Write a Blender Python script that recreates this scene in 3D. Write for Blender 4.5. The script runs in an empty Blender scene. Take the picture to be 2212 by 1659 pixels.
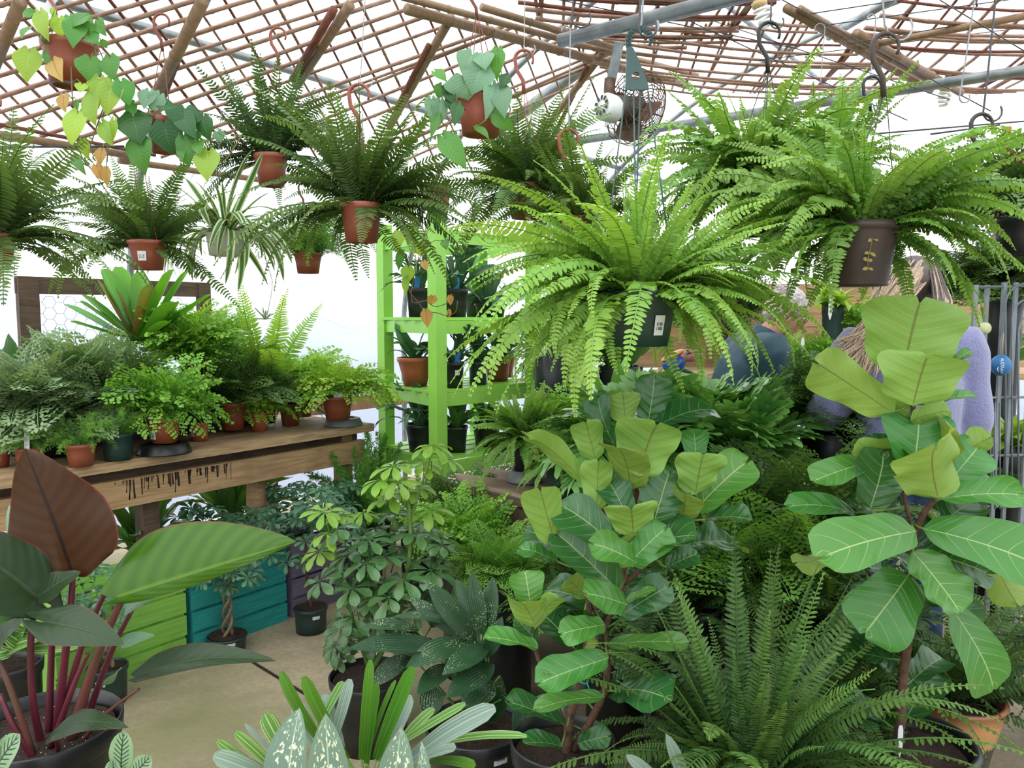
import bpy, math, random
import numpy as np
from mathutils import Vector, Matrix
random.seed(7); np.random.seed(7)
SC = bpy.context.scene
COL = SC.collection
PI = math.pi
R = math.radians
# ------------------------------------------------------------------ camera, daylight, exposure
F = 1700.0; CX, CY = 1106.0, 829.5
CAMZ = 1.55; PITCH = math.atan(150/1700)
cam = bpy.data.objects.new('camera', bpy.data.cameras.new('camera')); COL.objects.link(cam)
cam.data.sensor_width = 36; cam.data.lens = F/2212*36
cam.location = (0, 0, CAMZ); cam.rotation_euler = (PI/2 - PITCH, 0, 0)
cam.data.clip_start = 0.05
SC.camera = cam
world = bpy.data.worlds.new('overcast sky'); SC.world = world; world.use_nodes = True
wn = world.node_tree.nodes; wl = world.node_tree.links
wn['Background'].inputs['Color'].default_value = (0.96, 0.985, 1.0, 1)
wn['Background'].inputs['Strength'].default_value = 3.4
sun = bpy.data.objects.new('overcast_sun', bpy.data.lights.new('overcast_sun', 'SUN')); COL.objects.link(sun)
sun.data.energy = 2.2; sun.data.angle = R(60); sun.rotation_euler = (R(28), R(-18), R(-20)); sun.data.color = (1, .985, .95)
SC.view_settings.view_transform = 'Standard'; SC.view_settings.look = 'None'
SC.view_settings.gamma = 1; SC.view_settings.use_curve_mapping = False
SC.view_settings.exposure = -0.42
cy = SC.cycles
cy.max_bounces = 7; cy.diffuse_bounces = 3; cy.glossy_bounces = 2; cy.transmission_bounces = 4
cy.transparent_max_bounces = 8; cy.caustics_reflective = False; cy.caustics_refractive = False
cy.sample_clamp_indirect = 8
# ------------------------------------------------------------------ geometry helpers
def P(px, py, Y):
    """point of the place seen at a pixel of the photo, Y metres in front of the camera"""
    x = (px-CX)/F; y = (CY-py)/F
    c, s = math.cos(PITCH), math.sin(PITCH)
    d = Vector((x, c + y*s, -s + y*c))
    return Vector((0, 0, CAMZ)) + d*(Y/d.y)
def Pz(px, py, z):
    x = (px-CX)/F; y = (CY-py)/F
    c, s = math.cos(PITCH), math.sin(PITCH)
    d = Vector((x, c + y*s, -s + y*c))
    return Vector((0, 0, CAMZ)) + d*((z-CAMZ)/d.z)
def Ppl(px, py, p0, nn):
    a = P(px, py, 1.0); o = Vector((0, 0, CAMZ)); d = a-o
    return o + d*((p0-o).dot(nn)/d.dot(nn))
AX = Vector((0.606, 0.796, 0)); NV = Vector((-0.796, 0.606, 0))      # along the house, towards its long side wall
def W(u, v, z): 
    p = AX*u + NV*v
    return Vector((p.x, p.y, z))
class MB:
    def __init__(s): s.v = []; s.f = []; s.uv = []; s.n = 0
    def add(s, V, Fc, UV=None):
        V = np.asarray(V, float).reshape(-1, 3)
        s.v.append(V); s.f.extend([tuple(int(i)+s.n for i in f) for f in Fc])
        s.uv.append(np.zeros((len(V), 2)) if UV is None else np.asarray(UV, float)); s.n += len(V)
    def mesh(s, name, smooth=True, off=None):
        V = np.concatenate(s.v)
        if off is not None: V = V - np.array(off)
        UV = np.concatenate(s.uv)
        me = bpy.data.meshes.new(name)
        me.from_pydata(V.tolist(), [], s.f)
        li = np.empty(len(me.loops), np.int32); me.loops.foreach_get('vertex_index', li)
        ul = me.uv_layers.new(name='UVMap'); ul.data.foreach_set('uv', UV[li].astype(np.float32).ravel())
        if smooth: me.polygons.foreach_set('use_smooth', np.ones(len(me.polygons), bool))
        me.update()
        return me
    def box(s, c, d, ax=None, uvs=1.0):
        """box centred at c with half sizes d; ax = 3 unit axes"""
        A = [Vector((1,0,0)), Vector((0,1,0)), Vector((0,0,1))] if ax is None else ax
        c = Vector(c); vs = []; b = .12*min(d)
        for z in (-1, 1):
            for y in (-1, 1):
                for x in (-1, 1):
                    vs.append(c + A[0]*x*d[0] + A[1]*y*d[1] + A[2]*z*d[2])
        fs = [(0,2,3,1), (4,5,7,6), (0,1,5,4), (2,6,7,3), (0,4,6,2), (1,3,7,5)]
        for f in fs:                                # own verts per face keeps edges crisp
            q = [vs[i] for i in f]
            e = [(q[1]-q[0]).length*uvs, (q[3]-q[0]).length*uvs]
            s.add(q, [(0,1,2,3)], [(0,0), (e[0],0), (e[0],e[1]), (0,e[1])])
    def beam(s, a, b, w, h, up=Vector((0,0,1))):
        a = Vector(a); b = Vector(b); t = b-a; L = t.length; t = t/L
        x = t.cross(up); x.normalize(); y = x.cross(t)
        s.box((a+b)/2, (L/2, w/2, h/2), (t, x, y))
    def tube(s, pts, rad, n=8, cap=True, smooth=0, v0=0.0):
        pts = [np.array(p, float) for p in pts]
        rad = [rad]*len(pts) if np.isscalar(rad) else list(rad)
        if smooth: pts, rad = catmull(pts, rad, smooth)
        pts = np.array(pts); m = len(pts)
        T = np.gradient(pts, axis=0); T /= np.linalg.norm(T, axis=1)[:, None] + 1e-12
        ref = np.array([0, 0, 1.0]) if abs(T[0][2]) < .9 else np.array([1.0, 0, 0])
        X = np.cross(T[0], ref); X /= np.linalg.norm(X)
        V = []; UV = []; L = v0
        for i in range(m):
            X = X - T[i]*X.dot(T[i]); X /= np.linalg.norm(X); Yv = np.cross(T[i], X)
            if i: L += np.linalg.norm(pts[i]-pts[i-1])
            for k in range(n):
                a = 2*PI*k/n
                V.append(pts[i] + rad[i]*(math.cos(a)*X + math.sin(a)*Yv)); UV.append((k/n, L))
        Fc = [(i*n+k, i*n+(k+1) % n, (i+1)*n+(k+1) % n, (i+1)*n+k) for i in range(m-1) for k in range(n)]
        if cap: Fc += [tuple(range(n-1, -1, -1)), tuple((m-1)*n+k for k in range(n))]
        s.add(V, Fc, UV)
    def lathe(s, prof, c=(0,0,0), n=28, ax=None, ribs=0, sq=0):
        A = [Vector((1,0,0)), Vector((0,1,0)), Vector((0,0,1))] if ax is None else ax
        c = Vector(c); V = []; UV = []; L = 0
        for i, (r, z) in enumerate(prof):
            if i: L += math.hypot(r-prof[i-1][0], z-prof[i-1][1])
            for k in range(n):
                a = 2*PI*k/n
                rr = r*(1 + (ribs if k % 2 else 0))
                if sq:                               # rounded square section
                    e = 6; rr *= (abs(math.cos(a))**e + abs(math.sin(a))**e)**(-1/e)
                V.append(c + A[0]*rr*math.cos(a) + A[1]*rr*math.sin(a) + A[2]*z); UV.append((k/n, L))
        m = len(prof)
        Fc = [(i*n+k, i*n+(k+1) % n, (i+1)*n+(k+1) % n, (i+1)*n+k) for i in range(m-1) for k in range(n)]
        s.add(V, Fc, UV)
    def ellipsoid(s, c, r, n=16, m=10, rot=None):
        V = []
        for i in range(m+1):
            th = PI*i/m
            for k in range(n):
                a = 2*PI*k/n
                p = Vector((r[0]*math.sin(th)*math.cos(a), r[1]*math.sin(th)*math.sin(a), r[2]*math.cos(th)))
                if rot: p = rot @ p
                V.append(Vector(c)+p)
        Fc = [(i*n+k, (i+1)*n+k, (i+1)*n+(k+1) % n, i*n+(k+1) % n) for i in range(m) for k in range(n)]
        s.add(V, Fc, [(k/n, i/m) for i in range(m+1) for k in range(n)])
    def obj(s, name, mat, parent=None, smooth=True, off=None, **kw):
        if parent is not None and off is None: off = ORIG(parent)
        me = s.mesh(name, smooth, off)
        me.materials.append(mat)
        o = bpy.data.objects.new(name, me); COL.objects.link(o)
        if parent is not None: o.parent = parent
        elif off is not None: o.location = off
        for k, v in kw.items(): o[k] = v
        return o
def ORIG(o):
    p = Vector((0, 0, 0))
    while o is not None: p = p + o.location; o = o.parent
    return p
def catmull(pts, rad, k):
    P4 = [2*pts[0]-pts[1]] + pts + [2*pts[-1]-pts[-2]]
    R4 = [rad[0]] + rad + [rad[-1]]; o = []; r = []
    for i in range(1, len(P4)-2):
        a, b, c, d = P4[i-1:i+3]
        for j in range(k):
            t = j/k
            o.append(.5*((2*b) + (c-a)*t + (2*a-5*b+4*c-d)*t*t + (3*b-a-3*c+d)*t**3)); r.append(R4[i]*(1-t)+R4[i+1]*t)
    o.append(pts[-1]); r.append(rad[-1])
    return o, r
def thing(name, loc, label, cat, group=None):
    o = bpy.data.objects.new(name, None); COL.objects.link(o); o.location = loc; o.empty_display_size = .05
    o['label'] = label; o['category'] = cat
    if group: o['group'] = group

    return o
def tag(o, label, cat, group=None):
    o['label'] = label; o['category'] = cat
    if group: o['group'] = group
    return o
def inst(name, me, parent, M):
    o = bpy.data.objects.new(name, me); COL.objects.link(o); o.parent = parent; o.matrix_basis = M
    return o
# ------------------------------------------------------------------ materials
def lin(h):
    h = h.lstrip('#'); c = [int(h[i:i+2], 16)/255 for i in (0, 2, 4)]
    return tuple(x/12.92 if x <= .04045 else ((x+.055)/1.055)**2.4 for x in c) + (1,)
def newmat(name):
    m = bpy.data.materials.new(name); m.use_nodes = True
    nt = m.node_tree; nt.nodes.clear()
    out = nt.nodes.new('ShaderNodeOutputMaterial')
    return m, nt, out
def N(nt, t, **kw):
    n = nt.nodes.new(t)
    for k, v in kw.items():
        if k.startswith('i_'): n.inputs[k[2:].replace('_', ' ')].default_value = v
        else: setattr(n, k, v)
    return n
def mth(nt, op, a, b=None, c=None):
    n = nt.nodes.new('ShaderNodeMath'); n.operation = op
    for i, x in enumerate((a, b, c)):
        if x is None: continue
        if isinstance(x, (int, float)): n.inputs[i].default_value = x
        else: nt.links.new(x, n.inputs[i])
    return n.outputs[0]
def mixc(nt, f, a, b, bt='MIX'):
    n = nt.nodes.new('ShaderNodeMix'); n.data_type = 'RGBA'; n.blend_type = bt
    for s, x in ((n.inputs[0], f), (n.inputs[6], a), (n.inputs[7], b)):
        if isinstance(x, (int, float)): s.default_value = x
        elif isinstance(x, tuple): s.default_value = x
        else: nt.links.new(x, s)
    return n.outputs[2]
def ramp(nt, x, stops):
    n = nt.nodes.new('ShaderNodeValToRGB'); e = n.color_ramp.elements
    while len(e) < len(stops): e.new(.5)
    for i, (p, c) in enumerate(stops): e[i].position = p; e[i].color = c if isinstance(c, tuple) else (c, c, c, 1)
    nt.links.new(x, n.inputs[0]); return n.outputs[0]
def mat(name, col, col2=None, rough=.5, scale=20, bump=0.0, metal=0.0, stretch=(1,1,1), coord='Object', lo=.35, hi=.65, spec=.5, detail=4, sheen=0):
    m, nt, out = newmat(name); L = nt.links.new
    b = N(nt, 'ShaderNodeBsdfPrincipled'); L(b.outputs[0], out.inputs[0])
    b.inputs['Roughness'].default_value = rough; b.inputs['Metallic'].default_value = metal
    b.inputs['Specular IOR Level'].default_value = spec
    if sheen: b.inputs['Sheen Weight'].default_value = sheen; b.inputs['Sheen Roughness'].default_value = .6
    c1 = lin(col) if isinstance(col, str) else col
    if col2 is None and not bump: b.inputs['Base Color'].default_value = c1; return m
    tc = N(nt, 'ShaderNodeTexCoord'); mp = N(nt, 'ShaderNodeMapping'); mp.inputs['Scale'].default_value = stretch
    L(tc.outputs[coord], mp.inputs[0])
    no = N(nt, 'ShaderNodeTexNoise', i_Scale=scale, i_Detail=detail); L(mp.outputs[0], no.inputs[0])
    if col2 is not None:
        c2 = lin(col2) if isinstance(col2, str) else col2
        L(ramp(nt, no.outputs[0], [(lo, c1), (hi, c2)]), b.inputs['Base Color'])
    else: b.inputs['Base Color'].default_value = c1
    if bump:
        bp = N(nt, 'ShaderNodeBump', i_Strength=bump, i_Distance=.01); L(no.outputs[0], bp.inputs['Height']); L(bp.outputs[0], b.inputs['Normal'])
    return m
def foliage(name, base, tip=None, under=None, rough=.45, tr=.32, var=.25, spec=.4, kind=None, vein=None, spots=None, trc=None, hue=.02, backvein=None):
    """leaf: two sided, lets light through; base->tip along the leaf; optional veins / stripes / speckles in leaf space"""
    m, nt, out = newmat(name); L = nt.links.new
    uvn = N(nt, 'ShaderNodeUVMap'); sp = N(nt, 'ShaderNodeSeparateXYZ'); L(uvn.outputs[0], sp.inputs[0])
    u, v = sp.outputs[0], sp.outputs[1]
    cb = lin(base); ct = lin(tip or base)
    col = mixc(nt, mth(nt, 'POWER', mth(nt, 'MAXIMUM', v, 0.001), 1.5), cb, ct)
    h = None
    if kind == 'fig':          # pale midrib, six pairs of curved side veins, fine net between
        au = mth(nt, 'ABSOLUTE', mth(nt, 'SUBTRACT', mth(nt, 'MULTIPLY', u, 2), 1))
        mid = ramp(nt, au, [(0.014, 1.0), (0.034, 0.0)])
        s_ = mth(nt, 'SUBTRACT', v, mth(nt, 'MULTIPLY', mth(nt, 'POWER', au, 1.25), .24))
        fr = mth(nt, 'FRACT', mth(nt, 'ADD', mth(nt, 'MULTIPLY', s_, 5.6), .42))
        side = ramp(nt, mth(nt, 'ABSOLUTE', mth(nt, 'SUBTRACT', fr, .5)), [(0.012, .75), (0.034, 0.0)])
        vm = mth(nt, 'MAXIMUM', mid, mth(nt, 'MULTIPLY', side, mth(nt, 'SUBTRACT', 1.05, mth(nt, 'MULTIPLY', au, .7))))
        quilt = mth(nt, 'SINE', mth(nt, 'MULTIPLY', fr, PI))
        h = mth(nt, 'SUBTRACT', mth(nt, 'MULTIPLY', quilt, .6), vm)
        top = mixc(nt, vm, col, lin(vein or '#b7c77a'))
        back = mixc(nt, mth(nt, 'MULTIPLY', side, .5), lin(under or '#8fa653'), lin('#b5c27a')); back = mixc(nt, mth(nt, 'MULTIPLY', mid, .8), back, lin('#6f6a38'))
        geo = N(nt, 'ShaderNodeNewGeometry')
        col = mixc(nt, geo.outputs['Backfacing'], top, back)
    elif kind == 'rib':        # faint midrib + feathered side veins (philodendron)
        au = mth(nt, 'ABSOLUTE', mth(nt, 'SUBTRACT', mth(nt, 'MULTIPLY', u, 2), 1))
        mid = ramp(nt, au, [(0.02, 1.0), (0.07, 0.0)])
        s_ = mth(nt, 'SUBTRACT', v, mth(nt, 'MULTIPLY', au, .22))
        w_ = mth(nt, 'SINE', mth(nt, 'MULTIPLY', s_, 62))
        col = mixc(nt, mth(nt, 'MULTIPLY', mth(nt, 'ADD', w_, 1), .10), col, lin(vein or '#9fb56a'))
        edge = ramp(nt, au, [(0.955, 0.0), (0.985, 1.0)])
        top = mixc(nt, mid, col, lin(vein or '#9fb56a'))
        if spots: top = mixc(nt, edge, top, lin(spots))
        h = mth(nt, 'ADD', mth(nt, 'MULTIPLY', w_, .12), mth(nt, 'MULTIPLY', mid, -.8))
        if under:
            geo = N(nt, 'ShaderNodeNewGeometry'); col = mixc(nt, geo.outputs['Backfacing'], top, mixc(nt, edge, mixc(nt, mid, mixc(nt, mth(nt, 'MULTIPLY', mth(nt, 'ADD', w_, 1), .16), lin(under), lin(backvein or under)), lin(backvein or vein or under)), lin(spots or under)))
        else: col = top
    elif kind == 'stripe':     # pale lengthwise stripes
        w_ = mth(nt, 'SINE', mth(nt, 'MULTIPLY', u, 44))
        w2 = mth(nt, 'SINE', mth(nt, 'MULTIPLY', u, 17))
        k_ = ramp(nt, mth(nt, 'ADD', mth(nt, 'MULTIPLY', w_, .5), mth(nt, 'MULTIPLY', w2, .5)), [(.35, 0.0), (.6, .85)])
        col = mixc(nt, k_, col, lin(vein)); h = w_
    elif kind == 'edge':       # pale centre or margins (spider plant)
        au = mth(nt, 'ABSOLUTE', mth(nt, 'SUBTRACT', mth(nt, 'MULTIPLY', u, 2), 1))
        col = mixc(nt, ramp(nt, au, [(.45, 0.0), (.6, 1.0)]), col, lin(vein))
    elif kind in ('speck', 'blotch', 'feather'):
        au = mth(nt, 'SUBTRACT', mth(nt, 'MULTIPLY', u, 2), 1)
        tc = N(nt, 'ShaderNodeTexCoord'); oi = N(nt, 'ShaderNodeObjectInfo')
        if kind == 'speck':
            no = N(nt, 'ShaderNodeTexVoronoi', i_Scale=200.0); L(tc.outputs['Object'], no.inputs[0])
            no2 = N(nt, 'ShaderNodeTexNoise', i_Scale=14.0); L(tc.outputs['Object'], no2.inputs[0])
            thr = mth(nt, 'MULTIPLY', ramp(nt, no2.outputs[0], [(.42, 0.0), (.62, 1.0)]), .27)
            k_ = mth(nt, 'LESS_THAN', no.outputs['Distance'], thr)
            h = mth(nt, 'SINE', mth(nt, 'MULTIPLY', u, 60))
        elif kind == 'blotch':
            mp = N(nt, 'ShaderNodeMapping'); mp.inputs['Scale'].default_value = (1.2, 1.5, 1); L(uvn.outputs[0], mp.inputs[0])
            no = N(nt, 'ShaderNodeTexNoise', i_Scale=13.0, i_Detail=2.0); L(mp.outputs[0], no.inputs[0])
            L(oi.outputs['Random'], mp.inputs['Location'])
            k_ = mth(nt, 'MULTIPLY', ramp(nt, no.outputs[0], [(.585, 0.0), (.61, 1.0)]), ramp(nt, mth(nt, 'ABSOLUTE', au), [(.62, 1.0), (.8, 0.0)]))
            k_ = mth(nt, 'MAXIMUM', k_, mth(nt, 'MULTIPLY', ramp(nt, mth(nt, 'ABSOLUTE', au), [(.02, 1.0), (.05, 0.0)]), .5))
        else:                  # prayer plant: dark feathering on pale ground
            s_ = mth(nt, 'SUBTRACT', v, mth(nt, 'MULTIPLY', mth(nt, 'ABSOLUTE', au), .25))
            k_ = mth(nt, 'MULTIPLY', ramp(nt, mth(nt, 'SINE', mth(nt, 'MULTIPLY', s_, 60)), [(.45, 0.0), (.7, 1.0)]), ramp(nt, mth(nt, 'ABSOLUTE', au), [(.55, 1.0), (.7, 0.0)]))
            k_ = mth(nt, 'MAXIMUM', k_, ramp(nt, mth(nt, 'ABSOLUTE', au), [(.04, 1.0), (.08, 0.0)]))
        col = mixc(nt, k_, col, lin(vein))
        if under:
            geo = N(nt, 'ShaderNodeNewGeometry'); col = mixc(nt, geo.outputs['Backfacing'], col, lin(under))
    oi = N(nt, 'ShaderNodeObjectInfo'); at = N(nt, 'ShaderNodeAttribute', attribute_name='rnd')
    rn = mth(nt, 'FRACT', mth(nt, 'ADD', oi.outputs['Random'], at.outputs['Fac']))
    hs = N(nt, 'ShaderNodeHueSaturation'); L(col, hs.inputs['Color'])
    L(mth(nt, 'ADD', 1-var/2, mth(nt, 'MULTIPLY', rn, var)), hs.inputs['Value'])
    L(mth(nt, 'ADD', .5-hue/2, mth(nt, 'MULTIPLY', mth(nt, 'FRACT', mth(nt, 'MULTIPLY', rn, 7.3)), hue)), hs.inputs['Hue'])
    col = hs.outputs[0]
    b = N(nt, 'ShaderNodeBsdfPrincipled', i_Roughness=rough); b.inputs['Specular IOR Level'].default_value = spec; L(col, b.inputs['Base Color'])
    t = N(nt, 'ShaderNodeBsdfTranslucent')
    L(mixc(nt, 1.0, col, lin(trc) if trc else (1.25, 1.15, .6, 1), 'MULTIPLY'), t.inputs[0])
    if h is not None:
        bp = N(nt, 'ShaderNodeBump', i_Strength=.35, i_Distance=.004); L(h, bp.inputs['Height']); L(bp.outputs[0], b.inputs['Normal'])
    mx = N(nt, 'ShaderNodeMixShader'); mx.inputs[0].default_value = tr
    L(b.outputs[0], mx.inputs[1]); L(t.outputs[0], mx.inputs[2]); L(mx.outputs[0], out.inputs[0])
    return m
M = {}
M['terra'] = mat('terracotta plastic', '#97503a', '#8a4632', .42, 6)
M['terra2'] = mat('orange terracotta plastic', '#b0623f', '#a2583a', .4, 6)
M['black'] = mat('black plastic', '#17191a', '#222426', .35, 9)
M['dgreen'] = mat('dark green plastic', '#1d3632', '#243d38', .4, 7)
M['brown'] = mat('brown plastic', '#41332c', '#382b25', .45, 7)
M['white'] = mat('white plastic', '#dfe1db', '#d2d4cd', .4, 8)
M['grey'] = mat('grey plastic', '#6d7274', '#5d6264', .5, 14)
M['soil'] = mat('potting soil', '#1c120c', '#3a281c', .95, 90, .8)
M['paper'] = mat('sticker paper', '#e3e5e8', None, .5)
M['ink'] = mat('printed ink', '#3b4048', None, .6)
M['teal_tag'] = mat('teal print', '#2f8f88', None, .5)
M['blue_tag'] = mat('blue print', '#2574a8', None, .5)
M['steel'] = mat('galvanised steel', '#9aa09f', '#7d8384', .38, 12, metal=.6)
M['wire'] = mat('dark wire', '#4b4a4d', None, .4, metal=.5)
M['bamboo'] = mat('bamboo', '#9a7c5c', '#84684d', .5, 3, .2, stretch=(1, 12, 1), coord='UV')
M['rod'] = mat('split bamboo rods', '#b08e78', '#8f6a58', .55, 3, .15, stretch=(1, 6, 1), coord='UV')
M['reddish'] = mat('stained bamboo', '#8a4a32', '#5f3424', .6, 3, .15, stretch=(1, 6, 1), coord='UV')
M['lime'] = mat('lime green paint', '#9bd858', '#92d050', .42, 5, .06)
M['stake'] = mat('label white', '#e8e9ec', None, .5)
M['stem'] = mat('green stem', '#5d7f35', '#6d8a3e', .5, 30)
M['bark'] = mat('brown bark', '#6a4a3a', '#48352a', .85, 60, .6)
M['vine'] = mat('vine stem', '#7d5a3a', '#6a6a35', .6, 20)
M['dkstem'] = mat('wiry dark stem', '#2f2418', None, .6)
# foliage materials
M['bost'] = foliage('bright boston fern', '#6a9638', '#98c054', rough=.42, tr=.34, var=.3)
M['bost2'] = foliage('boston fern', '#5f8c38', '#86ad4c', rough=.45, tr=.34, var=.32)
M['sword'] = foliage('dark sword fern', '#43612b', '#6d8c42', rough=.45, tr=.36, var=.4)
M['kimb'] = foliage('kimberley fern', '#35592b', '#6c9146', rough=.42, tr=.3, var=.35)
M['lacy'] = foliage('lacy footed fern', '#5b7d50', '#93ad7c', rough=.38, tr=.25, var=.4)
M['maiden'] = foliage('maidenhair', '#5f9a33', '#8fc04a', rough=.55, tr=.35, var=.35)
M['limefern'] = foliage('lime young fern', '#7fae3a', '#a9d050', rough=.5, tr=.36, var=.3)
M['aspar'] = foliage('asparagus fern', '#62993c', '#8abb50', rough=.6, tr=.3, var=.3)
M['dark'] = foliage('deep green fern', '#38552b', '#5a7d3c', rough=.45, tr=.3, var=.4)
M['fig'] = foliage('fiddle leaf', '#427d30', '#4f8a3a', under='#869a50', rough=.3, tr=.26, var=.22, spec=.5, kind='fig', vein='#a3bd78', hue=.03)
M['figdark'] = foliage('older fiddle leaf', '#285a2a', '#31652f', under='#7f9a45', rough=.25, tr=.2, var=.2, spec=.55, kind='fig', vein='#8aa567')
M['figyoung'] = foliage('young fiddle leaf', '#86a83f', '#93b348', under='#83a64e', rough=.38, tr=.34, var=.14, spec=.4, kind='fig', vein='#6f7a35')
M['heart'] = foliage('heartleaf', '#4e8a38', '#578f3c', rough=.32, tr=.3, var=.35, kind='rib', vein='#5f9042')
M['heartdk'] = foliage('dark heartleaf', '#2c5c2a', '#33642e', rough=.3, tr=.26, var=.25, kind='rib', vein='#3f6f42')
M['heartlime'] = foliage('lime heartleaf', '#93bb45', '#a3c34c', rough=.35, tr=.38, var=.3, kind='rib', vein='#a2c455')
M['heartsil'] = foliage('silver heartleaf', '#6d9674', '#7ea282', rough=.35, tr=.26, var=.25, kind='rib', vein='#7fa683', under='#7fa070')
M['heartgold'] = foliage('copper heartleaf', '#c09a55', '#c9a764', rough=.4, tr=.35, var=.3, kind='rib', vein='#a5713f')
M['congo'] = foliage('bronze philodendron', '#263d22', '#2c4525', rough=.36, tr=.2, var=.1, spec=.35, kind='rib', vein='#3a4a2a', spots='#6b2f2a', under='#472a14', trc='#b86a22', hue=.01, backvein='#26150e')
M['congogreen'] = foliage('green philodendron', '#37592a', '#41682c', rough=.3, tr=.4, var=.06, spec=.4, kind='rib', vein='#6a7a2c', spots='#7a4a35', under='#416c14', trc='#a4cc20', hue=.01, backvein='#6a8a28')
M['scheff'] = foliage('umbrella leaf', '#4a7040', '#557d48', rough=.28, tr=.2, var=.35, spec=.5)
M['scheffy'] = foliage('young umbrella leaf', '#7da53c', '#8db444', rough=.32, tr=.34, var=.25, spec=.45)
M['scheffd'] = foliage('dwarf umbrella leaf', '#3f6c4b', '#4b7a55', rough=.3, tr=.18, var=.35, spec=.5)
M['brom'] = foliage('bromeliad', '#4c8a2c', '#6aa835', rough=.28, tr=.34, var=.2, spec=.5)
M['bromred'] = foliage('bromeliad heart', '#7a4a2a', '#7d8a3a', rough=.3, tr=.3, var=.3)
M['stag'] = foliage('staghorn', '#3c5f43', '#4d7450', rough=.4, tr=.2, var=.35)
M['kang'] = foliage('kangaroo fern', '#548a40', '#7db058', rough=.28, tr=.22, var=.4, spec=.5)
M['spider'] = foliage('spider plant', '#4a7434', '#4f7a38', rough=.4, tr=.2, var=.25, kind='edge', vein='#cfdcae')
M['peace'] = foliage('broad dark leaf', '#3d6a3c', '#47763f', rough=.28, tr=.25, var=.3, kind='rib', vein='#5b8a4c')
M['aspi'] = foliage('speckled strap leaf', '#274a2c', '#2f5632', rough=.3, tr=.16, var=.3, spec=.5, kind='speck', vein='#c9d3a5')
M['rhap'] = foliage('silvery striped leaf', '#788f86', '#869a8f', rough=.35, tr=.22, var=.25, kind='stripe', vein='#9fb394', hue=.03)
M['rhapg'] = foliage('upright green blade', '#3f7020', '#548a26', rough=.3, tr=.34, var=.25, kind='stripe', vein='#5d9030')
M['rhaps'] = foliage('green and cream blade', '#5f8f3f', '#6a9a45', rough=.35, tr=.3, var=.2, kind='stripe', vein='#c5d69a')
M['aglao'] = foliage('blotched aglaonema', '#6f877b', '#78927d', rough=.35, tr=.2, var=.1, kind='blotch', vein='#dfe8c8')
M['calath'] = foliage('prayer plant', '#8fae88', '#8fae88', rough=.38, tr=.22, var=.1, kind='feather', vein='#2f4a38')
M['yellow'] = foliage('yellow variegated leaf', '#c5cf3a', '#d0d84a', rough=.35, tr=.35, var=.2)
M['foxt'] = foliage('foxtail fern', '#4d8a35', '#74ab45', rough=.6, tr=.3, var=.25)
M['fade'] = foliage('faded frond', '#9a8f4a', '#b0a35a', rough=.6, tr=.3, var=.3)
# ------------------------------------------------------------------ the house: floor, film walls, pipes
def floor_mat():
    m, nt, out = newmat('worn concrete'); L = nt.links.new
    b = N(nt, 'ShaderNodeBsdfPrincipled', i_Roughness=.75); L(b.outputs[0], out.inputs[0])
    tc = N(nt, 'ShaderNodeTexCoord')
    n1 = N(nt, 'ShaderNodeTexNoise', i_Scale=1.3, i_Detail=5.0); L(tc.outputs['Object'], n1.inputs[0])
    n2 = N(nt, 'ShaderNodeTexNoise', i_Scale=40.0, i_Detail=6.0); L(tc.outputs['Object'], n2.inputs[0])
    n3 = N(nt, 'ShaderNodeTexNoise', i_Scale=5.0, i_Detail=6.0); L(tc.outputs['Object'], n3.inputs[0])
    c = mixc(nt, ramp(nt, n1.outputs[0], [(.40, 0.0), (.62, 1.0)]), lin('#b3a287'), lin('#8a865f'))
    c = mixc(nt, ramp(nt, n3.outputs[0], [(.5, 0.0), (.75, .5)]), c, lin('#6f7148'))
    c = mixc(nt, ramp(nt, n2.outputs[0], [(.35, .35), (.6, 0.0)]), c, lin('#7d705c'))
    L(c, b.inputs['Base Color'])
    bp = N(nt, 'ShaderNodeBump', i_Strength=.15, i_Distance=.01); L(n2.outputs[0], bp.inputs['Height']); L(bp.outputs[0], b.inputs['Normal'])
    return m
def film_mat():
    m, nt, out = newmat('milky greenhouse film'); L = nt.links.new
    d = N(nt, 'ShaderNodeBsdfTranslucent'); d.inputs[0].default_value = (.92, .95, .99, 1)
    r = N(nt, 'ShaderNodeBsdfDiffuse'); r.inputs[0].default_value = (.9, .92, .95, 1)
    t = N(nt, 'ShaderNodeBsdfTransparent'); t.inputs[0].default_value = (.97, .985, 1, 1)
    a = N(nt, 'ShaderNodeMixShader'); a.inputs[0].default_value = .25; L(d.outputs[0], a.inputs[1]); L(r.outputs[0], a.inputs[2])
    b = N(nt, 'ShaderNodeMixShader'); b.inputs[0].default_value = .42; L(t.outputs[0], b.inputs[1]); L(a.outputs[0], b.inputs[2])
    L(b.outputs[0], out.inputs[0]); return m
M['floor'] = floor_mat(); M['film'] = film_mat()
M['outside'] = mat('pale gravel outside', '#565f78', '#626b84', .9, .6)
U0, U1 = -4.5, 10.0
def struct(o): o['kind'] = 'structure'; return o
b = MB(); b.box((W((U0+U1)/2, 0, -.05)), ((U1-U0)/2, 5.4, .05), (AX, NV, Vector((0,0,1)))); struct(b.obj('floor', M['floor'], smooth=False))
b = MB(); b.box((0, 0, -.2), (60, 60, .08)); struct(b.obj('ground', M['outside'], smooth=False))
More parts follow.
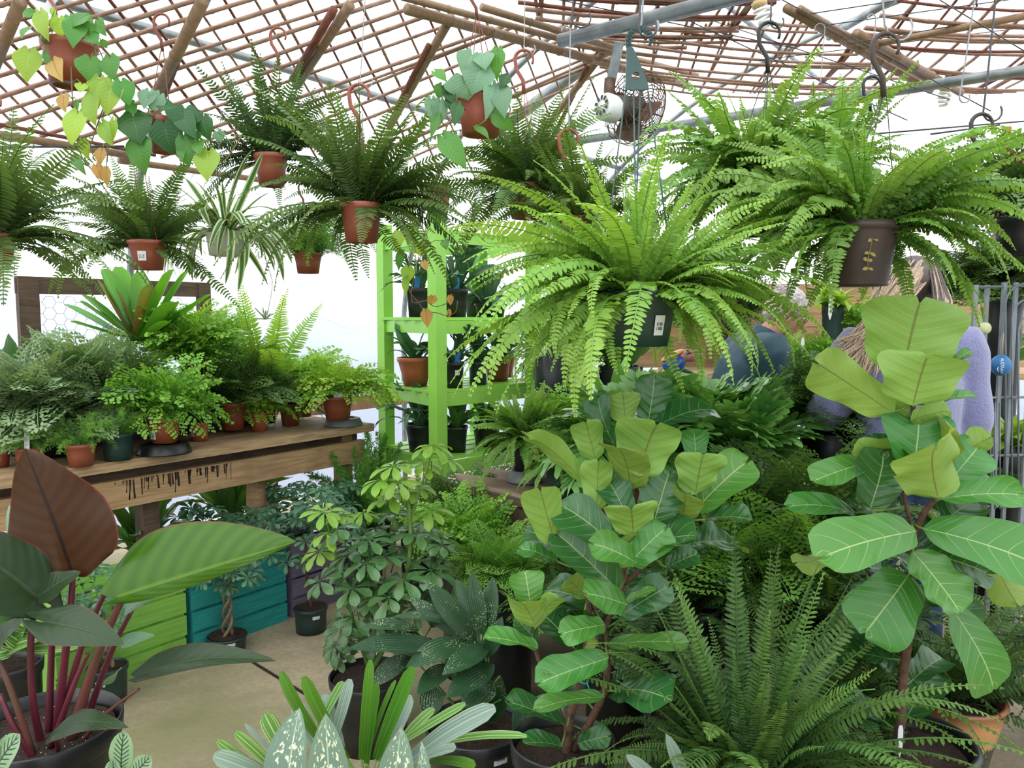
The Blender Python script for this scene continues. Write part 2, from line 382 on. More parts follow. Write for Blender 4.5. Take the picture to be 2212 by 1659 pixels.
def added_hill():  # added bank, coloured blue to soften and tint the horizon behind the film
    b = MB(); V = []; n = 90
    for i in range(n+1):
        a = -PI*.1+PI*1.3*i/n; h = 1.9+.55*math.sin(i*.37)+.4*math.sin(i*.91+1)+.25*math.sin(i*2.3)
        for rr, z in ((17, -.15), (20, h*.5), (24, h), (40, h*1.1)): V.append((math.cos(a)*rr, math.sin(a)*rr, z))
    b.add(V, [(i*4+j, i*4+4+j, i*4+5+j, i*4+1+j) for i in range(n) for j in range(3)]); return struct(b.obj('added_hill', mat('added blue tint bank', '#6c7896', '#97a2bb', .9, .12)))
added_hill()
PROF = [(5.3, -.02), (5.3, 1.2), (5.27, 1.75), (5.12, 2.35), (4.85, 2.8), (4.4, 3.25), (3.7, 3.7), (2.8, 4.05), (1.5, 4.35), (0, 4.45)]
PROF = PROF + [(-v, z) for v, z in PROF[-2::-1]]
def shell(i0, i1, nm):
    b = MB(); pr = PROF[i0:i1]; us = np.linspace(U0, U1, 12)
    V = [W(u, v, z) for u in us for v, z in pr]; k = len(pr)
    b.add(V, [(i*k+j, i*k+j+1, (i+1)*k+j+1, (i+1)*k+j) for i in range(len(us)-1) for j in range(k-1)])
    return struct(b.obj(nm, M['film']))
shell(0, 5, 'wall_left'); shell(4, 15, 'ceiling'); shell(14, 19, 'wall_right')
for nm, u in (('wall_far', U1), ('wall_near', U0)):
    b = MB(); V = [W(u, v, z) for v, z in PROF]; b.add(V, [tuple(range(len(V)))]); struct(b.obj(nm, M['film'], smooth=False))
for k, u in enumerate((-2.5, .08, 2.64, 5.2, 7.76)):
    b = MB(); b.tube([W(u, v*.985, z-.03 if z > 1 else z) for v, z in PROF], .024, 8, smooth=3); struct(b.obj('hoop_pipe', M['steel']))
b = MB(); b.tube([W(U0, 4.42, 3.16), W(U1, 4.42, 3.16)], .027); struct(b.obj('purlin_pipe', M['steel']))
b = MB(); b.tube([W(U0, 2.6, 4.02), W(U1, 2.6, 4.02)], .022); struct(b.obj('purlin_pipe', M['steel']))
b = MB(); b.tube([W(3.6, 2.42, 3.0), W(3.6, -4.5, 3.0)], .036, 12); struct(b.obj('cross_pipe', M['steel']))
b = MB(); b.tube([W(5.7, 4.2, 3.0), W(5.7, -4.5, 3.0)], .034, 12); struct(b.obj('cross_pipe', M['steel']))
b = MB(); b.tube([P(1050, 300, 6.5), P(1420, 30, 5.6)], .045, 10); struct(b.obj('brace_pipe', M['steel']))
b = MB(); b.tube([P(1790, 80, 6.3), P(1925, 0, 5.6)], .03, 8); struct(b.obj('brace_pipe', M['steel']))
b = MB(); b.beam(W(U0+.5, 5.22, .78), W(U1-.5, 5.22, .78), .04, .12); struct(b.obj('baseboard_left', mat('weathered board', '#6d5138', '#8a6a4c', .8, 6), smooth=False))
b = MB(); b.beam(Pz(545, 1430, .002), Pz(660, 1500, .002), .012, .006); struct(b.obj('trim_1', M['soil'], smooth=False))
# thin tension wires under the roof
for k, (x0, y0, x1, y1, Y) in enumerate([(1210, 0, 1720, 105, 4.3), (1400, 5, 1960, 260, 4.6), (1690, 0, 2140, 240, 4.2), (1750, 30, 2212, -40, 4.0),
        (1780, 55, 2212, -5, 4.3), (1830, 95, 2212, 30, 4.6), (1480, 25, 2050, 215, 4.9), (2030, 0, 2212, 110, 4.0), (1640, 130, 2212, 60, 5.0), (1880, 290, 2212, 262, 5.6), (2010, 290, 2160, 270, 5.2), (0, 318, 268, 316, 4.0)]):
    b = MB(); b.tube([P(x0, y0, Y), P(x1, y1, Y)], .0032 if k < 9 else .006, 5); struct(b.obj('tension_wire', M['wire']))
# ------------------------------------------------------------------ bamboo shade lattices
def bamboo_rod(b, p, q, r, n=6, bow=.0):
    p = np.array(p); q = np.array(q); L = np.linalg.norm(q-p); k = max(2, int(L/.28)); pts = []; rad = []
    off = random.random()*.2
    for i in range(k+1):
        t = i/k
        c = p+(q-p)*t + np.array([0, 0, -bow*4*t*(1-t)])
        if i and i < k:
            d = (q-p)/L*.012
            pts += [c-d, c, c+d]; rad += [r*.97, r*1.16, r*.97]
        else: pts.append(c); rad.append(r*1.0)
    b.tube(pts, rad, n, v0=off)
def clip_line(poly, a, c):
    """clip an infinite image line by a convex polygon"""
    ts = []
    d = (c[0]-a[0], c[1]-a[1]); k = len(poly)
    for i in range(k):
        p, q = poly[i], poly[(i+1) % k]; e = (q[0]-p[0], q[1]-p[1])
        den = d[0]*e[1]-d[1]*e[0]
        if abs(den) < 1e-9: continue
        t = ((p[0]-a[0])*e[1]-(p[1]-a[1])*e[0])/den; s = ((p[0]-a[0])*d[1]-(p[1]-a[1])*d[0])/den
        if -1e-6 <= s <= 1+1e-6: ts.append(t)
    if len(ts) < 2: return None
    t0, t1 = min(ts), max(ts)
    return ((a[0]+d[0]*t0, a[1]+d[1]*t0), (a[0]+d[0]*t1, a[1]+d[1]*t1)) if t1-t0 > 1e-4 else None
E0, E1 = P(0, 275, 3.9), P(550, 368, 5.08)
T0 = P(880, 0, 4.1)
LN = (E1-E0).cross(T0-E0).normalized()
if LN.z < 0: LN = -LN
lat = thing('bamboo_lattice', E0.lerp(E1, .5), 'sloping bamboo lattice shade along the film wall, above the potted ferns on hooks', 'lattice')
polyL = [(-330, 215), (1250, 490), (1330, 108), (880, 0), (760, -30), (500, -300), (-330, -300)]
k = 0
for y0 in range(-260, 760, 38):
    m_ = -.27 - max(0, y0)/700*.16
    y0 = y0 + random.uniform(-9, 9); m_ += random.uniform(-.02, .02)
    c = clip_line(polyL, (0, y0), (100, y0+100*m_))
    if not c: continue
    b = MB(); dz = LN*-.022
    bamboo_rod(b, Ppl(*c[0], E0, LN)+dz, Ppl(*c[1], E0, LN)+dz, random.uniform(.0085, .0115)); b.obj('rod', M['rod'], lat)
for x0 in range(-420, 1330, 60):
    s_ = 1.05 + max(0, x0-60)*.0014; x0 += random.uniform(-12, 12); s_ *= random.uniform(.95, 1.05)
    c = clip_line(polyL, (x0, 0), (x0+100/s_, 100))
    if not c: continue
    b = MB(); bamboo_rod(b, Ppl(*c[0], E0, LN), Ppl(*c[1], E0, LN), random.uniform(.0065, .009)); b.obj('rod', M['rod'] if random.random() < .75 else M['reddish'], lat)
for (x0, y0, x1, y1, r, mt) in [(-40, 262, 300, 322, .033, 'bamboo'), (250, 325, 575, 376, .030, 'bamboo'), (-30, 240, 330, 318, .016, 'reddish'), (560, 355, 780, 395, .03, 'bamboo'), (870, -3, 1480, 172, .045, 'bamboo'),
        (860, -30, 1500, 150, .03, 'bamboo'), (-28, 135, 38, -20, .042, 'bamboo'), (322, 200, 432, -20, .045, 'bamboo'), (340, 195, 405, 30, .035, 'reddish'), (632, 165, 750, -10, .04, 'bamboo'), (625, 150, 715, 0, .032, 'reddish'),
        (835, 255, 968, 18, .04, 'bamboo'), (850, 215, 920, 80, .025, 'reddish'), (1150, 290, 1300, 95, .04, 'bamboo'), (1180, 300, 1262, 130, .025, 'reddish')]:
    b = MB(); bamboo_rod(b, Ppl(x0, y0, E0, LN)-LN*.06, Ppl(x1, y1, E0, LN)-LN*.05, r*.62, 10); b.obj('bamboo_beam', M[mt], lat)
def flat_lattice(nm, poly, h, sp, label, dirs, r, beams):
    up = Vector((0, 0, 1)); pw = [Pz(x, y, h) for x, y in poly]
    root = thing(nm, pw[0], label, 'lattice')
    pts = [(p.x, p.y) for p in pw]
    for j, d in enumerate(dirs):
        d = Vector(d).normalized(); nn = Vector((-d.y, d.x))
        s0 = min(x*nn.x+y*nn.y for x, y in pts); s1 = max(x*nn.x+y*nn.y for x, y in pts)
        s = s0+sp/2
        while s < s1:
            o = nn*(s+random.uniform(-.02, .02)); a = random.uniform(-.05, .05)
            c = clip_line(pts, (o.x, o.y), (o.x+d.x-d.y*a, o.y+d.y+d.x*a))
            s += sp
            if not c: continue
            b = MB(); z = h+j*.03; L = math.hypot(c[1][0]-c[0][0], c[1][1]-c[0][1])
            if L < .15: continue
            bamboo_rod(b, (*c[0], z), (*c[1], z), random.uniform(.8, 1.15)*r, bow=.02*L)
            b.obj('rod', M['rod'] if random.random() < .8 else M['reddish'], root)
    for x0, y0, x1, y1, rr in beams:
        b = MB(); bamboo_rod(b, Pz(x0, y0, h-.05), Pz(x1, y1, h-.05), rr, 10); b.obj('bamboo_beam', M['bamboo'], root)
flat_lattice('bamboo_lattice', [(1050, -60), (1760, -60), (1560, 95), (1430, 108), (1180, 62)], 3.2, .085, 'level bamboo lattice overhead, between the pale pipe and the thick double bamboo beam', [(.985, .13), (.05, 1)], .011, [(1040, 15, 1330, 105, .02)])
flat_lattice('bamboo_lattice', [(1180, 100), (1720, 45), (1990, 195), (1880, 215), (1450, 205)], 3.2, .105, 'bamboo lattice panel behind the fan, above the tall bright fern', [(.97, .2), (.1, 1)], .009, [(1700, 18, 2010, 195, .026), (1728, 18, 2032, 190, .018)])
flat_lattice('bamboo_lattice', [(1850, 75), (1990, -40), (2300, -60), (2330, 190), (2070, 205)], 3.2, .115, 'bamboo lattice panel in the upper corner, above the second spiral bulb', [(.99, .12), (.2, 1)], .010, [(1850, 72, 2075, 200, .028), (1840, 105, 2240, 30, .02)])
# ------------------------------------------------------------------ frond and leaf meshes (shared by many objects)
def rachis(a0, a1, n, e=1.0, bend=0.0):
    s = np.linspace(0, 1, n+1); th = np.radians(a0+(a1-a0)*s**e+random.uniform(-9, 9)*np.sin(s*random.uniform(4, 8)+random.random()*6)*s)
    p = np.zeros((n+1, 3)); ds = 1/n
    for i in range(n):
        m_ = (th[i]+th[i+1])/2; ph = bend*s[i]
        p[i+1] = p[i]+ds*np.array([math.sin(m_)*math.sin(ph), math.sin(m_)*math.cos(ph), math.cos(m_)])
    T = np.gradient(p, axis=0); T /= np.linalg.norm(T, axis=1)[:, None]
    return s, p, T
def along(s, p, T, t):
    q = np.array([np.interp(t, s, p[:, k]) for k in range(3)]); d = np.array([np.interp(t, s, T[:, k]) for k in range(3)])
    return q, d/np.linalg.norm(d)
def side_up(d):
    X = np.array([1.0, 0, 0]); X = X-d*X.dot(d); X /= np.linalg.norm(X)
    return X, np.cross(X, d)
def frond(name, mt, n=34, pl=.11, pw=.03, a0=10, a1=110, e=1.0, bend=0, sweep=.25, droop=.25, start=.08, ruffle=0, taper=(.5, 1, .97, .8, .5, .12), twist=0, jit=.12, stem=.006):
    b = MB(); s, p, T = rachis(a0, a1, 14, e, bend)
    b.tube(list(p), list(np.linspace(stem, stem*.4, len(p))), 4)
    tp = np.linspace(0, 1, len(taper))
    for i in range(n):
        t = start+(1-start)*(i+.5)/n
        q, d = along(s, p, T, t); X, U = side_up(d)
        if twist: c_, s_ = math.cos(twist*t), math.sin(twist*t); X, U = X*c_+U*s_, U*c_-X*s_
        l = pl*np.interp((t-start)/(1-start), tp, taper)
        for sg in (-1, 1):
            if random.random() < .03: continue
            l2 = l*random.uniform(1-jit, 1+jit); sw = sweep+random.uniform(-.1, .1); dr = droop+random.uniform(-.12, .18)
            a = X*sg*math.cos(sw)+d*math.sin(sw); w = pw*min(1, .45+l/pl*.6)
            q1 = q+a*l2*.5-U*l2*.18*dr; q2 = q+a*l2*.82-U*l2*.55*dr; q3 = q+a*l2-U*l2*.85*dr
            if ruffle:
                k1 = U*ruffle*l2*random.uniform(-1, 1); k2 = U*ruffle*l2*random.uniform(-1, 1)
            else: k1 = k2 = 0
            V = [q-d*w*.32, q+d*w*.32, q1-d*w*.5+k1, q1+d*w*.5-k1, q2-d*w*.36-k2, q2+d*w*.34+k2, q3, q+a*l2*.02, q1-U*w*.18, q2-U*w*.12]
            uv = [(0, t), (1, t), (0, t), (1, t), (0, t), (1, t), (.5, t), (.5, t), (.5, t), (.5, t)]
            fs = [(0,2,8,7), (7,8,3,1), (2,4,9,8), (8,9,5,3), (4,6,9), (9,6,5)]
            if sg > 0: fs = [f[::-1] for f in fs]
            b.add(V, fs, uv)
    me = b.mesh(name); me.materials.append(mt); return me
def lacy(name, mt, n=13, pl=.42, a0=15, a1=95, m=8, pw=.068, droop=.3, bend=0, start=.22, tri=True, stem=.008, leaf=.5):
    """twice divided frond: side branches that carry small lobed leaflets"""
    b = MB(); s, p, T = rachis(a0, a1, 10, 1, bend)
    b.tube(list(p), list(np.linspace(stem, stem*.4, len(p))), 4)
    for i in range(n):
        t = start+(1-start)*(i+.3)/n; q, d = along(s, p, T, t); X, U = side_up(d)
        f = (t-start)/(1-start); l = pl*((1-f)**.8 if tri else math.sin(PI*min(1, f*.9+.1)))+.03
        for sg in (-1, 1):
            a = X*sg*.86+d*.5; a /= np.linalg.norm(a); k = max(2, int(m*l/pl))
            for j in range(k):
                g = (j+.6)/k; c = q+a*l*g-U*l*droop*g*g*random.uniform(.6, 1.3)
                w = pw*(1-.55*g)*random.uniform(.8, 1.2); nn = np.cross(a, U)
                for s2 in (-1, 1):
                    e1 = c+nn*s2*w+a*w*.55-U*w*.2*random.random()
                    dd = (e1-c)/2; n2 = np.cross(dd, U); n2 *= leaf
                    b.add([c, c+dd*.9-n2, c+dd*1.0+n2, e1], [(0, 1, 3, 2)], [(.5, t)]*4)
            tip = q+a*l-U*l*droop; n2 = np.cross(a, U)*pw*.3
            b.add([tip-a*pw*.9-n2, tip-a*pw*.9+n2, tip], [(0, 1, 2)], [(.5, 1)]*3)
    me = b.mesh(name, False); me.materials.append(mt); return me
def maiden(name, mt, n=9, a0=10, a1=120, br=.34, fan=.045, seed=1, bend=0):
    b = MB(); s, p, T = rachis(a0, a1, 10, 1, bend)
    b.tube(list(p), list(np.linspace(.006, .002, len(p))), 3)
    for i in range(n):
        t = .25+.75*(i+.5)/n; q, d = along(s, p, T, t); X, U = side_up(d); f = (t-.25)/.75
        for sg in (-1, 1):
            l = br*(1-f*.75)*random.uniform(.8, 1.2); a = X*sg*.9+d*.4+U*random.uniform(-.25, .25); a /= np.linalg.norm(a)
            k = max(3, int(8*l/br))
            for j in range(k):
                g = (j+1)/k
                for s2 in (-1, 1):
                    c = q+a*l*g-U*.12*l*g*g; nn = np.cross(a, U)*s2*.8+a*.55-U*random.uniform(-.15, .5); nn /= np.linalg.norm(nn)
                    w = fan*random.uniform(.7, 1.2); c = c+nn*w*.2
                    up = U+np.random.normal(0, .45, 3); up /= np.linalg.norm(up); sd = np.cross(nn, up); sd /= np.linalg.norm(sd)+1e-9
                    b.add([c, c+nn*w*.55-sd*w*.55, c+nn*w-sd*w*.3, c+nn*w*1.05+sd*w*.2, c+nn*w*.6+sd*w*.55], [(0, 1, 2, 3, 4)], [(.5, min(1, t*.6+g*.4))]*5)
    me = b.mesh(name, False); me.materials.append(mt); return me
def plume(name, mt, a0=5, a1=70, r=.1, n=70, needles=12, nl=.08, seed=0, flat=False, e=1.2, bend=0):
    """feathery asparagus plume"""
    b = MB(); s, p, T = rachis(a0, a1, 10, e, bend); b.tube(list(p), list(np.linspace(.006, .002, len(p))), 3)
    for i in range(n):
        t = .06+.94*(i+random.random())/n; q, d = along(s, p, T, t); X, U = side_up(d)
        rr = r*math.sin(PI*min(.97, .12+.85*t))**.7 if not flat else r*(1-t)**.6+.02
        az = random.random()*2*PI if not flat else random.choice((0, PI))+random.uniform(-.3, .3)
        o = X*math.cos(az)+U*math.sin(az); o = o*.85+d*.5; o /= np.linalg.norm(o)
        for k in range(needles):
            c = q+o*rr*(k+.5)/needles
            w = np.random.normal(0, 1, 3); w /= np.linalg.norm(w); w = w*.8+o*.7+d*.2; w /= np.linalg.norm(w)
            sd = np.cross(w, np.random.normal(0, 1, 3)); sd /= np.linalg.norm(sd)+1e-9
            L = nl*random.uniform(.6, 1.2)
            b.add([c-sd*.0055, c+sd*.0055, c+w*L], [(0, 1, 2)], [(.5, t)]*3)
    me = b.mesh(name, False); me.materials.append(mt); return me
SHAPE = {
 'fig':  ([0,.03,.1,.2,.3,.4,.5,.6,.7,.8,.88,.94,.98,1], [.12,.40,.62,.72,.76,.79,.85,.93,.99,1,.94,.80,.56,.16]),
 'heart':([0,.05,.12,.22,.35,.5,.65,.8,.9,.96,1], [.62,.84,.96,1,.97,.84,.62,.36,.17,.07,.0]),
 'congo':([0,.04,.1,.2,.32,.45,.6,.75,.87,.95,1], [.42,.72,.9,1,1,.93,.78,.55,.33,.16,.0]),
 'lance':([0,.05,.15,.3,.45,.6,.75,.88,.96,1], [.12,.32,.62,.9,1,.95,.76,.45,.18,.0]),
 'strap':([0,.05,.2,.45,.7,.88,.96,1], [.45,.6,.85,1,.95,.65,.3,.0]),
 'blunt':([0,.05,.2,.5,.8,.93,.98,1], [.5,.6,.75,.95,1,.85,.6,.35]),
 'oval': ([0,.05,.15,.3,.5,.7,.85,.95,1], [.08,.3,.65,.92,1,.92,.68,.36,.0]),
 'obov': ([0,.1,.3,.5,.7,.85,.95,1], [.1,.25,.55,.85,1,.85,.5,.0]),
}
def leaf(b, base, tip, nrm, width, shape='lance', sag=.1, cup=.15, wave=0.0, freq=2.0, ph=0.0, n=12, m=6, back=0.0, curl=0.0, v0=0.0, fold=0.0, notch=0.0, twist=0.0, asym=1.0):
    """one leaf blade: nrm = side its upper face looks to; sag lifts the middle, cup raises the margins, curl bends the tip away"""
    base = np.array(base, float); tip = np.array(tip, float); A = tip-base; L = np.linalg.norm(A); A /= L
    nn = np.array(nrm, float); nn = nn-A*nn.dot(A); nn /= np.linalg.norm(nn)+1e-9; S = np.cross(A, nn)
    xs, ws = SHAPE[shape]; V = []; UV = []
    for i in range(n+1):
        t = i/n; w = np.interp(t, xs, ws)*width/2
        c0 = base+A*L*t+nn*(sag*L*4*t*(1-t)-curl*L*t**3)
        tw = twist*(t-.5); St = S*math.cos(tw)+nn*math.sin(tw); Nt = nn*math.cos(tw)-S*math.sin(tw)
        for j in range(-m, m+1):
            u = j/m; au = abs(u); wj = w
            if u < 0: w = wj*asym
            q = c0+St*u*w*(1-.18*cup*au*au)+Nt*(cup*w*au**1.6+fold*w*au)
            q = q+Nt*wave*width*math.sin(2*PI*freq*t+ph+(1.9 if u < 0 else 0))*au*au
            if back: q = q-A*L*back*math.sin(PI*min(1, au**.85))*(1-t)**4
            if notch: q = q-A*L*notch*(1-min(1, au*1.6))**1.5*t**8
            V.append(q); UV.append((u*.5+.5, v0+(1-v0)*t)); w = wj
    k = 2*m+1
    fs = [(i*k+j, i*k+j+1, (i+1)*k+j+1, (i+1)*k+j) for i in range(n) for j in range(k-1)]
    b.add(V, fs, UV)
def leafmesh(name, mt, a0=10, a1=80, w=.1, shape='strap', n=12, m=2, e=1, fold=.25, wave=0, freq=3, bend=0, tw=0, lobes=None):
    """leaf along an arching midrib, unit length, growing up and then outwards along +Y"""
    b = MB(); s, p, T = rachis(a0, a1, n, e, bend); xs, ws = SHAPE[shape]; V = []; UV = []
    for i in range(n+1):
        d = T[i]; X, U = side_up(d); a_ = tw*s[i]; X, U = X*math.cos(a_)+U*math.sin(a_), U*math.cos(a_)-X*math.sin(a_)
        wd = np.interp(s[i], xs, ws)*w/2
        for j in range(-m, m+1):
            u = j/m
            V.append(p[i]-X*u*wd+U*(fold*wd*abs(u)+wave*w*math.sin(freq*2*PI*s[i]+(2 if u < 0 else 0))*abs(u))); UV.append((.5-u*.5, s[i]))
    k = 2*m+1
    b.add(V, [(i*k+j+1, i*k+j, (i+1)*k+j, (i+1)*k+j+1) for i in range(n) for j in range(k-1)], UV)
    if lobes:                                        # pinnatifid: long side lobes
        for (t, ll, lw) in lobes:
            q, d = along(s, p, T, t); X, U = side_up(d)
            for sg in (-1, 1):
                a = X*sg*math.cos(.75)+d*math.sin(.75)
                leaf(b, q-a*.01, q+a*ll-U*ll*random.uniform(.0, .25), U, lw, 'strap', sag=.03, cup=0, wave=.08, freq=2, ph=random.random()*6, n=7, m=1)
    me = b.mesh(name); me.materials.append(mt); return me
def whorl(name, mt, k=8, ll=.5, lw=.2, droop=.35, pet=.5):
    """umbrella-plant leaf: leaflets round the top of a petiole (petiole along +Z, unit long in all)"""
    b = MB(); b.tube([(0, 0, 0), (.02, .01, pet*.5), (0, 0, pet)], [.012, .01, .008], 5)
    for i in range(k):
        a = 2*PI*i/k+random.uniform(-.15, .15); l = ll*random.uniform(.75, 1.08); d = droop+random.uniform(-.2, .2)
        dr = np.array([math.cos(a), math.sin(a), -d]); dr /= np.linalg.norm(dr); o = np.array([0, 0, pet])
        st = o+dr*l*.14
        b.tube([o, st], [.006, .006], 4)
        leaf(b, st, o+dr*l, (0, 0, 1), lw*random.uniform(.85, 1.1), 'obov', sag=.06, cup=.18, wave=.02, n=7, m=2, curl=.10)
    me = b.mesh(name); me.materials.append(mt); return me
LIB = {}
def lib(key, fn, nvar=3):
    if key not in LIB: LIB[key] = [fn(i) for i in range(nvar)]
    return LIB[key]
rv = random.uniform
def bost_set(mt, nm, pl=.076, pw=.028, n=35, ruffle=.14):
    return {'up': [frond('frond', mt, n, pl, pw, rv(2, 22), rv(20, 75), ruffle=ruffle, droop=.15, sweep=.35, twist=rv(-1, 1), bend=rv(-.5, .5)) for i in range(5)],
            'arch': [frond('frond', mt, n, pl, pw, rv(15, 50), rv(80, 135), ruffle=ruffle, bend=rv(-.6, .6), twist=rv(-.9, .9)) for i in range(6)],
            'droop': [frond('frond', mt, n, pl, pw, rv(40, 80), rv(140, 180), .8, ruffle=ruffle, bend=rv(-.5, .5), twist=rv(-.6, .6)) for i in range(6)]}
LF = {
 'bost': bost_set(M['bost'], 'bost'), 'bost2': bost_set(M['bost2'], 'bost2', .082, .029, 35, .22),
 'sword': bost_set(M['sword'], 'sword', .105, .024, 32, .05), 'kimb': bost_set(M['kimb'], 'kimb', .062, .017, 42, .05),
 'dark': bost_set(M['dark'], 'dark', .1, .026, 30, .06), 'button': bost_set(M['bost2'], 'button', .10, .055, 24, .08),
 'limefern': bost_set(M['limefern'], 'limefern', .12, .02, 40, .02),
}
for k_, mt_ in (('lacy', 'lacy'), ('lacyl', 'aspar'), ('lacyd', 'dark')):
    LF[k_] = {'up': [lacy('frond', M[mt_], a0=8, a1=55, bend=rv(-.4, .4)) for i in range(2)], 'arch': [lacy('frond', M[mt_], a0=20, a1=rv(90, 110), bend=rv(-.4, .4)) for i in range(3)],
              'droop': [lacy('frond', M[mt_], a0=35, a1=rv(130, 150), bend=rv(-.4, .4)) for i in range(2)]}
for k_, mt_ in (('maiden', 'maiden'), ('maidenl', 'limefern')):
    LF[k_] = {'up': [maiden('frond', M[mt_], a1=60, bend=rv(-.5, .5)) for i in range(2)], 'arch': [maiden('frond', M[mt_], a0=12, a1=rv(100, 120), bend=rv(-.5, .5)) for i in range(3)],
              'droop': [maiden('frond', M[mt_], a0=25, a1=rv(150, 170), bend=rv(-.4, .4)) for i in range(2)]}
LF['aspar'] = {'up': [plume('frond', M['aspar'], 5, 50, .16, 60, 7, .06) for i in range(2)], 'arch': [plume('frond', M['aspar'], 15, 110, .16, 60, 7, .06, bend=rv(-.4, .4)) for i in range(3)], 'droop': [plume('frond', M['aspar'], 30, 160, .14, 55, 6, .06, bend=rv(-.5, .5)) for i in range(2)]}
LF['foxt'] = {'up': [plume('plume', M['foxt'], 3, rv(15, 40), .085, 110, 7, .05) for i in range(3)], 'arch': [plume('plume', M['foxt'], 20, rv(70, 90), .085, 110, 7, .05, bend=rv(-.3, .3)) for i in range(3)], 'droop': [plume('plume', M['foxt'], 40, 110, .08, 100, 7, .05) for i in range(2)]}
LF['grassy'] = {'up': [leafmesh('leaf', M['dark'], 2, 40, .02, n=8, m=1) for i in range(2)], 'arch': [leafmesh('leaf', M['dark'], 8, rv(90, 120), .02, n=9, m=1) for i in range(3)], 'droop': [leafmesh('leaf', M['dark'], 10, 150, .02, n=10, m=1) for i in range(2)]}
LF['spider'] = {'up': [leafmesh('leaf', M['spider'], 5, 60, .07, n=10, m=2) for i in range(2)], 'arch': [leafmesh('leaf', M['spider'], 10, rv(140, 160), .085, n=14, m=2, e=.9, bend=rv(-.3, .3), tw=rv(-.8, .8)) for i in range(3)], 'droop': [leafmesh('leaf', M['spider'], 5, rv(172, 182), .085, n=16, m=2, e=.5, bend=rv(-.3, .3), tw=rv(-1, 1)) for i in range(3)]}
LF['stag'] = {'up': [leafmesh('leaf', M['stag'], 5, 35, .16, 'blunt', n=9, wave=.12, tw=rv(-.6, .6), lobes=[(.75, .25, .08), (.9, .18, .07)]) for i in range(2)],
   'arch': [leafmesh('leaf', M['stag'], 15, rv(90, 110), .15, 'blunt', n=9, wave=.12, tw=rv(-.6, .6), bend=rv(-.4, .4), lobes=[(.7, .25, .08), (.9, .2, .07)]) for i in range(3)],
   'droop': [leafmesh('leaf', M['stag'], 25, 150, .13, 'strap', n=9, wave=.12, lobes=[(.75, .22, .07)]) for i in range(2)]}
LF['nest'] = {'up': [leafmesh('leaf', M['kang'], 5, 35, .2, 'lance', n=12, wave=.07, freq=5) for i in range(2)], 'arch': [leafmesh('leaf', M['kang'], 15, 85, .2, 'lance', n=12, wave=.08, freq=5, bend=rv(-.3, .3)) for i in range(3)], 'droop': [leafmesh('leaf', M['kang'], 25, 120, .18, 'lance', n=12, wave=.08, freq=5) for i in range(2)]}
def lob(): return [(t, .30*(1-abs(t-.55))*rv(.8, 1.1), .075) for t in (.32, .42, .52, .62, .72, .82)]
LF['kang'] = {'up': [leafmesh('frond', M['kang'], 8, 50, .07, n=9, wave=.05, lobes=lob()) for i in range(2)], 'arch': [leafmesh('frond', M['kang'], 15, rv(95, 115), .07, n=9, wave=.05, bend=rv(-.4, .4), lobes=lob()) for i in range(4)], 'droop': [leafmesh('frond', M['kang'], 30, 155, .07, n=9, wave=.05, lobes=lob()) for i in range(3)]}
LF['peace'] = {'up': [leafmesh('leaf', M['peace'], 5, 40, .28, 'lance', n=9, m=2) for i in range(2)], 'arch': [leafmesh('leaf', M['peace'], 10, rv(85, 105), .26, 'lance', n=10, m=2, bend=rv(-.4, .4)) for i in range(3)], 'droop': [leafmesh('leaf', M['peace'], 20, 140, .26, 'lance', n=10, m=2) for i in range(2)]}
LF['pothos'] = {'up': [leafmesh('leaf', M['heartlime'], 10, 60, .5, 'heart', n=9, m=2) for i in range(2)], 'arch': [leafmesh('leaf', M['yellow'], 20, 110, .5, 'heart', n=9, m=2) for i in range(2)], 'droop': [leafmesh('leaf', M['heart'], 30, 150, .5, 'heart', n=9, m=2) for i in range(2)]}
for k_, mt_ in (('scheff', 'scheff'), ('scheffy', 'scheffy'), ('scheffd', 'scheffd')):
    LF[k_] = [whorl('leaf_whorl', M[mt_], random.choice((7, 8, 9)), .5, .2 if k_ != 'scheffd' else .17, rv(.1, .5)) for i in range(4)]
# ------------------------------------------------------------------ pots, tags, hangers
def pot(root, c, r, h, mt, kind='round', soil=True, rim=True, holes=True):
    """flower pot with its rim centred at c; returns the pot mesh object"""
    b = MB(); c = Vector(c); t = .006
    if kind == 'square': sq = 1; n = 32; rb = .78; r = r*.88
    else: sq = 0; n = 32; rb = .72
    if kind == 'bowl': rb = .62
    if kind == 'nursery': rb = .86
    lip = .13*h if rim else .05*h; R2 = r*.93
    pr = [(.001, -h+.008), (r*rb*.8, -h+.008), (r*rb*.86, -h), (r*rb, -h), (r*rb+(R2-r*rb)*.5, -h*.5), (R2*.985, -lip*1.35), (r*.97, -lip*1.1), (r*.985, -lip*.9), (r, -.004), (r-.003, 0), (r-t, 0), (r-t-.002, -lip), (R2-t, -lip*1.6), ((r*rb+R2)/2, -h*.5)]
    if kind == 'brownribs':
        k = 14; z = [-h+h*.86*i/k for i in range(k+1)]
        pr = [(.001, -h+.008), (r*rb*.86, -h)] + sum([[(r*rb+(R2-r*rb)*i/k, z[i]+.001), (r*rb+(R2-r*rb)*(i+.5)/k+.0025, z[i]+h*.86/k*.5)] for i in range(k)], []) + [(R2, -lip), (r, -lip*.9), (r, 0), (r-t, 0), (R2-t, -h*.4)]
    b.lathe(pr, c, n, sq=sq, ribs=.02 if kind == 'bowl' else 0)
    o = b.obj('pot', mt, root)
    if soil:
        s = MB(); rs = r*.9; k = 5; V = []
        zs = -lip*.9
        s.lathe([(.001, zs+.01)]+[(rs*(i+1)/k, zs+.008*math.cos(i*1.4)+.004) for i in range(k)], c, 24, sq=sq)
        s.obj('soil', M['soil'], root)
    return o
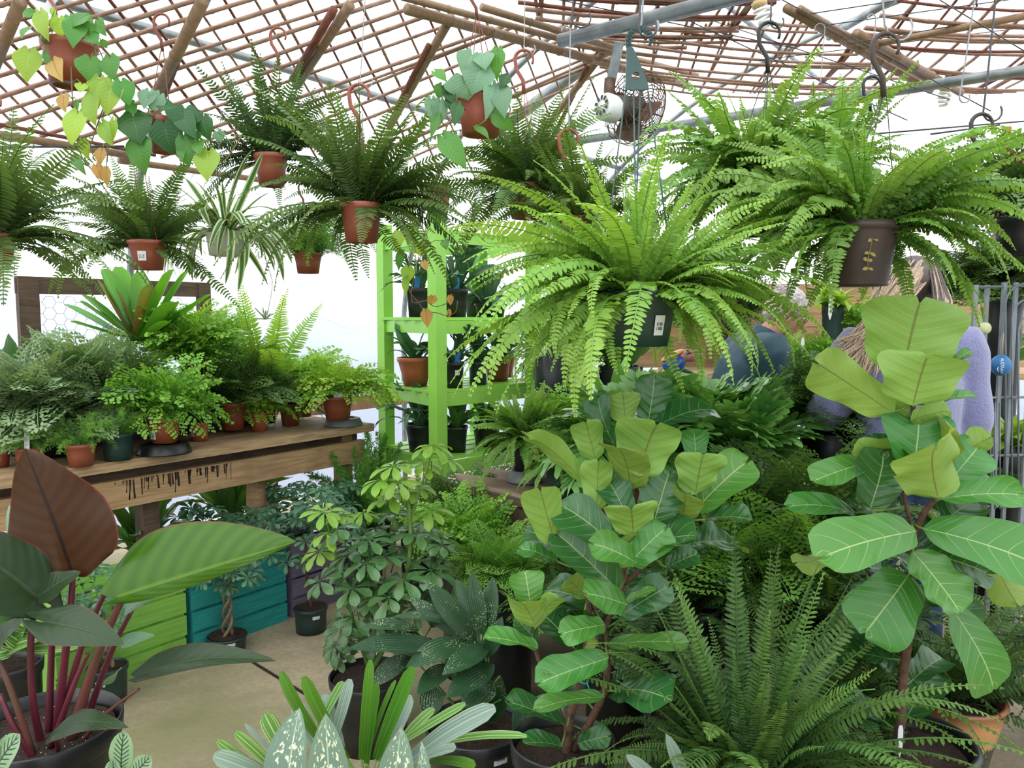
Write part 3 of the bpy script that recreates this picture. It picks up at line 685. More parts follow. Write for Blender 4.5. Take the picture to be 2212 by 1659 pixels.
def sticker(root, c, r, h, az, w, hh, zf=.5, tilt=0, mt=None, ink=True, name='price_sticker'):
    """paper label lying on a pot's side; az = angle round the pot (0 = towards the camera)"""
    def pt(a, z, e): 
        rr = r*(.72+.22*(1+z/h))+e
        return Vector(c)+Vector((math.sin(a)*rr, -math.cos(a)*rr, z))
    b = MB(); n = 6; V = []; dw = w/r/2
    for i in range(n+1):
        a = az-dw+2*dw*i/n
        for z in (-h*zf-hh/2, -h*zf+hh/2): V.append(pt(a, z+tilt*(i/n-.5), .0035))
    b.add(V, [(2*i, 2*i+2, 2*i+3, 2*i+1) for i in range(n)], [(0, 0)]*len(V)); o = b.obj(name, mt or M['paper'], root)
    if ink:
        b = MB()
        for row in range(2):
            for i in range(7):
                if random.random() < .2: continue
                a = az-dw*.6+dw*1.2*i/7; z = -h*zf-hh*(.02+.22*row)
                b.add([pt(a, z, .0045), pt(a+dw*.1, z, .0045), pt(a+dw*.1, z+hh*.16, .0045), pt(a, z+hh*.16, .0045)], [(0, 1, 2, 3)])
        b.obj('barcode', M['ink'], o)
def stake(root, c, hgt, w=.018, lean=(0, 0), mt=None, face=None):
    c = Vector(c); b = MB(); up = Vector((lean[0], lean[1], 1)).normalized(); x = Vector((1, 0, 0)) if face is None else Vector(face); y = x.cross(up).normalized()
    V = []
    for dz, ww in ((-.03, .25), (0, 1), (hgt*.8, 1), (hgt, .55)):
        for sx in (-1, 1):
            for sy in (-1, 1): V.append(c+up*dz+x*sx*ww*w/2+y*sy*.0006)
    fs = []
    for i in range(3):
        q = i*4; fs += [(q, q+2, q+6, q+4), (q+1, q+5, q+7, q+3), (q, q+4, q+5, q+1), (q+2, q+3, q+7, q+6)]
    fs += [(0, 1, 3, 2), (12, 14, 15, 13)]
    b.add(V, fs); o = b.obj('plant_tag', mt or M['stake'], root, smooth=False)
    return o
def hook_pts(top, s, ang=0, open_=1):
    """question-mark hook curve whose crown is at top"""
    x = Vector((math.cos(ang), math.sin(ang), 0))*open_; z = Vector((0, 0, 1)); r = s*.28
    c = Vector(top)-z*r
    pts = [c+x*r*math.cos(a)*1.0+z*r*math.sin(a) for a in np.linspace(-.5, PI*.95, 12)]
    return pts+[c-x*r*.85-z*r*1.0, c-x*r*.1-z*s*.62, c-z*s]
def hanger(root, c, r, top, mt, wires=4, hs=.12, ang=0, wm=None, flat=False, wr=.0016):
    """plastic hook above a hanging pot, with thin wires down to the rim"""
    hp = hook_pts(top, hs, ang); b = MB(); m = len(hp)
    b.tube(hp, [hs*.035+hs*.03*i/m for i in range(m)], 8); h = b.obj('hanger_hook', mt, root)
    foot = hp[-1]
    for k in range(wires):
        a = 2*PI*(k+.5)/wires+.4; b = MB()
        e = Vector(c)+Vector((math.cos(a)*r*.97, math.sin(a)*r*.97, -.01))
        b.tube([foot+Vector((math.cos(a), math.sin(a), 0))*hs*.06, foot.lerp(e, .5), e], wr, 4); b.obj('hanger_wire', wm or mt, root)
def wire_hook(top, bot, mt, label, r=.0028, s=.07, ang=0, cat='hook', grp=None):
    """steel S hook or rod from the lattice down to a hanger"""
    top = Vector(top); bot = Vector(bot); x = Vector((math.cos(ang), math.sin(ang), 0)); z = Vector((0, 0, 1)); q = s*.32
    up = [top+x*q*2*0-x*q*(1-math.cos(a))*1+z*q*math.sin(a) for a in np.linspace(PI*1.15, 0, 9)]
    dn = [bot+x*q*(1-math.cos(a))-z*q*math.sin(a)+z*q for a in np.linspace(0, PI*1.2, 9)]
    b = MB(); b.tube(up+[top.lerp(bot, .35), top.lerp(bot, .7)]+dn, r, 6); o = b.obj('wire_hook', mt, off=top)
    tag(o, label, cat, grp); return o
# ------------------------------------------------------------------ plant builders
def fr_matrix(off, az, tilt, roll, s):
    return Matrix.Translation(off) @ Matrix.Rotation(az, 4, 'Z') @ Matrix.Rotation(tilt, 4, 'X') @ Matrix.Rotation(roll, 4, 'Y') @ Matrix.Scale(s, 4)
def fronds(root, c, key, n, L, r0, mix=(.3, .4, .3), name='frond', merge=False, extra=(), az0=None, az1=None, lv=.25, tiltv=.15, stuff=False, clear=0, ups=1.0, drs=1.0, short=None):
    """crown of fronds at c; mix = shares of upright, arching and drooping ones"""
    S = LF[key]; off0 = Vector(c)-ORIG(root); items = []
    for i in range(n):
        q = (i+random.random())/n; g = i*2.39996+random.uniform(-.4, .4)
        if az0 is not None: g = random.uniform(R(az0), R(az1))
        cat = 'up' if q < mix[0] else 'arch' if q < mix[0]+mix[1] else 'droop'
        rr = r0*(.15+.55*q*random.uniform(.6, 1.2))
        if clear and cat != 'up' and abs((math.degrees(g) % 360)-180) < clear: g = PI+random.choice((-1, 1))*R(clear+rv(0, 60))
        gd = math.degrees(g) % 360; kf = short[2] if short and short[0] < gd < short[1] and cat != 'up' else 1
        items.append((g, cat, kf*L*random.uniform(1-lv, 1+lv*.6)*(ups if cat == 'up' else drs if cat == 'droop' else 1), random.uniform(-tiltv, tiltv), rr))
    for e in extra: items.append((R(e[0]), e[1], e[2]*L, e[3] if len(e) > 3 else 0, r0*.3))
    if not merge:
        for g, cat, l, tl, rr in items:
            o = off0+Vector((-math.sin(g), math.cos(g), 0))*rr
            inst(name, random.choice(S[cat]), root, fr_matrix(o, g, -tl, random.uniform(-.45, .45), l))
        return
    Vs = []; Fs = []; UVs = []; RN = []; n0 = 0; mt = None
    for g, cat, l, tl, rr in items:
        me = random.choice(S[cat]); mt = me.materials[0] if mt is None else mt
        k = len(me.vertices); v = np.empty(k*3, np.float32); me.vertices.foreach_get('co', v); v = v.reshape(-1, 3)
        o = off0+Vector((-math.sin(g), math.cos(g), 0))*rr
        Mx = np.array(fr_matrix(o, g, -tl, random.uniform(-.45, .45), l)); v = v@Mx[:3, :3].T+Mx[:3, 3]
        Vs.append(v); nl = len(me.loops); li = np.empty(nl, np.int32); me.loops.foreach_get('vertex_index', li)
        ls = np.empty(len(me.polygons), np.int32); me.polygons.foreach_get('loop_total', ls); Fs.append((li+n0, ls))
        u = np.empty(nl*2, np.float32); me.uv_layers[0].data.foreach_get('uv', u); UVs.append(u); RN.append(np.full(k, random.random(), np.float32)); n0 += k
    me = bpy.data.meshes.new(name); V = np.concatenate(Vs); LI = np.concatenate([f[0] for f in Fs]); LT = np.concatenate([f[1] for f in Fs])
    me.vertices.add(len(V)); me.vertices.foreach_set('co', V.astype(np.float32).ravel()); me.loops.add(len(LI)); me.loops.foreach_set('vertex_index', LI)
    me.polygons.add(len(LT)); st = np.concatenate([[0], np.cumsum(LT)[:-1]]).astype(np.int32); me.polygons.foreach_set('loop_start', st); me.polygons.foreach_set('loop_total', LT)
    ul = me.uv_layers.new(name='UVMap'); me.update(calc_edges=True); ul = me.uv_layers[0]; ul.data.foreach_set('uv', np.concatenate(UVs))
    a = me.attributes.new('rnd', 'FLOAT', 'POINT'); a.data.foreach_set('value', np.concatenate(RN)); me.materials.append(mt); me.validate()
    o = bpy.data.objects.new('foliage' if name == 'frond' else name, me); COL.objects.link(o); o.parent = root
    if stuff: o['kind'] = 'stuff'
def potted(name, cat, label, c, r, h, pm, key, n, L, mix=(.3, .4, .3), kind='round', group=None, part='frond', merge=True, r0=None, dz=0.0, **kw):
    root = thing(name, Vector(c)-Vector((0, 0, h)), label, cat, group)
    if pm: pot(root, c, r, h, M[pm], kind)
    fronds(root, Vector(c)+Vector((0, 0, -.02+dz)), key, n, L, r0 or r*.8, mix, part, merge, **kw)
    return root
def heart_leaf(root, base, d, size, mt, nrm, petl=.05, petm=None, origin=None):
    b = MB(); base = Vector(base); d = Vector(d).normalized()
    leaf(b, base, base+d*size, nrm, size*.92, 'heart', sag=.05, cup=.12, wave=.02, freq=1.2, ph=random.random()*6, n=10, m=5, back=.2, curl=.1)
    o = b.obj('leaf', M[mt], root)
    if origin is not None:
        q = Vector(origin); b = MB(); b.tube([q, q.lerp(base, .5)+Vector((0, 0, .015)), base], .0018, 5); b.obj('petiole', M[petm or 'stem'], root)
# ------------------------------------------------------------------ hanging plants
def px(w, Y): return w*Y/F
TOPZ = 3.1
def hang(name, cat, label, x, y, wpx, hpx, Y, pm, key, n, L, mix, hook=None, hm='terra', wm=None, kind='round', merge=False, part='frond', extra=(), wires=3, hs=.10, lv=.4, tiltv=.28, group=None, soil=True, dz=0.0, r0=None, fill=.55, clear=0, ups=1.0, drs=1.0, short=None):
    c = P(x, y, Y); r = px(wpx, Y)/2; h = px(hpx, Y)
    root = thing(name, c-Vector((0, 0, h)), label, cat, group)
    pot(root, c, r, h, M[pm], kind, soil)
    fronds(root, c+Vector((0, 0, -.03+dz)), key, n, L, r0 or r*.85, mix, part, merge, extra=extra, lv=lv, tiltv=tiltv, clear=clear, ups=ups, drs=drs, short=short)
    if not merge and part == 'frond': fronds(root, c+Vector((0, 0, -.03+dz)), key, max(0, int(n*fill)), L*.92, (r0 or r*.85), mix, part, True, lv=lv+.1, tiltv=tiltv+.1, stuff=True, clear=clear, ups=ups*.9, drs=drs*.95, short=short)
    if hook:
        t = P(hook[0], hook[1], Y); t.y = c.y+.0
        hanger(root, c, r, t, M[hm], wires, hs, 0, M[wm] if wm else None)
    return root, c, r, h
# bright fern in front
root, c, r, h = hang('boston_fern', 'fern', 'huge bright green fern cascading over a dark green basin pot, front and centre', 1372, 628, 196, 118, 2.05, 'dgreen', 'bost', 98, .48, (.15, .37, .48),
    fill=1.3, ups=.8, drs=.98, clear=20, short=(190, 262, .72), extra=[(5, 'up', 1.05), (-12, 'up', 1.0), (150, 'up', .8), (-90, 'arch', 1.0), (90, 'arch', 1.05), (75, 'arch', 1.1), (-70, 'arch', 1.05), (175, 'droop', 1.0)], r0=.1)
sticker(root, c, r, h, .52, .036, .05, .62)
# flat ribbed plastic hook with a round hole
def plate_hook(root, c, r, top, s, Y, mt):
    b = MB(); x = Vector((1, 0, 0)); z = Vector((0, 0, 1)); y = Vector((0, 1, 0)); t = Vector(top)
    cen = t-z*s*.30; R1, R2 = s*.30, s*.185; V = []; n = 26; ang = np.linspace(R(-22), R(205), n)
    for i, a in enumerate(ang):
        k = i/(n-1); ri = R2+(.05*s*(1-k)**3*0); ro = R1*(.78+.22*min(1, k*3))
        for rr in (ri, ro):
            for d in (-1, 1): V.append(cen+x*math.cos(a)*rr+z*math.sin(a)*rr+y*d*.005)
    fs = []
    for i in range(n-1):
        q = i*4; fs += [(q, q+2, q+6, q+4), (q+1, q+5, q+7, q+3), (q, q+4, q+5, q+1), (q+2, q+3, q+7, q+6)]
    fs += [(0, 1, 3, 2), (n*4-4, n*4-2, n*4-1, n*4-3)]; b.add(V, fs)
    for i in range(1, n-2, 2):                       # zig-zag stiffening ribs
        a0, a1 = ang[i], ang[i+2] if i+2 < n else ang[-1]
        for d in (-1,):
            p = cen+(x*math.cos(a0)+z*math.sin(a0))*R2*1.03+y*d*.008; q = cen+(x*math.cos((a0+a1)/2)+z*math.sin((a0+a1)/2))*R1*.97+y*d*.008; e = cen+(x*math.cos(a1)+z*math.sin(a1))*R2*1.03+y*d*.008
            b.beam(p, q, .001, .0025, y); b.beam(q, e, .001, .0025, y)
    # arm and plate with the hole
    a = ang[-1]; A0 = cen+x*math.cos(a)*R1+z*math.sin(a)*R1; B0 = cen+x*math.cos(a)*R2+z*math.sin(a)*R2
    zb = -1.28*s; pl = cen.x-.29*s; pr = cen.x+.19*s; hc = Vector((cen.x-.08*s, cen.y, t.z-.98*s)); hr = .078*s
    outl = [A0, Vector((pl+.02*s, cen.y, t.z-.75*s)), Vector((pl, cen.y, t.z+zb))]
    for k in range(9): outl.append(Vector((pl+(pr-pl)*(k+1)/10, cen.y, t.z+zb+.035*s*abs(math.sin((k+1)*PI*.3)))))
    outl += [Vector((pr, cen.y, t.z+zb)), Vector((pr-.005*s, cen.y, t.z+zb+.1*s)), Vector((cen.x-.02*s, cen.y, t.z-.68*s)), B0]
    V = []; k = 56; fs = []; o2 = [(p.x-hc.x, p.z-hc.z) for p in outl]
    def ray(a):
        d = (math.cos(a), math.sin(a)); best = 9
        for i in range(len(o2)):
            p, q = o2[i], o2[(i+1) % len(o2)]; e = (q[0]-p[0], q[1]-p[1]); den = d[0]*e[1]-d[1]*e[0]
            if abs(den) < 1e-12: continue
            t_ = (p[0]*e[1]-p[1]*e[0])/den; s_ = (p[0]*d[1]-p[1]*d[0])/den
            if t_ > 0 and -1e-6 <= s_ <= 1+1e-6: best = min(best, t_)
        return best
    for i in range(k):
        a = 2*PI*i/k; d = x*math.cos(a)+z*math.sin(a)
        for w in (hc+d*ray(a), hc+d*hr):
            for e in (-1, 1): V.append(w+y*e*.004)
    for i in range(k):
        q, w = i*4, ((i+1) % k)*4; fs += [(q, w, w+2, q+2), (q+1, q+3, w+3, w+1), (q, q+1, w+1, w), (q+2, w+2, w+3, q+3)]
    b.add(V, fs); b.obj('hanger_hook', mt, root, smooth=False)
    for k, (xx, e) in enumerate(((pl+.01*s, (-.8, -.3)), (cen.x-.12*s, (-.1, -.95)), (cen.x+.02*s, (.1, .95)), (pr-.01*s, (.85, -.2)))):
        b = MB(); p = Vector((xx, cen.y, t.z+zb)); q = Vector(c)+Vector((e[0]*r, e[1]*r, -.01)); b.tube([p, p.lerp(q, .5), q], .0022, 6); b.obj('hanger_wire', mt, root)
tp = P(1383, 56, 2.05); plate_hook(root, c, r, tp, .125, 2.05, mat('bottle green plastic', '#2f4a47', '#3a5652', .4, 9))
wire_hook(P(1391, -30, 2.05), tp+Vector((.002, 0, -.022)), M['steel'], 'steel wire hook holding the flat ribbed green plastic hanger with a round hole')
wire_hook(P(1385, -20, 2.0), P(1379, 80, 2.0), M['wire'], 'dark thin hook beside the flat ribbed green plastic hanger')
# upper right fern
root, c, r, h = hang('boston_fern', 'fern', 'tall fern on a black strap hook, below the first spiral bulb', 1640, 395, 150, 110, 2.75, 'black', 'bost2', 80, .48, (.22, .45, .33), hook=(1662, 48), hm='black', wires=4, hs=.13,
    fill=1.1, ups=.7, extra=[(12, 'up', 1.25), (30, 'up', 1.15, .1), (70, 'up', .9)], r0=.1)
wire_hook(P(1668, -40, 2.75), P(1664, 62, 2.75), M['wire'], 'black hook under the first spiral bulb')
# right fern in the brown ribbed pot
root, c, r, h = hang('boston_fern', 'fern', 'large ruffled fern in a brown ribbed pot, hanging over the woman', 1862, 482, 150, 134, 2.2, 'brown', 'bost2', 90, .48, (.16, .42, .42), hook=(1914, 72), hm='brown', kind='brownribs', wires=3, hs=.13, clear=40,
    fill=1.2, ups=.62, drs=.8, extra=[(-25, 'up', 1.0), (-60, 'arch', 1.15), (-75, 'arch', 1.2), (-95, 'arch', 1.1), (60, 'arch', 1.0), (185, 'arch', .8), (200, 'arch', .9)], r0=.1)
for dx in (-.02,):
    b = MB(); q = c+Vector((dx, -r*.86, -.02)); pts = [q]
    for k in range(4): pts.append(pts[-1]+Vector((rv(-.02, .02), -.002, rv(-.04, -.02))))
    b.tube(pts, .0015, 4)
    for p_ in pts[1:]:
        for sg in (-1, 1): leaf(b, p_, Vector(p_)+Vector((sg*rv(.008, .018), -.004, rv(-.012, .008))), (rv(-.5, .5), -1, .3), rv(.006, .012), 'oval', n=4, m=1)
    b.obj('runner', M['fade'], root)
wire_hook(P(1905, -20, 2.2), P(1914, 88, 2.2), M['steel'], 'steel S hook carrying the brown strap hanger of the large ruffled fern', s=.11)
# second row
hang('sword_fern', 'fern', 'dark fern with a lone upright plume in a terracotta pot, hanging below the lattice beam', 585, 334, 72, 66, 3.5, 'terra', 'dark', 62, .40, (.45, .36, .19), hook=(600, 60), hs=.12, fill=.4, clear=55, extra=[(10, 'up', 1.25), (165, 'arch', .8), (-100, 'arch', .9)])
hang('sword_fern', 'fern', 'long-fronded fern in a terracotta pot hung left of the lime green shelf', 780, 440, 92, 82, 2.9, 'terra', 'sword', 80, .47, (.3, .36, .34), hook=(775, 182), hs=.13, fill=.4, clear=42, ups=.85,
     extra=[(0, 'up', 1.05), (8, 'up', 1.0), (95, 'arch', 1.0), (80, 'arch', 1.1), (-85, 'arch', 1.0), (160, 'droop', .9), (-160, 'droop', .85)])
wire_hook(P(790, -30, 2.9), P(778, 190, 2.9), M['steel'], 'long steel rod above the long-fronded fern left of the green shelf', r=.002)
root, c, r, h = hang('sword_fern', 'fern', 'fern in a terracotta pot with a white sticker, above the bromeliad', 318, 520, 82, 62, 3.0, 'terra', 'sword', 76, .37, (.3, .45, .25), hook=(300, 250), hs=.1, fill=.3, clear=55, short=(215, 325, .55), extra=[(95, 'arch', 1.1), (80, 'arch', 1.0)])
sticker(root, c, r, h, .1, .035, .035, .55)
hang('sword_fern', 'fern', 'fern cut by the left edge with a long lime frond hanging towards the bench', -15, 505, 90, 60, 2.4, 'terra', 'sword', 60, .40, (.3, .37, .33), hook=(-20, 200), fill=.3, extra=[(-60, 'droop', 1.2), (-75, 'droop', 1.3), (-95, 'arch', 1.1), (-100, 'up', .8)])
hang('sword_fern', 'fern', 'fern hanging behind the silvery heartleaf vine on a terracotta hook', 1140, 400, 95, 70, 3.2, 'terra', 'sword', 66, .42, (.33, .34, .33), hook=(1132, 108), hs=.13, extra=[(-35, 'up', 1.15), (-50, 'up', 1.3, .15), (180, 'droop', .9), (-60, 'arch', 1.2)])
wire_hook(P(1134, -40, 3.2), P(1132, 118, 3.2), M['steel'], 'steel rod above the fern behind the silvery heartleaf vine', r=.0022)
hang('sword_fern', 'fern', 'fern hanging on the red hook under a dark S hook, half behind the bright fern', 1250, 470, 95, 70, 3.0, 'terra', 'sword', 50, .36, (.35, .4, .25), hook=(1228, 280), hs=.13)
wire_hook(P(1240, -40, 3.0), P(1235, 60, 3.0), M['wire'], 'dark S hook near the middle of the lattice', r=.0035, s=.11)
wire_hook(P(1232, 66, 3.0), P(1228, 292, 3.0), M['steel'], 'long steel rod between the dark S hook and the red hanger', r=.003, s=.05)
# spider plant in white square pot
root, c, r, h = hang('spider_plant', 'spider plant', 'variegated spider plant in a white square hanging pot', 486, 500, 84, 52, 3.4, 'white', 'spider', 70, .34, (.2, .35, .45), kind='square', part='leaf', hook=None)
b = MB(); o = ORIG(root)
pp = [P(555, 530, 3.4), P(580, 580, 3.4), P(588, 620, 3.4), P(575, 690, 3.4)]; b.tube([c]+pp, .0015, 4, smooth=3)
b.tube([pp[1], P(598, 640, 3.4), P(590, 668, 3.4)], .001, 3)
for k in range(12):
    a = rv(0, 6.3); q = pp[-1]+Vector((math.cos(a)*.05, math.sin(a)*.05, rv(.0, .06))); leaf(b, pp[-1], q, (0, -1, .2), .006, 'strap', sag=.2, n=5, m=1)
b.obj('runner', M['spider'], root)
for k in range(3):
    a = 2*PI*k/3+.5; b = MB(); b.tube([c+Vector((math.cos(a)*r, math.sin(a)*r, 0)), c+Vector((0, 0, .5))], .001, 3); b.obj('hanger_wire', M['steel'], root)
# asparagus fern
root, c, r, h = hang('asparagus_fern', 'fern', 'feathery asparagus fern in a small terracotta pot against the white film', 665, 546, 62, 44, 3.6, 'terra', 'aspar', 70, .20, (.5, .35, .15), hook=(655, 395), hs=.08,
    extra=[(95, 'arch', 1.5), (80, 'droop', 1.7), (100, 'droop', 1.9), (110, 'droop', 2.0), (-85, 'arch', 1.6), (-95, 'arch', 2.0), (-100, 'arch', 2.3)])
hang('hanging_basket', 'plant', 'dark bushy hanging plant cut by the right edge, above the metal trellis', 2205, 470, 110, 80, 3.3, 'black', 'lacyd', 50, .42, (.2, .4, .4), hook=(2122, 246), hm='brown', hs=.16, merge=True)
wire_hook(P(2150, 5, 3.3), P(2123, 262, 3.3), M['wire'], 'long black S hook at the right, below the upper lattice', r=.004, s=.12)
wire_hook(P(2108, -20, 3.5), P(2072, 222, 3.5), M['steel'], 'empty pale steel rod hook right of the second spiral bulb', r=.003, s=.07)
hang('boston_fern', 'fern', 'bushy fern between the two largest right-hand ferns, on a small black hook', 1800, 360, 110, 80, 3.1, 'black', 'bost2', 46, .38, (.3, .45, .25), hook=(1884, 165), hm='black', hs=.12, merge=True)
wire_hook(P(1892, 40, 3.1), P(1880, 172, 3.1), M['steel'], 'steel rod carrying the small black hook behind the brown strap hanger', r=.0025, s=.05)
wire_hook(P(1782, 62, 3.6), P(1772, 185, 3.6), M['steel'], 'thin pale hook between the two black hangers', r=.002, s=.07)
# heartleaf vines: pot plus single leaves read one by one (base x,y, tip x,y, width px, material)
def vine_plant(label, x, y, wpx, hpx, Y, leaves, stems, hook=None, hm='terra', wires=3):
    c = P(x, y, Y); r = px(wpx, Y)/2; h = px(hpx, Y); root = thing('heartleaf_vine', c-Vector((0, 0, h)), label, 'vine')
    pot(root, c, r, h, M['terra'], 'round')
    for s in stems:
        b = MB(); pts = [P(a[0], a[1], Y-(a[2] if len(a) > 2 else r*1.05)) for a in s]; b.tube([c]+pts, .0022, 5, smooth=4); b.obj('vine_stem', M['vine'], root)
    for (bx, by, tx, ty, w, mt, *dd) in leaves:
        d = dd[0] if dd else r*1.15
        p, q = P(bx, by, Y-d), P(tx, ty, Y-d-rv(-.02, .03)); A = (q-p); nrm = Vector((rv(-.45, .45), -1, rv(.0, .7)))
        b = MB(); leaf(b, p, q, nrm, px(w, Y)*1.15, 'heart', sag=.07, cup=.1, wave=.02, freq=1.2, ph=rv(0, 6), n=11, m=5, back=.2, curl=.08); b.obj('leaf', M[mt], root)
        near = c if not stems else min((P(a[0], a[1], Y-r*1.05) for s in stems for a in s), key=lambda v: (v-p).length)
        if (near-p).length > .22: near = c+Vector((rv(-.5, .5)*r, rv(-.6, .3)*r, 0))
        b = MB(); b.tube([near, near.lerp(p, .5)+Vector((0, 0, .012)), p], .0016, 4); b.obj('petiole', M['stem'], root)
    if hook:
        t = P(hook[0], hook[1], Y); t.y = c.y; hanger(root, c, r, t, M[hm], wires, .09, 0, None)
    return root
h1 = vine_plant('lime trailing heartleaf vine in a terracotta pot near the upper left corner', 150, 92, 112, 88, 2.6,
  [(86, 28, 103, 88, 32, 'heartlime'), (62, 60, 45, 82, 24, 'heart'), (72, 28, 45, 30, 18, 'heart'), (128, 40, 132, 82, 34, 'heartlime'), (165, 45, 157, 103, 42, 'heart'), (185, 35, 152, 60, 34, 'heart'), (212, 45, 228, 78, 26, 'heart'), (195, 75, 212, 95, 30, 'heart'), (220, 88, 232, 105, 14, 'heart'), (118, 22, 113, 42, 22, 'heartlime'), (195, 52, 186, 75, 24, 'heart'), (180, 40, 205, 62, 30, 'heart', .02), (150, 35, 165, 62, 30, 'heart', .0),
   (63, 112, 57, 178, 50, 'heartlime'), (115, 132, 133, 175, 36, 'heartgold'), (195, 128, 192, 178, 50, 'heart'), (238, 125, 247, 175, 42, 'heart'), (215, 172, 210, 235, 44, 'heartlime'), (243, 178, 228, 250, 46, 'heartlime'), (262, 178, 280, 228, 40, 'heart'), (198, 205, 203, 272, 42, 'heartlime'), (138, 207, 140, 243, 30, 'heartgold'),
   (168, 245, 152, 316, 42, 'heartlime'), (166, 220, 168, 245, 16, 'heart'), (222, 268, 243, 316, 32, 'heartlime'), (246, 262, 238, 318, 18, 'heartlime'), (180, 305, 190, 346, 20, 'heartlime'), (220, 325, 216, 358, 26, 'heartgold'), (208, 358, 222, 392, 22, 'heartgold'), (230, 365, 231, 404, 18, 'heartgold'), (160, 338, 185, 378, 20, 'heart'), (178, 182, 172, 200, 24, 'heartlime'), (97, 115, 108, 150, 12, 'heart')],
  [[(195, 80), (208, 120), (222, 175), (228, 215), (215, 255), (200, 300), (195, 325), (215, 350), (222, 385)], [(95, 95), (78, 120), (68, 150), (62, 165)], [(200, 85), (235, 165), (240, 210), (222, 250), (232, 310), (231, 350)], [(155, 178), (157, 215), (165, 245), (166, 300), (180, 345), (205, 372)]], hook=(118, -40))
b = MB(); b.add([P(88, 26, 2.62), P(108, 30, 2.62), P(132, -14, 2.6), P(112, -20, 2.6)], [(0, 1, 2, 3)]); b.obj('plant_tag', M['stake'], h1, smooth=False)
vine_plant('dark green heartleaf vine in a terracotta pot, left of the upright-plumed fern', 352, 255, 66, 72, 2.6,
  [(288, 250, 302, 312, 66, 'heartdk'), (300, 300, 312, 378, 52, 'heart'), (355, 268, 372, 336, 60, 'heartdk'), (400, 235, 398, 285, 66, 'heartdk'), (390, 245, 424, 300, 40, 'heartdk'), (440, 255, 452, 305, 38, 'heartdk'), (398, 295, 408, 364, 34, 'heart'), (430, 305, 432, 335, 30, 'heart'), (450, 330, 446, 392, 50, 'heartlime'), (322, 198, 310, 235, 34, 'heartsil'), (345, 205, 325, 240, 34, 'heartsil'), (290, 225, 272, 250, 30, 'heart'), (345, 225, 385, 235, 26, 'heartdk'), (470, 285, 478, 308, 24, 'heartsil'), (420, 285, 425, 305, 40, 'heart'), (390, 318, 392, 352, 16, 'heart'), (305, 215, 330, 222, 20, 'heartlime')],
  [[(330, 245), (322, 262)], [(380, 258), (402, 290), (425, 300)], [(420, 315), (440, 345), (480, 350), (505, 320), (520, 295)]], hook=(348, 30), hm='reddish')
vine_plant('silvery heartleaf vine in a terracotta pot, close under the round bamboo beam', 1038, 208, 106, 80, 2.6,
  [(1000, 165, 1012, 217, 80, 'heartsil'), (1040, 145, 1018, 205, 62, 'heartsil'), (1020, 118, 1000, 165, 52, 'heartsil'), (1045, 118, 1048, 150, 40, 'heartsil'), (955, 185, 945, 215, 26, 'heart'), (962, 190, 985, 228, 26, 'heartdk'), (932, 215, 935, 265, 30, 'heartsil'), (950, 220, 948, 275, 30, 'heartsil'), (988, 225, 982, 272, 26, 'heartdk'), (968, 210, 996, 262, 22, 'heartdk'), (1062, 185, 1050, 260, 30, 'heartsil'), (1075, 110, 1072, 175, 34, 'heart'), (1082, 190, 1090, 255, 40, 'heartsil'), (960, 298, 1008, 365, 44, 'heart'), (1068, 245, 1112, 285, 32, 'heart'), (940, 155, 965, 175, 26, 'heart'), (1095, 165, 1080, 190, 24, 'heartdk'), (945, 250, 930, 300, 18, 'heart'), (1030, 275, 1058, 300, 18, 'heart')],
  [[(985, 205), (960, 230), (950, 255), (965, 275)], [(1090, 215), (1102, 240), (1080, 250)], [(975, 260), (960, 290)]], hook=(1030, -40), hm='reddish', wires=4)
# long vine trailing in front of the shelf
root = vine_plant('copper tipped heartleaf vine trailing in front of the lime green shelf', 945, 400, 62, 58, 3.8,
  [(905, 525, 912, 555, 32, 'heartlime'), (862, 500, 857, 545, 24, 'heartlime'), (890, 490, 880, 530, 30, 'heartlime'), (868, 545, 860, 585, 20, 'heart'), (882, 578, 880, 612, 28, 'heartlime'), (878, 600, 876, 640, 16, 'heartlime'), (915, 565, 922, 585, 16, 'heartgold'), (935, 640, 930, 660, 20, 'heartgold'), (920, 672, 924, 708, 24, 'heartgold'), (971, 640, 974, 660, 14, 'heartgold'), (971, 670, 970, 688, 10, 'heartgold'), (940, 440, 945, 500, 24, 'heart'), (880, 440, 890, 480, 26, 'heartlime'), (960, 520, 965, 540, 18, 'heart')],
  [[(905, 470), (895, 520), (885, 560), (880, 600), (885, 630), (905, 655), (918, 672), (945, 676), (968, 682), (985, 672), (988, 650)], [(925, 470), (920, 530), (905, 560), (895, 585)], [(888, 632), (920, 650), (940, 662), (965, 655), (980, 640)]])
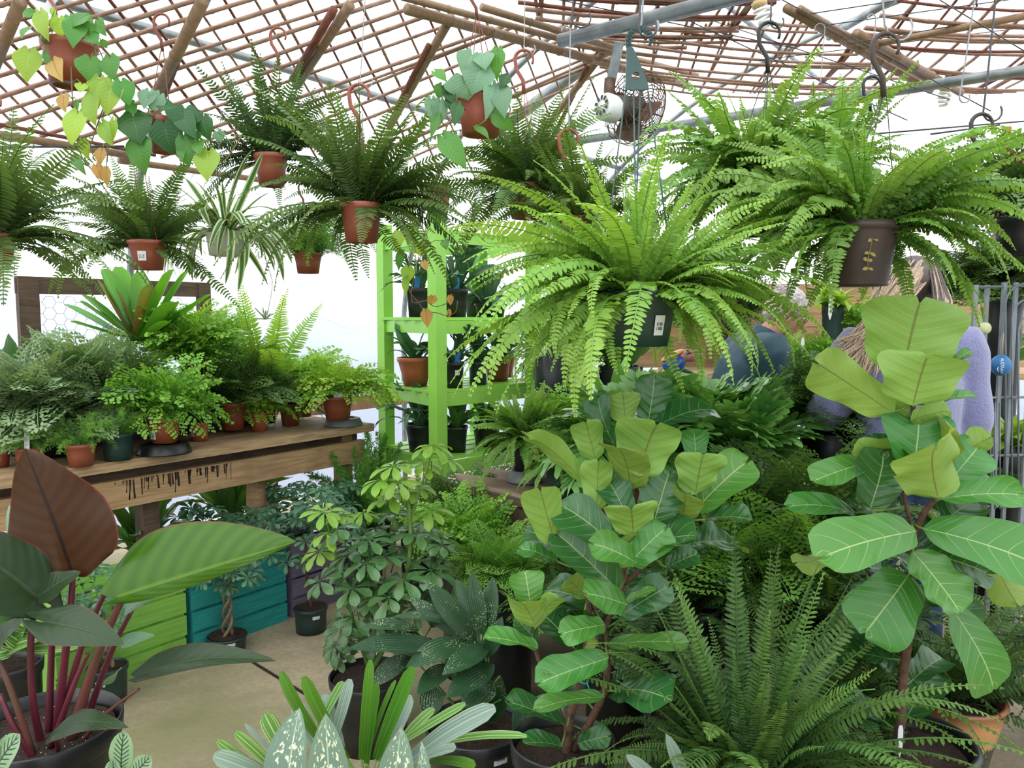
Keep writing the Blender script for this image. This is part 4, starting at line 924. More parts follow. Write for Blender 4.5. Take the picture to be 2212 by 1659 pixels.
# ------------------------------------------------------------------ potting bench along the film wall
def wood_mat(name, c1, c2, c3, sc=2.0, stretch=(1, 14, 14)):
    m, nt, out = newmat(name); L = nt.links.new
    b = N(nt, 'ShaderNodeBsdfPrincipled', i_Roughness=.75); L(b.outputs[0], out.inputs[0])
    tc = N(nt, 'ShaderNodeUVMap'); mp = N(nt, 'ShaderNodeMapping'); mp.inputs['Scale'].default_value = (sc, sc*12, 1); L(tc.outputs[0], mp.inputs[0])
    n1 = N(nt, 'ShaderNodeTexNoise', i_Scale=3.0, i_Detail=6.0, i_Distortion=.6); L(mp.outputs[0], n1.inputs[0])
    t2 = N(nt, 'ShaderNodeTexCoord'); n2 = N(nt, 'ShaderNodeTexNoise', i_Scale=3.5, i_Detail=5.0); L(t2.outputs['Object'], n2.inputs[0])
    c = ramp(nt, n1.outputs[0], [(.32, lin(c1)), (.62, lin(c2))])
    c = mixc(nt, ramp(nt, n2.outputs[0], [(.52, 0.0), (.72, .75)]), c, lin(c3))
    L(c, b.inputs['Base Color']); bp = N(nt, 'ShaderNodeBump', i_Strength=.3, i_Distance=.005); L(n1.outputs[0], bp.inputs['Height']); L(bp.outputs[0], b.inputs['Normal'])
    return m
M['plank'] = wood_mat('weathered plank', '#9a7b5c', '#c0a07a', '#73593f'); M['plank2'] = wood_mat('paler plank', '#a07c58', '#bd9a72', '#7d6448')
M['darkwood'] = wood_mat('dark wood and gap shade', '#4a382c', '#63503f', '#33271f'); M['stain'] = mat('dark drip stain', '#2f1c12', None, .8)
M['log'] = wood_mat('split log', '#6a5848', '#8f7a66', '#4d4438', 1.0)
UP = Vector((0, 0, 1)); FR = (AX, NV, UP)
BZ = .90; V0 = 3.5
bench = thing('potting_bench', W(2.2, 3.9, 0), 'long weathered wooden bench along the film wall, loaded with potted ferns', 'bench')
for i, v in enumerate((3.62, 3.87, 4.12, 4.37)):
    b = MB(); b.box(W(1.45, v, BZ-.0245), (1.78, .12, .022), FR); b.obj('top_plank', M['plank'], bench, smooth=False)
b = MB(); b.box(W(1.5, 3.64, BZ-.115), (1.70, .02, .07), FR); b.obj('gap_shade_board', M['darkwood'], bench, smooth=False)  # added dark board, stands in for the shade between top and apron
b = MB(); b.box(W(1.5, 3.57, BZ-.165), (1.70, .02, .065), FR); ap = b.obj('apron', M['plank2'], bench, smooth=False)
b = MB()
for k in range(44):
    k = k*.6
    u = 1.72+k*.022+rv(-.02, .02); d = rv(.008, .11)**1.0*(.3+.7*abs(math.sin(k*.45)))
    w_ = rv(.002, .005); p = W(u, 3.5485, BZ-.105); b.add([p-AX*w_, p+AX*w_, p+AX*w_*.5-UP*d+AX*rv(-.01, .01), p-AX*w_*.5-UP*d], [(0, 1, 2, 3)])
b.obj('drip_stain', M['stain'], bench)
for u in (.2, 1.9, 3.12):
    b = MB(); b.box(W(u, 3.66, (BZ-.05)/2), (.04, .04, (BZ-.05)/2), FR); b.obj('leg', M['plank2' if u > 2 else 'darkwood'], bench, smooth=False)
    b = MB(); b.box(W(u, 4.40, (BZ-.05)/2), (.04, .04, (BZ-.05)/2), FR); b.obj('leg', M['darkwood'], bench, smooth=False)
b = MB(); b.lathe([(.001, 0), (.075, 0), (.075, .05), (.05, .08), (.062, .3), (.05, .52), (.045, .6), (.066, .63), (.066, .66), (.05, .68), (.07, .72), (.07, .76), (.001, .76)], W(2.55, 3.72, .06), 20); b.obj('turned_leg', M['plank2'], bench)
b = MB(); b.box(W(2.55, 3.72, .03), (.09, .09, .03), FR); b.obj('leg_block', M['darkwood'], bench, smooth=False)
# wooden frame with chicken wire standing at the back of the bench
fr = thing('chicken_wire_screen', W(2.28, 4.55, BZ), 'dark wooden frame filled with chicken wire behind the bromeliad', 'frame')
for (u0, u1, z0, z1) in ((1.72, 1.82, BZ, 1.74), (2.74, 2.82, BZ, 1.74), (1.72, 2.82, 1.66, 1.75), (1.72, 2.82, BZ, .98)):
    b = MB(); b.box(W((u0+u1)/2, 4.55+(.01 if u1-u0 > .5 else 0), (z0+z1)/2), ((u1-u0)/2, .02, (z1-z0)/2), FR); b.obj('frame_board', M['darkwood'], fr, smooth=False)
b = MB(); s_ = .035; 
for i in range(int(.92/(s_*1.5))):
    for j in range(int(.7/(s_*1.732))):
        u = 1.83+i*s_*1.5; z = .98+j*s_*1.732+(s_*.866 if i % 2 else 0)
        hx = [W(u+s_*math.cos(k*PI/3), 4.57, z+s_*math.sin(k*PI/3)) for k in range(4)]
        for k in range(3): b.tube([hx[k], hx[k+1]], .0012, 3, cap=False)
b.obj('chicken_wire', M['steel'], fr)
# purple crates on the bench carrying the back row
M['purple'] = wood_mat('purple paint', '#4a2f52', '#573a60', '#3a2740'); M['tealp'] = wood_mat('teal paint', '#1f8f8f', '#2aa39c', '#2d6a5a'); M['greenp'] = wood_mat('bright green paint', '#7cb648', '#8cc553', '#5d7d35')
M['lilac'] = wood_mat('lilac paint', '#6d6078', '#7d7088', '#564a58')
def crate(label, u0, u1, v, z0, h, dep, mt, slats=4, group=None):
    root = thing('wooden_crate', W((u0+u1)/2, v+dep/2, z0), label, 'crate', group); g = .014; sh = (h-g*(slats-1))/slats
    for i in range(slats):
        z = z0+i*(sh+g)+sh/2
        b = MB(); b.box(W((u0+u1)/2+rv(-.004, .004), v, z), ((u1-u0)/2, .006, sh/2), FR); b.obj('front_slat', M[mt], root, smooth=False)
        b = MB(); b.box(W((u0+u1)/2, v+dep, z), ((u1-u0)/2, .006, sh/2), FR); b.obj('back_slat', M[mt], root, smooth=False)
    for u in (u0+.01, u1-.01):
        b = MB()
        b.box(W(u, v+dep/2, z0+h/2-.005), (.008, dep/2-.007, h/2-.005), FR); b.obj('end_panel', M[mt], root, smooth=False)
        b = MB(); s = 1 if u < (u0+u1)/2 else -1
        b.box(W(u+s*.014, v+.02, z0+h/2), (.012, .012, h/2), FR); b.obj('corner_post', M[mt], root, smooth=False)
    b = MB(); b.box(W((u0+u1)/2, v+dep/2, z0+.006), ((u1-u0)/2-.02, dep/2-.01, .005), FR); b.obj('floor_board', M[mt], root, smooth=False)
    return root
crate('purple crate on the bench under the bright maidenhair fern', 1.75, 2.28, 4.0, BZ, .23, .3, 'purple', 3)
crate('purple crate on the bench behind the small terracotta pots', 2.32, 2.82, 4.0, BZ, .25, .3, 'purple', 3)
# crates on the floor under the bench
crate('bright green slatted crate on the floor behind the bronze philodendron', 1.30, 1.855, 3.27, .0, .40, .34, 'greenp', 4)
crate('teal slatted crate on the floor under the bench', 1.885, 2.40, 3.27, .0, .40, .34, 'tealp', 4)
crate('lilac slatted crate on the floor at the end of the row', 2.43, 2.93, 3.27, .0, .40, .34, 'lilac', 4)
# ---- plants along the bench front (x, base y, pot width px, pot height px)
def bp(x, yb, wpx, hpx, z=BZ):
    p = Pz(x, yb, z); Y = p.y; r = px(wpx, Y)/2; h = px(hpx, Y)*1.04; return p+Vector((0, 0, h)), r, h, Y
def row(name, cat, label, x, yb, wpx, hpx, pm, key, n, L, mix=(.3, .45, .25), z=BZ, **kw):
    c, r, h, Y = bp(x, yb, wpx, hpx, z); return potted(name, cat, label, c, r, h, pm, key, n, L, mix, **kw), c, r, h, Y
row('asparagus_fern', 'fern', 'feathery fern in a terracotta pot cut by the left edge of the bench', -2, 1008, 52, 46, 'terra', 'aspar', 26, .17)
root, c, r, h, Y = row('asparagus_fern', 'fern', 'feathery fern in a terracotta pot with a tall white name tag', 66, 1010, 62, 44, 'terra', 'aspar', 26, .17)
stake(root, c+Vector((.02, -.05, 0)), .09, .022, (.05, 0))
row('lacy_fern', 'fern', 'big grey-green lacy fern in a tall black pot on the bench', 118, 985, 62, 72, 'black', 'lacy', 60, .46, (.25, .4, .35), kind='nursery')
row('asparagus_fern', 'fern', 'feathery fern in a terracotta pot between the black pot and the dark green pot', 176, 1006, 66, 48, 'terra', 'aspar', 28, .16, (.2, .4, .4))
row('asparagus_fern', 'fern', 'feathery fern in a dark green pot near the front edge of the bench', 256, 992, 66, 56, 'dgreen', 'aspar', 30, .17, kind='nursery')
def saucer(label, x, yb, w1, hpx, z, mt, inv=True):
    p = Pz(x, yb, z); r = px(w1, p.y)/2; h = px(hpx, p.y); b = MB()
    pr = [(.001, 0), (r, 0), (r, .006), (r*.86, h-.004), (r*.82, h), (r*.6, h), (r*.58, h-.006), (.001, h-.006)]
    b.lathe(pr, p, 32); o = b.obj('plant_saucer', M[mt], off=p); tag(o, label, 'saucer'); return p, h
p, hh = saucer('black upturned saucer under the bright maidenhair fern', 356, 978, 112, 22, BZ, 'black')
root, c, r, h, Y = row('maidenhair_fern', 'fern', 'bright maidenhair fern in a terracotta pot standing on a black saucer', 356, 955, 70, 52, 'terra2', 'maiden', 56, .32, (.45, .35, .2), z=BZ+hh)
sticker(root, c, r, h, -.5, .042, .04, .65)
root, c, r, h, Y = row('maidenhair_fern', 'fern', 'small dark fern in a terracotta pot with a sticker, right of the saucer', 432, 951, 44, 40, 'terra2', 'lacyd', 18, .13, (.4, .4, .2)); sticker(root, c, r, h, -.5, .03, .028, .6)
row('grassy_fern', 'fern', 'fine grassy plant in a small terracotta pot beside the purple crate', 510, 927, 34, 40, 'terra2', 'grassy', 60, .24, (.5, .35, .15), part='leaf')
row('maidenhair_fern', 'fern', 'maidenhair fern in a small terracotta pot with fronds trailing over the edge', 560, 931, 42, 40, 'terra2', 'maidenl', 34, .22, (.35, .35, .3))
row('sword_fern', 'fern', 'green fern with fronds drooping over the bench edge, left of the teal tag', 628, 918, 50, 46, 'terra', 'kimb', 46, .28, (.25, .4, .35))
p, hh = saucer('dark upturned saucer at the end of the bench', 742, 918, 84, 16, BZ, 'grey')
root, c, r, h, Y = row('maidenhair_fern', 'fern', 'wide lime maidenhair fern with a teal tag, at the end of the bench', 730, 905, 70, 48, 'terra', 'maidenl', 52, .30, (.3, .4, .3), z=BZ+hh+.003, extra=[(-80, 'droop', 1.3), (-95, 'droop', 1.5), (-100, 'arch', 1.4), (-110, 'droop', 1.3)])
tg = stake(root, c+Vector((.02, -.075, 0)), .085, .05, (.0, 0), M['paper']); 
b = MB(); q = c+Vector((.02, -.078, .03)); b.box(q+Vector((0, 0, .022)), (.021, .0006, .022)); b.obj('teal_print', M['teal_tag'], tg, smooth=False)
# ---- back rows on the bench
def back(name, cat, label, x, y, Y, wpx, hpx, pm, key, n, L, mix, **kw):
    c = P(x, y, Y); r = px(wpx, Y)/2; h = px(hpx, Y); zb = kw.pop('z', None)
    if zb is not None: c.z = zb+h
    return potted(name, cat, label, c, r, h, pm, key, n, L, mix, **kw), c, r, h
back('maidenhair_fern', 'fern', 'dense maidenhair fern raised on the crate below the wire frame', 420, 770, 4.35, 66, 46, 'terra', 'maiden', 64, .40, (.45, .4, .15), z=1.15)
back('maidenhair_fern', 'fern', 'pale lime maidenhair crown beside the bromeliad', 415, 690, 4.6, 50, 70, 'terra', 'maidenl', 44, .32, (.4, .4, .2), z=1.17)
back('lacy_fern', 'fern', 'dark lacy fern in front of the wire frame, below the lime hanging frond', 190, 800, 3.95, 60, 60, 'black', 'lacy', 64, .50, (.35, .4, .25), z=.92)
back('lacy_fern', 'fern', 'silver-green lacy fern at the left end of the bench', 40, 830, 3.5, 60, 60, 'black', 'lacy', 60, .42, (.3, .4, .3), z=.92)
back('lacy_fern', 'fern', 'dark lacy fern right of the tall black pot', 250, 850, 3.85, 60, 60, 'black', 'lacyd', 56, .42, (.3, .45, .25), z=.92)
back('peace_lily', 'plant', 'broad-leaved plant cut by the left edge above the bench', 5, 790, 3.75, 60, 60, 'black', 'peace', 16, .42, (.3, .5, .2), part='leaf', merge=False, z=.92)
back('silver_fern', 'fern', 'palm-like fern with long ribbed upright fronds in front of the film', 570, 800, 4.56, 56, 60, 'black', 'limefern', 20, .66, (.6, .4, 0), merge=False, z=.92, lv=.15)
back('maidenhair_fern', 'fern', 'soft green fern between the crate and the palm-like fern', 500, 790, 4.3, 60, 60, 'terra', 'lacyd', 50, .38, (.4, .4, .2), z=.92)
back('grassy_fern', 'fern', 'low mossy fern in the middle of the bench, behind the trailing fronds', 650, 840, 4.85, 56, 56, 'terra', 'maiden', 54, .34, (.35, .4, .25), z=.92)
# bromeliad
c = P(300, 720, 4.15); c.z = 1.30; root = thing('bromeliad', c-Vector((0, 0, .16)), 'bromeliad with broad glossy lime leaves in front of the wire frame', 'bromeliad')
pot(root, c, .07, .16, M['black'], 'nursery'); c0 = P(300, 712, 4.15)
for (tx, ty, w, mt, d) in [(238, 572, 42, 'brom', .05), (388, 574, 40, 'brom', .05), (355, 575, 40, 'brom', 0), (262, 566, 34, 'brom', .15), (228, 600, 34, 'bromred', -.05), (190, 625, 34, 'brom', -.02), (186, 640, 32, 'brom', -.1), (440, 622, 34, 'brom', .1), (370, 640, 40, 'brom', -.12), (316, 610, 26, 'bromred', -.05), (150, 640, 30, 'brom', .05), (360, 680, 26, 'brom', -.15), (420, 640, 30, 'brom', 0), (265, 620, 24, 'bromred', -.02), (160, 680, 26, 'brom', -.12), (300, 580, 30, 'brom', .12)]:
    w *= 1.35; t = P(tx, ty, 4.15+d); b = MB(); nr = Vector((c0.x-t.x, c0.y-t.y, .12)); leaf(b, c0+Vector((rv(-.02, .02), rv(-.02, .02), -.06)), t, nr, px(w, 4.1), 'blunt', sag=-.06, cup=.35, wave=.02, n=12, m=3, curl=.12); b.obj('leaf', M[mt], root)
for k in range(3): stake(root, c+Vector((-.1+.02*k, -.05, -.02)), .05, .012)
# plants under and in front of the crates
def whorls(root, items, key, Yb, c0=None, sc=1.0, stems=True, name='leaf_whorl'):
    o0 = ORIG(root)
    for (x, y, w, *r_) in items:
        Y = Yb+(r_[0] if r_ else rv(-.12, .12)); hub = P(x, y, Y); s = px(w, Y)*sc
        ax = Vector((rv(-.35, .35), rv(-.5, .1), 1)).normalized()
        if c0 is not None: ax = (ax+(hub-Vector(c0)).normalized()*.5).normalized()
        q = ax.to_track_quat('Z', 'Y').to_matrix().to_4x4(); k_ = key if not (len(r_) > 1) else r_[1]
        inst(name, random.choice(LF[k_]), root, Matrix.Translation(hub-ax*.5*s-o0) @ q @ Matrix.Rotation(rv(0, 6.3), 4, 'Z') @ Matrix.Scale(s, 4))
def topiary(label, x, yb, wpx, hpx, cx, cyp, rx, ry, n, stk, braid=True):
    p = Pz(x, yb, 0); Y = p.y; r = px(wpx, Y)/2; h = px(hpx, Y); c = p+Vector((0, 0, h)); root = thing('umbrella_tree', p, label, 'umbrella tree')
    pot(root, c, r, h, M['dgreen'], 'nursery'); top = P(cx, cyp+ry*.3, Y)
    b0 = c+Vector((0, 0, -.01))
    for k in range(3 if braid else 1):
        b = MB(); pts = []
        for i in range(14):
            t = i/13; q = b0.lerp(top, t); a = t*9+2*PI*k/3; w = .022*(1-.4*t) if braid else .004; pts.append(q+Vector((math.cos(a)*w, math.sin(a)*w, 0)))
        b.tube(pts, .008, 6); b.obj('trunk', M['bark'] if not braid else mat('pale braided trunk', '#8a7a60', '#6d5d48', .8, 30), root)
    its = []
    for i in range(n):
        a = rv(0, 6.28); q = rv(0, 1)**.5; its.append((cx+math.cos(a)*q*rx, cyp+math.sin(a)*q*ry, rv(44, 66), rv(-.16, .14)))
    whorls(root, its, 'scheffd', Y, c0=top)
    if stk: sticker(root, c, r, h, stk, .04, .045, .4, .0)
    return root
topiary('dwarf umbrella tree with a braided trunk in a dark pot before the teal crate', 492, 1408, 88, 40, 492, 1225, 80, 50, 34, .55)
topiary('dwarf umbrella tree in a dark pot before the lilac crate', 672, 1362, 76, 56, 655, 1130, 110, 90, 46, .6, False)
topiary('dwarf umbrella tree in a dark pot before the bright green crate', 235, 1515, 88, 84, 215, 1300, 75, 80, 34, .1)
def on_crate(name, cat, label, x, y, Y, key, n, L, mix, h=.14, z=.0, pm='black', **kw):
    c = P(x, y, Y); hh = min(h, max(.09, c.z-.012)); zb = z
    return potted(name, cat, label, c, .085, hh, pm, key, n, L, mix, **kw)
def floor_plant(name, cat, label, x, y, Y, key, n, L, mix, pm='black', r=.11, zb=0.0, **kw):
    """pot standing on zb, its rim at the height seen in the photo"""
    c = P(x, y, Y); return potted(name, cat, label, c, r, max(.1, c.z-zb), pm, key, n, L, mix, kind='nursery', **kw)
c1 = .006
def crate_plant(name, cat, label, x, Y, key, n, L, mix, z0=.012, **kw):
    c = P(x, 1150, Y); c.z = z0+.32; return potted(name, cat, label, c, .09, .32, 'black', key, n, L, mix, kind='nursery', **kw)
crate_plant('staghorn_fern', 'fern', 'lobed strap-leaved fern rising from the bright green crate under the bench', 310, 3.95, 'nest', 24, .40, (.5, .4, .1), merge=False, part='leaf')
crate_plant('staghorn_fern', 'fern', 'lobed strap-leaved fern rising from the teal crate, beside the turned leg', 500, 4.6, 'nest', 26, .42, (.5, .4, .1), merge=False, part='leaf')
c = P(440, 1140, 4.15); c.z = .36; root = thing('umbrella_tree', Vector((c.x, c.y, .012)), 'low umbrella plant spreading over the teal crate', 'umbrella tree'); pot(root, c, .09, .345, M['black'], 'nursery')
whorls(root, [(rv(380, 580), rv(1095, 1180), rv(50, 70)) for i in range(40)], 'scheffd', 4.0, c0=c)
c = P(640, 1120, 4.5); c.z = .36; root = thing('umbrella_tree', Vector((c.x, c.y, .012)), 'dark umbrella plant spreading over the lilac crate', 'umbrella tree'); pot(root, c, .1, .345, M['black'], 'nursery')
whorls(root, [(rv(560, 770), rv(1040, 1180), rv(48, 66)) for i in range(50)], 'scheffd', 4.3, c0=c)
floor_plant('foxtail_fern', 'fern', 'foxtail fern with plumes standing up at the end of the bench', 790, 1130, 4.55, 'foxt', 34, .42, (.55, .35, .1), part='plume', merge=False, extra=[(-5, 'up', 1.3), (10, 'up', 1.25), (-40, 'up', 1.1), (80, 'arch', 1.2), (70, 'arch', 1.1)])
floor_plant('foxtail_fern', 'fern', 'pale foxtail fern in front of the film, between bench and green shelf', 810, 1060, 5.0, 'foxt', 20, .40, (.6, .4, 0), part='plume')
floor_plant('foxtail_fern', 'fern', 'soft foxtail fern at the foot of the green shelf', 905, 1130, 4.25, 'foxt', 24, .30, (.3, .5, .2), part='plume', extra=[(-95, 'arch', 1.3), (-85, 'arch', 1.2)])
# ------------------------------------------------------------------ lime green shelf
Fp = Vector((-.436, 4.6, 0)); Lp = Vector((-.835, 5.2, 0)); Rp = Vector((.14, 5.18, 0)); Bp = Rp+Lp-Fp
sh = thing('plant_shelf', Fp.lerp(Bp, .5), 'lime green painted open wooden shelf rack holding small potted plants', 'shelf')
e1 = (Rp-Fp).normalized(); e2 = (Lp-Fp).normalized(); ZT = 2.13
for q, w in ((Fp, .078), (Lp, .076), (Rp, .076), (Bp, .076)):
    b = MB(); b.box(q+Vector((0, 0, ZT/2)), (w/2, w/2, ZT/2), (e1, Vector((-e1.y, e1.x, 0)), UP)); b.obj('post', M['lime'], sh, smooth=False)
LEV = [.22, .68, 1.09, 1.52, 2.05]
for z in LEV:
    for a_, b_ in ((Fp, Rp), (Lp, Bp), (Fp, Lp), (Rp, Bp)):
        b = MB(); b.beam(a_+UP*(z-.045), b_+UP*(z-.045), .03, .075); b.obj('rail', M['lime'], sh, smooth=False)
    for k in range(5):
        o = e2*((Lp-Fp).length*(k+.5)/5); b = MB()
        if z > 2: continue
        b.beam(Fp+o+UP*(z+.004)-e1*.03, Rp+o+UP*(z+.004)+e1*.03, .105, .018); b.obj('shelf_slat', M['lime'], sh, smooth=False)
b = MB(); b.beam(P(985, 770, 5.35), P(1035, 690, 5.35), .06, .03); b.obj('brace', M['lime'], sh, smooth=False)
def on_shelf(name, cat, label, x, lev, t, wpx, hpx, pm, key, n, L, mix, kind='round', stk=None, **kw):
    """t = 0 front edge .. 1 back edge of the shelf"""
    best = None
    for i in range(400):
        s = i/399*1.1; q = Fp+e1*((Rp-Fp).length*s)+e2*((Lp-Fp).length*t)
        X = CX+F*q.x/(q.y*math.cos(PITCH))*1.0
        if best is None or abs(X-x) < best[0]: best = (abs(X-x), q)
    q = best[1]; Y = q.y; r = px(wpx, Y)/2; h = px(hpx, Y); c = Vector((q.x, q.y, LEV[lev]+.014+h))
    o = potted(name, cat, label, c, r, h, pm, key, n, L, mix, kind, **kw)
    if stk is not None: sticker(o, c, r, h, stk, .035, .03, .4)
    if 'square' in label and 'staghorn' in label: stake(o, c+Vector((rv(-.01, .02), -r*.6, .0)), .07, .035, (.1, 0), M['blue_tag'])
    return o, c, r, h
on_shelf('staghorn_fern', 'fern', 'staghorn fern in a square black pot on the top shelf, left of the front post', 905, 3, .45, 60, 62, 'black', 'stag', 16, .27, (.5, .4, .1), 'square')
on_shelf('staghorn_fern', 'fern', 'staghorn fern in a square black pot on the top shelf, right of the front post', 985, 3, .25, 60, 60, 'black', 'stag', 16, .32, (.5, .4, .1), 'square')
on_shelf('staghorn_fern', 'fern', 'staghorn fern in a low black tray at the right end of the top shelf', 1060, 3, .3, 80, 28, 'black', 'stag', 18, .27, (.4, .4, .2), 'square')
on_shelf('staghorn_fern', 'fern', 'strap-leaved plant at the back of the top shelf', 1030, 3, .75, 60, 50, 'black', 'nest', 14, .32, (.5, .4, .1))
_s1 = on_shelf('orchid', 'plant', 'broad-leaved plant in a wide ribbed terracotta bowl on the middle shelf', 896, 2, .5, 78, 62, 'terra2', 'peace', 12, .24, (.3, .5, .2), 'bowl', part='leaf', merge=False)
on_shelf('staghorn_fern', 'fern', 'staghorn fern in a square black pot with a sticker on the middle shelf', 982, 2, .12, 46, 56, 'black', 'stag', 16, .24, (.5, .4, .1), 'square', stk=.35)
on_shelf('staghorn_fern', 'fern', 'staghorn fern in a dark green pot on the middle shelf', 1032, 2, .2, 42, 50, 'dgreen', 'stag', 16, .24, (.4, .4, .2), 'nursery')
on_shelf('staghorn_fern', 'fern', 'staghorn fern in a terracotta pot at the right of the middle shelf', 1075, 2, .35, 60, 56, 'terra', 'stag', 14, .24, (.4, .4, .2))
on_shelf('orchid', 'plant', 'small plant in a terracotta pot at the back of the middle shelf', 1100, 2, .6, 40, 46, 'terra', 'stag', 12, .22, (.4, .4, .2))
on_shelf('staghorn_fern', 'fern', 'staghorn fern in a black pot on the lower shelf, left of the front post', 905, 1, .45, 66, 60, 'black', 'stag', 20, .30, (.4, .4, .2))
on_shelf('cactus_orchid', 'plant', 'wavy-leaved plant in a black pot on the lower shelf beside a white tag', 985, 1, .2, 56, 56, 'black', 'nest', 22, .24, (.3, .45, .25), 'square')
on_shelf('cactus_orchid', 'plant', 'wavy-leaved plant in a dark pot at the right of the lower shelf', 1050, 1, .25, 66, 50, 'black', 'nest', 22, .25, (.3, .45, .25))
# ------------------------------------------------------------------ log table in the middle
TZ = .78
C0 = Pz(958, 1030, TZ); t1 = Vector((.68, -.733, 0)).normalized(); t2 = Vector((.733, .68, 0)).normalized()
tb = thing('log_table', C0+t1*.7+t2*.35, 'split-log table with a ragged end, carrying ferns in the middle of the house', 'table'); tb.location.z = 0
def ragged(p, L, w, th, seed):
    b = MB(); n = 26; V = []; rnd = random.Random(seed)
    for i in range(n+1):
        t = i/n; q = p+t1*(L*t); k = 1-.75*max(0, 1-t/.12) if t < .12 else 1; j = rnd.uniform(-.008, .008)
        w0 = -w*.5*k+j; w1 = w*.5*k+rnd.uniform(-.008, .008)
        for (a, z) in ((w0, -th*.2), (w0*.85, 0), (0, .004+j*.3), (w1*.85, 0), (w1, -th*.2), (w1*.7, -th*k), (w0*.7, -th*k-.01*abs(j)*50)): V.append(q+t2*a+UP*z)
    m = 7; fs = [(i*m+k, i*m+(k+1) % m, (i+1)*m+(k+1) % m, (i+1)*m+k) for i in range(n) for k in range(m)]; fs += [tuple(range(m-1, -1, -1)), tuple(n*m+k for k in range(m))]
    uv = [(i/n*L, .02*k) for i in range(n+1) for k in range(m)]
    b.add(V, fs, uv); return b
for k in range(4): ragged(C0+t2*(.09+.185*k)-t1*.02*(k % 2)+UP*0, 1.45, .18, .06, k).obj('log_plank', M['log'], tb, smooth=False)
b = MB(); b.beam(C0+t2*.03+t1*.1-UP*.12, C0+t2*.03+t1*1.4-UP*.12, .04, .10); b.obj('apron', M['darkwood'], tb, smooth=False)
for a_, c_ in ((.36, .06), (1.32, .06), (.36, .68), (1.32, .68)):
    q = C0+t1*a_+t2*c_; b = MB(); b.box((q.x, q.y, (TZ-.06)/2), (.045, .045, (TZ-.06)/2), (t1, t2, UP)); b.obj('leg', M['darkwood'], tb, smooth=False)
b = MB(); b.box(C0+t1*.85+t2*.35-UP*(TZ-.22), (.52, .30, .012), (t1, t2, UP)); b.obj('low_shelf', M['darkwood'], tb, smooth=False)
def on_table(name, cat, label, a_, c_, r, h, pm, key, n, L, mix, zb=TZ+.006, kind='nursery', **kw):
    q = C0+t1*a_+t2*c_; c = Vector((q.x, q.y, zb+h)); return potted(name, cat, label, c, r, h, M and pm, key, n, L, mix, kind, **kw), c, r, h
def tpos(x, y, z=TZ):
    q = Pz(x, y, z)-C0; return q.dot(t1), q.dot(t2)
a_, c_ = tpos(1133, 1042); q = C0+t1*a_+t2*c_+UP*.006
b = MB(); b.lathe([(.001, 0), (.078, 0), (.078, .006), (.063, .05), (.058, .052), (.001, .05)], q, 30); o = b.obj('plant_saucer', M['grey'], off=q); tag(o, 'grey upturned saucer on the log table', 'saucer')
root, c, r, h = on_table('button_fern', 'fern', 'button fern in a black pot on the grey saucer on the log table', a_, c_, .058, .15, 'black', 'button', 110, .27, (.4, .35, .25), zb=TZ+.06)
sticker(root, c, r, h, .35, .04, .045, .5)
a_, c_ = tpos(1215, 1075); on_table('button_fern', 'fern', 'button fern in a dark green pot beside the grey saucer', a_, c_, .075, .15, 'dgreen', 'button', 90, .20, (.3, .35, .35))
a_, c_ = .35, .55; on_table('soft_fern', 'fern', 'soft green fern on the log table behind the button fern', a_, c_, .08, .14, 'black', 'maiden', 46, .34, (.4, .4, .2))
a_, c_ = .62, .6; on_table('soft_fern', 'fern', 'feathery fern on the log table behind the fiddle leaf crown', a_, c_, .08, .14, 'black', 'lacyl', 46, .36, (.4, .4, .2))
on_table('birds_nest_fern', 'fern', 'strap-leaved fern rising behind the fiddle leaf crown', .45, .72, .08, .14, 'black', 'nest', 20, .42, (.55, .4, .05), part='leaf', merge=False)
on_table('soft_fern', 'fern', 'mid-green fern near the middle of the log table', .75, .35, .08, .14, 'terra', 'dark', 40, .34, (.35, .4, .25))
a_, c_ = .98, .22; on_table('kangaroo_fern', 'fern', 'glossy kangaroo fern with lobed fronds spilling over the log table', a_, c_, .1, .15, 'terra', 'kang', 96, .44, (.35, .4, .25), merge=False)
on_table('kangaroo_fern', 'fern', 'kangaroo fern in a terracotta pot at the far end of the log table', 1.22, .5, .1, .15, 'terra', 'kang', 90, .42, (.35, .4, .25), merge=False)
on_table('kangaroo_fern', 'fern', 'dark glossy fern at the back of the log table, below the man', .98, .62, .1, .15, 'black', 'kang', 80, .42, (.5, .35, .15))
# painted bird ornament on the table
Y = 3.15; bo = thing('bird_ornament', P(1468, 850, Y), 'painted blue, pink and yellow bird ornament tipped forward among the ferns', 'ornament')
def blob(name, cx_, cy_, rx, ry, rz, mt, rot, dy=0.0):
    b = MB(); b.ellipsoid(P(cx_, cy_, Y+dy), (px(rx, Y), px(rz, Y), px(ry, Y)), 20, 12, Matrix.Rotation(rot, 3, 'Y')); return b.obj(name, mt, bo)
mp = mat('pink glaze', '#c57a86', '#a85f70', .25, 60); mb = mat('deep blue glaze', '#1d3f9a', '#2c55b0', .2, 60); my = mat('yellow glaze', '#d8a83a', '#c9963a', .3, 50)
blob('body', 1456, 785, 26, 20, 22, mb, R(-20)); blob('head', 1488, 768, 28, 14, 16, mp, R(-5)); blob('beak', 1510, 768, 10, 9, 8, mp, R(20)); blob('wing', 1452, 768, 28, 6, 18, my, R(-28))
blob('tail', 1478, 800, 20, 5, 8, mat('dark green glaze', '#2d5a38', None, .3), R(15)); blob('eye', 1489, 762, 4, 3, 3, M['black'], 0, -.028)
b = MB(); b.tube([P(1455, 803, Y), P(1458, 850, Y), P(1460, 930, Y)], .004, 6); b.obj('stick', M['darkwood'], bo)
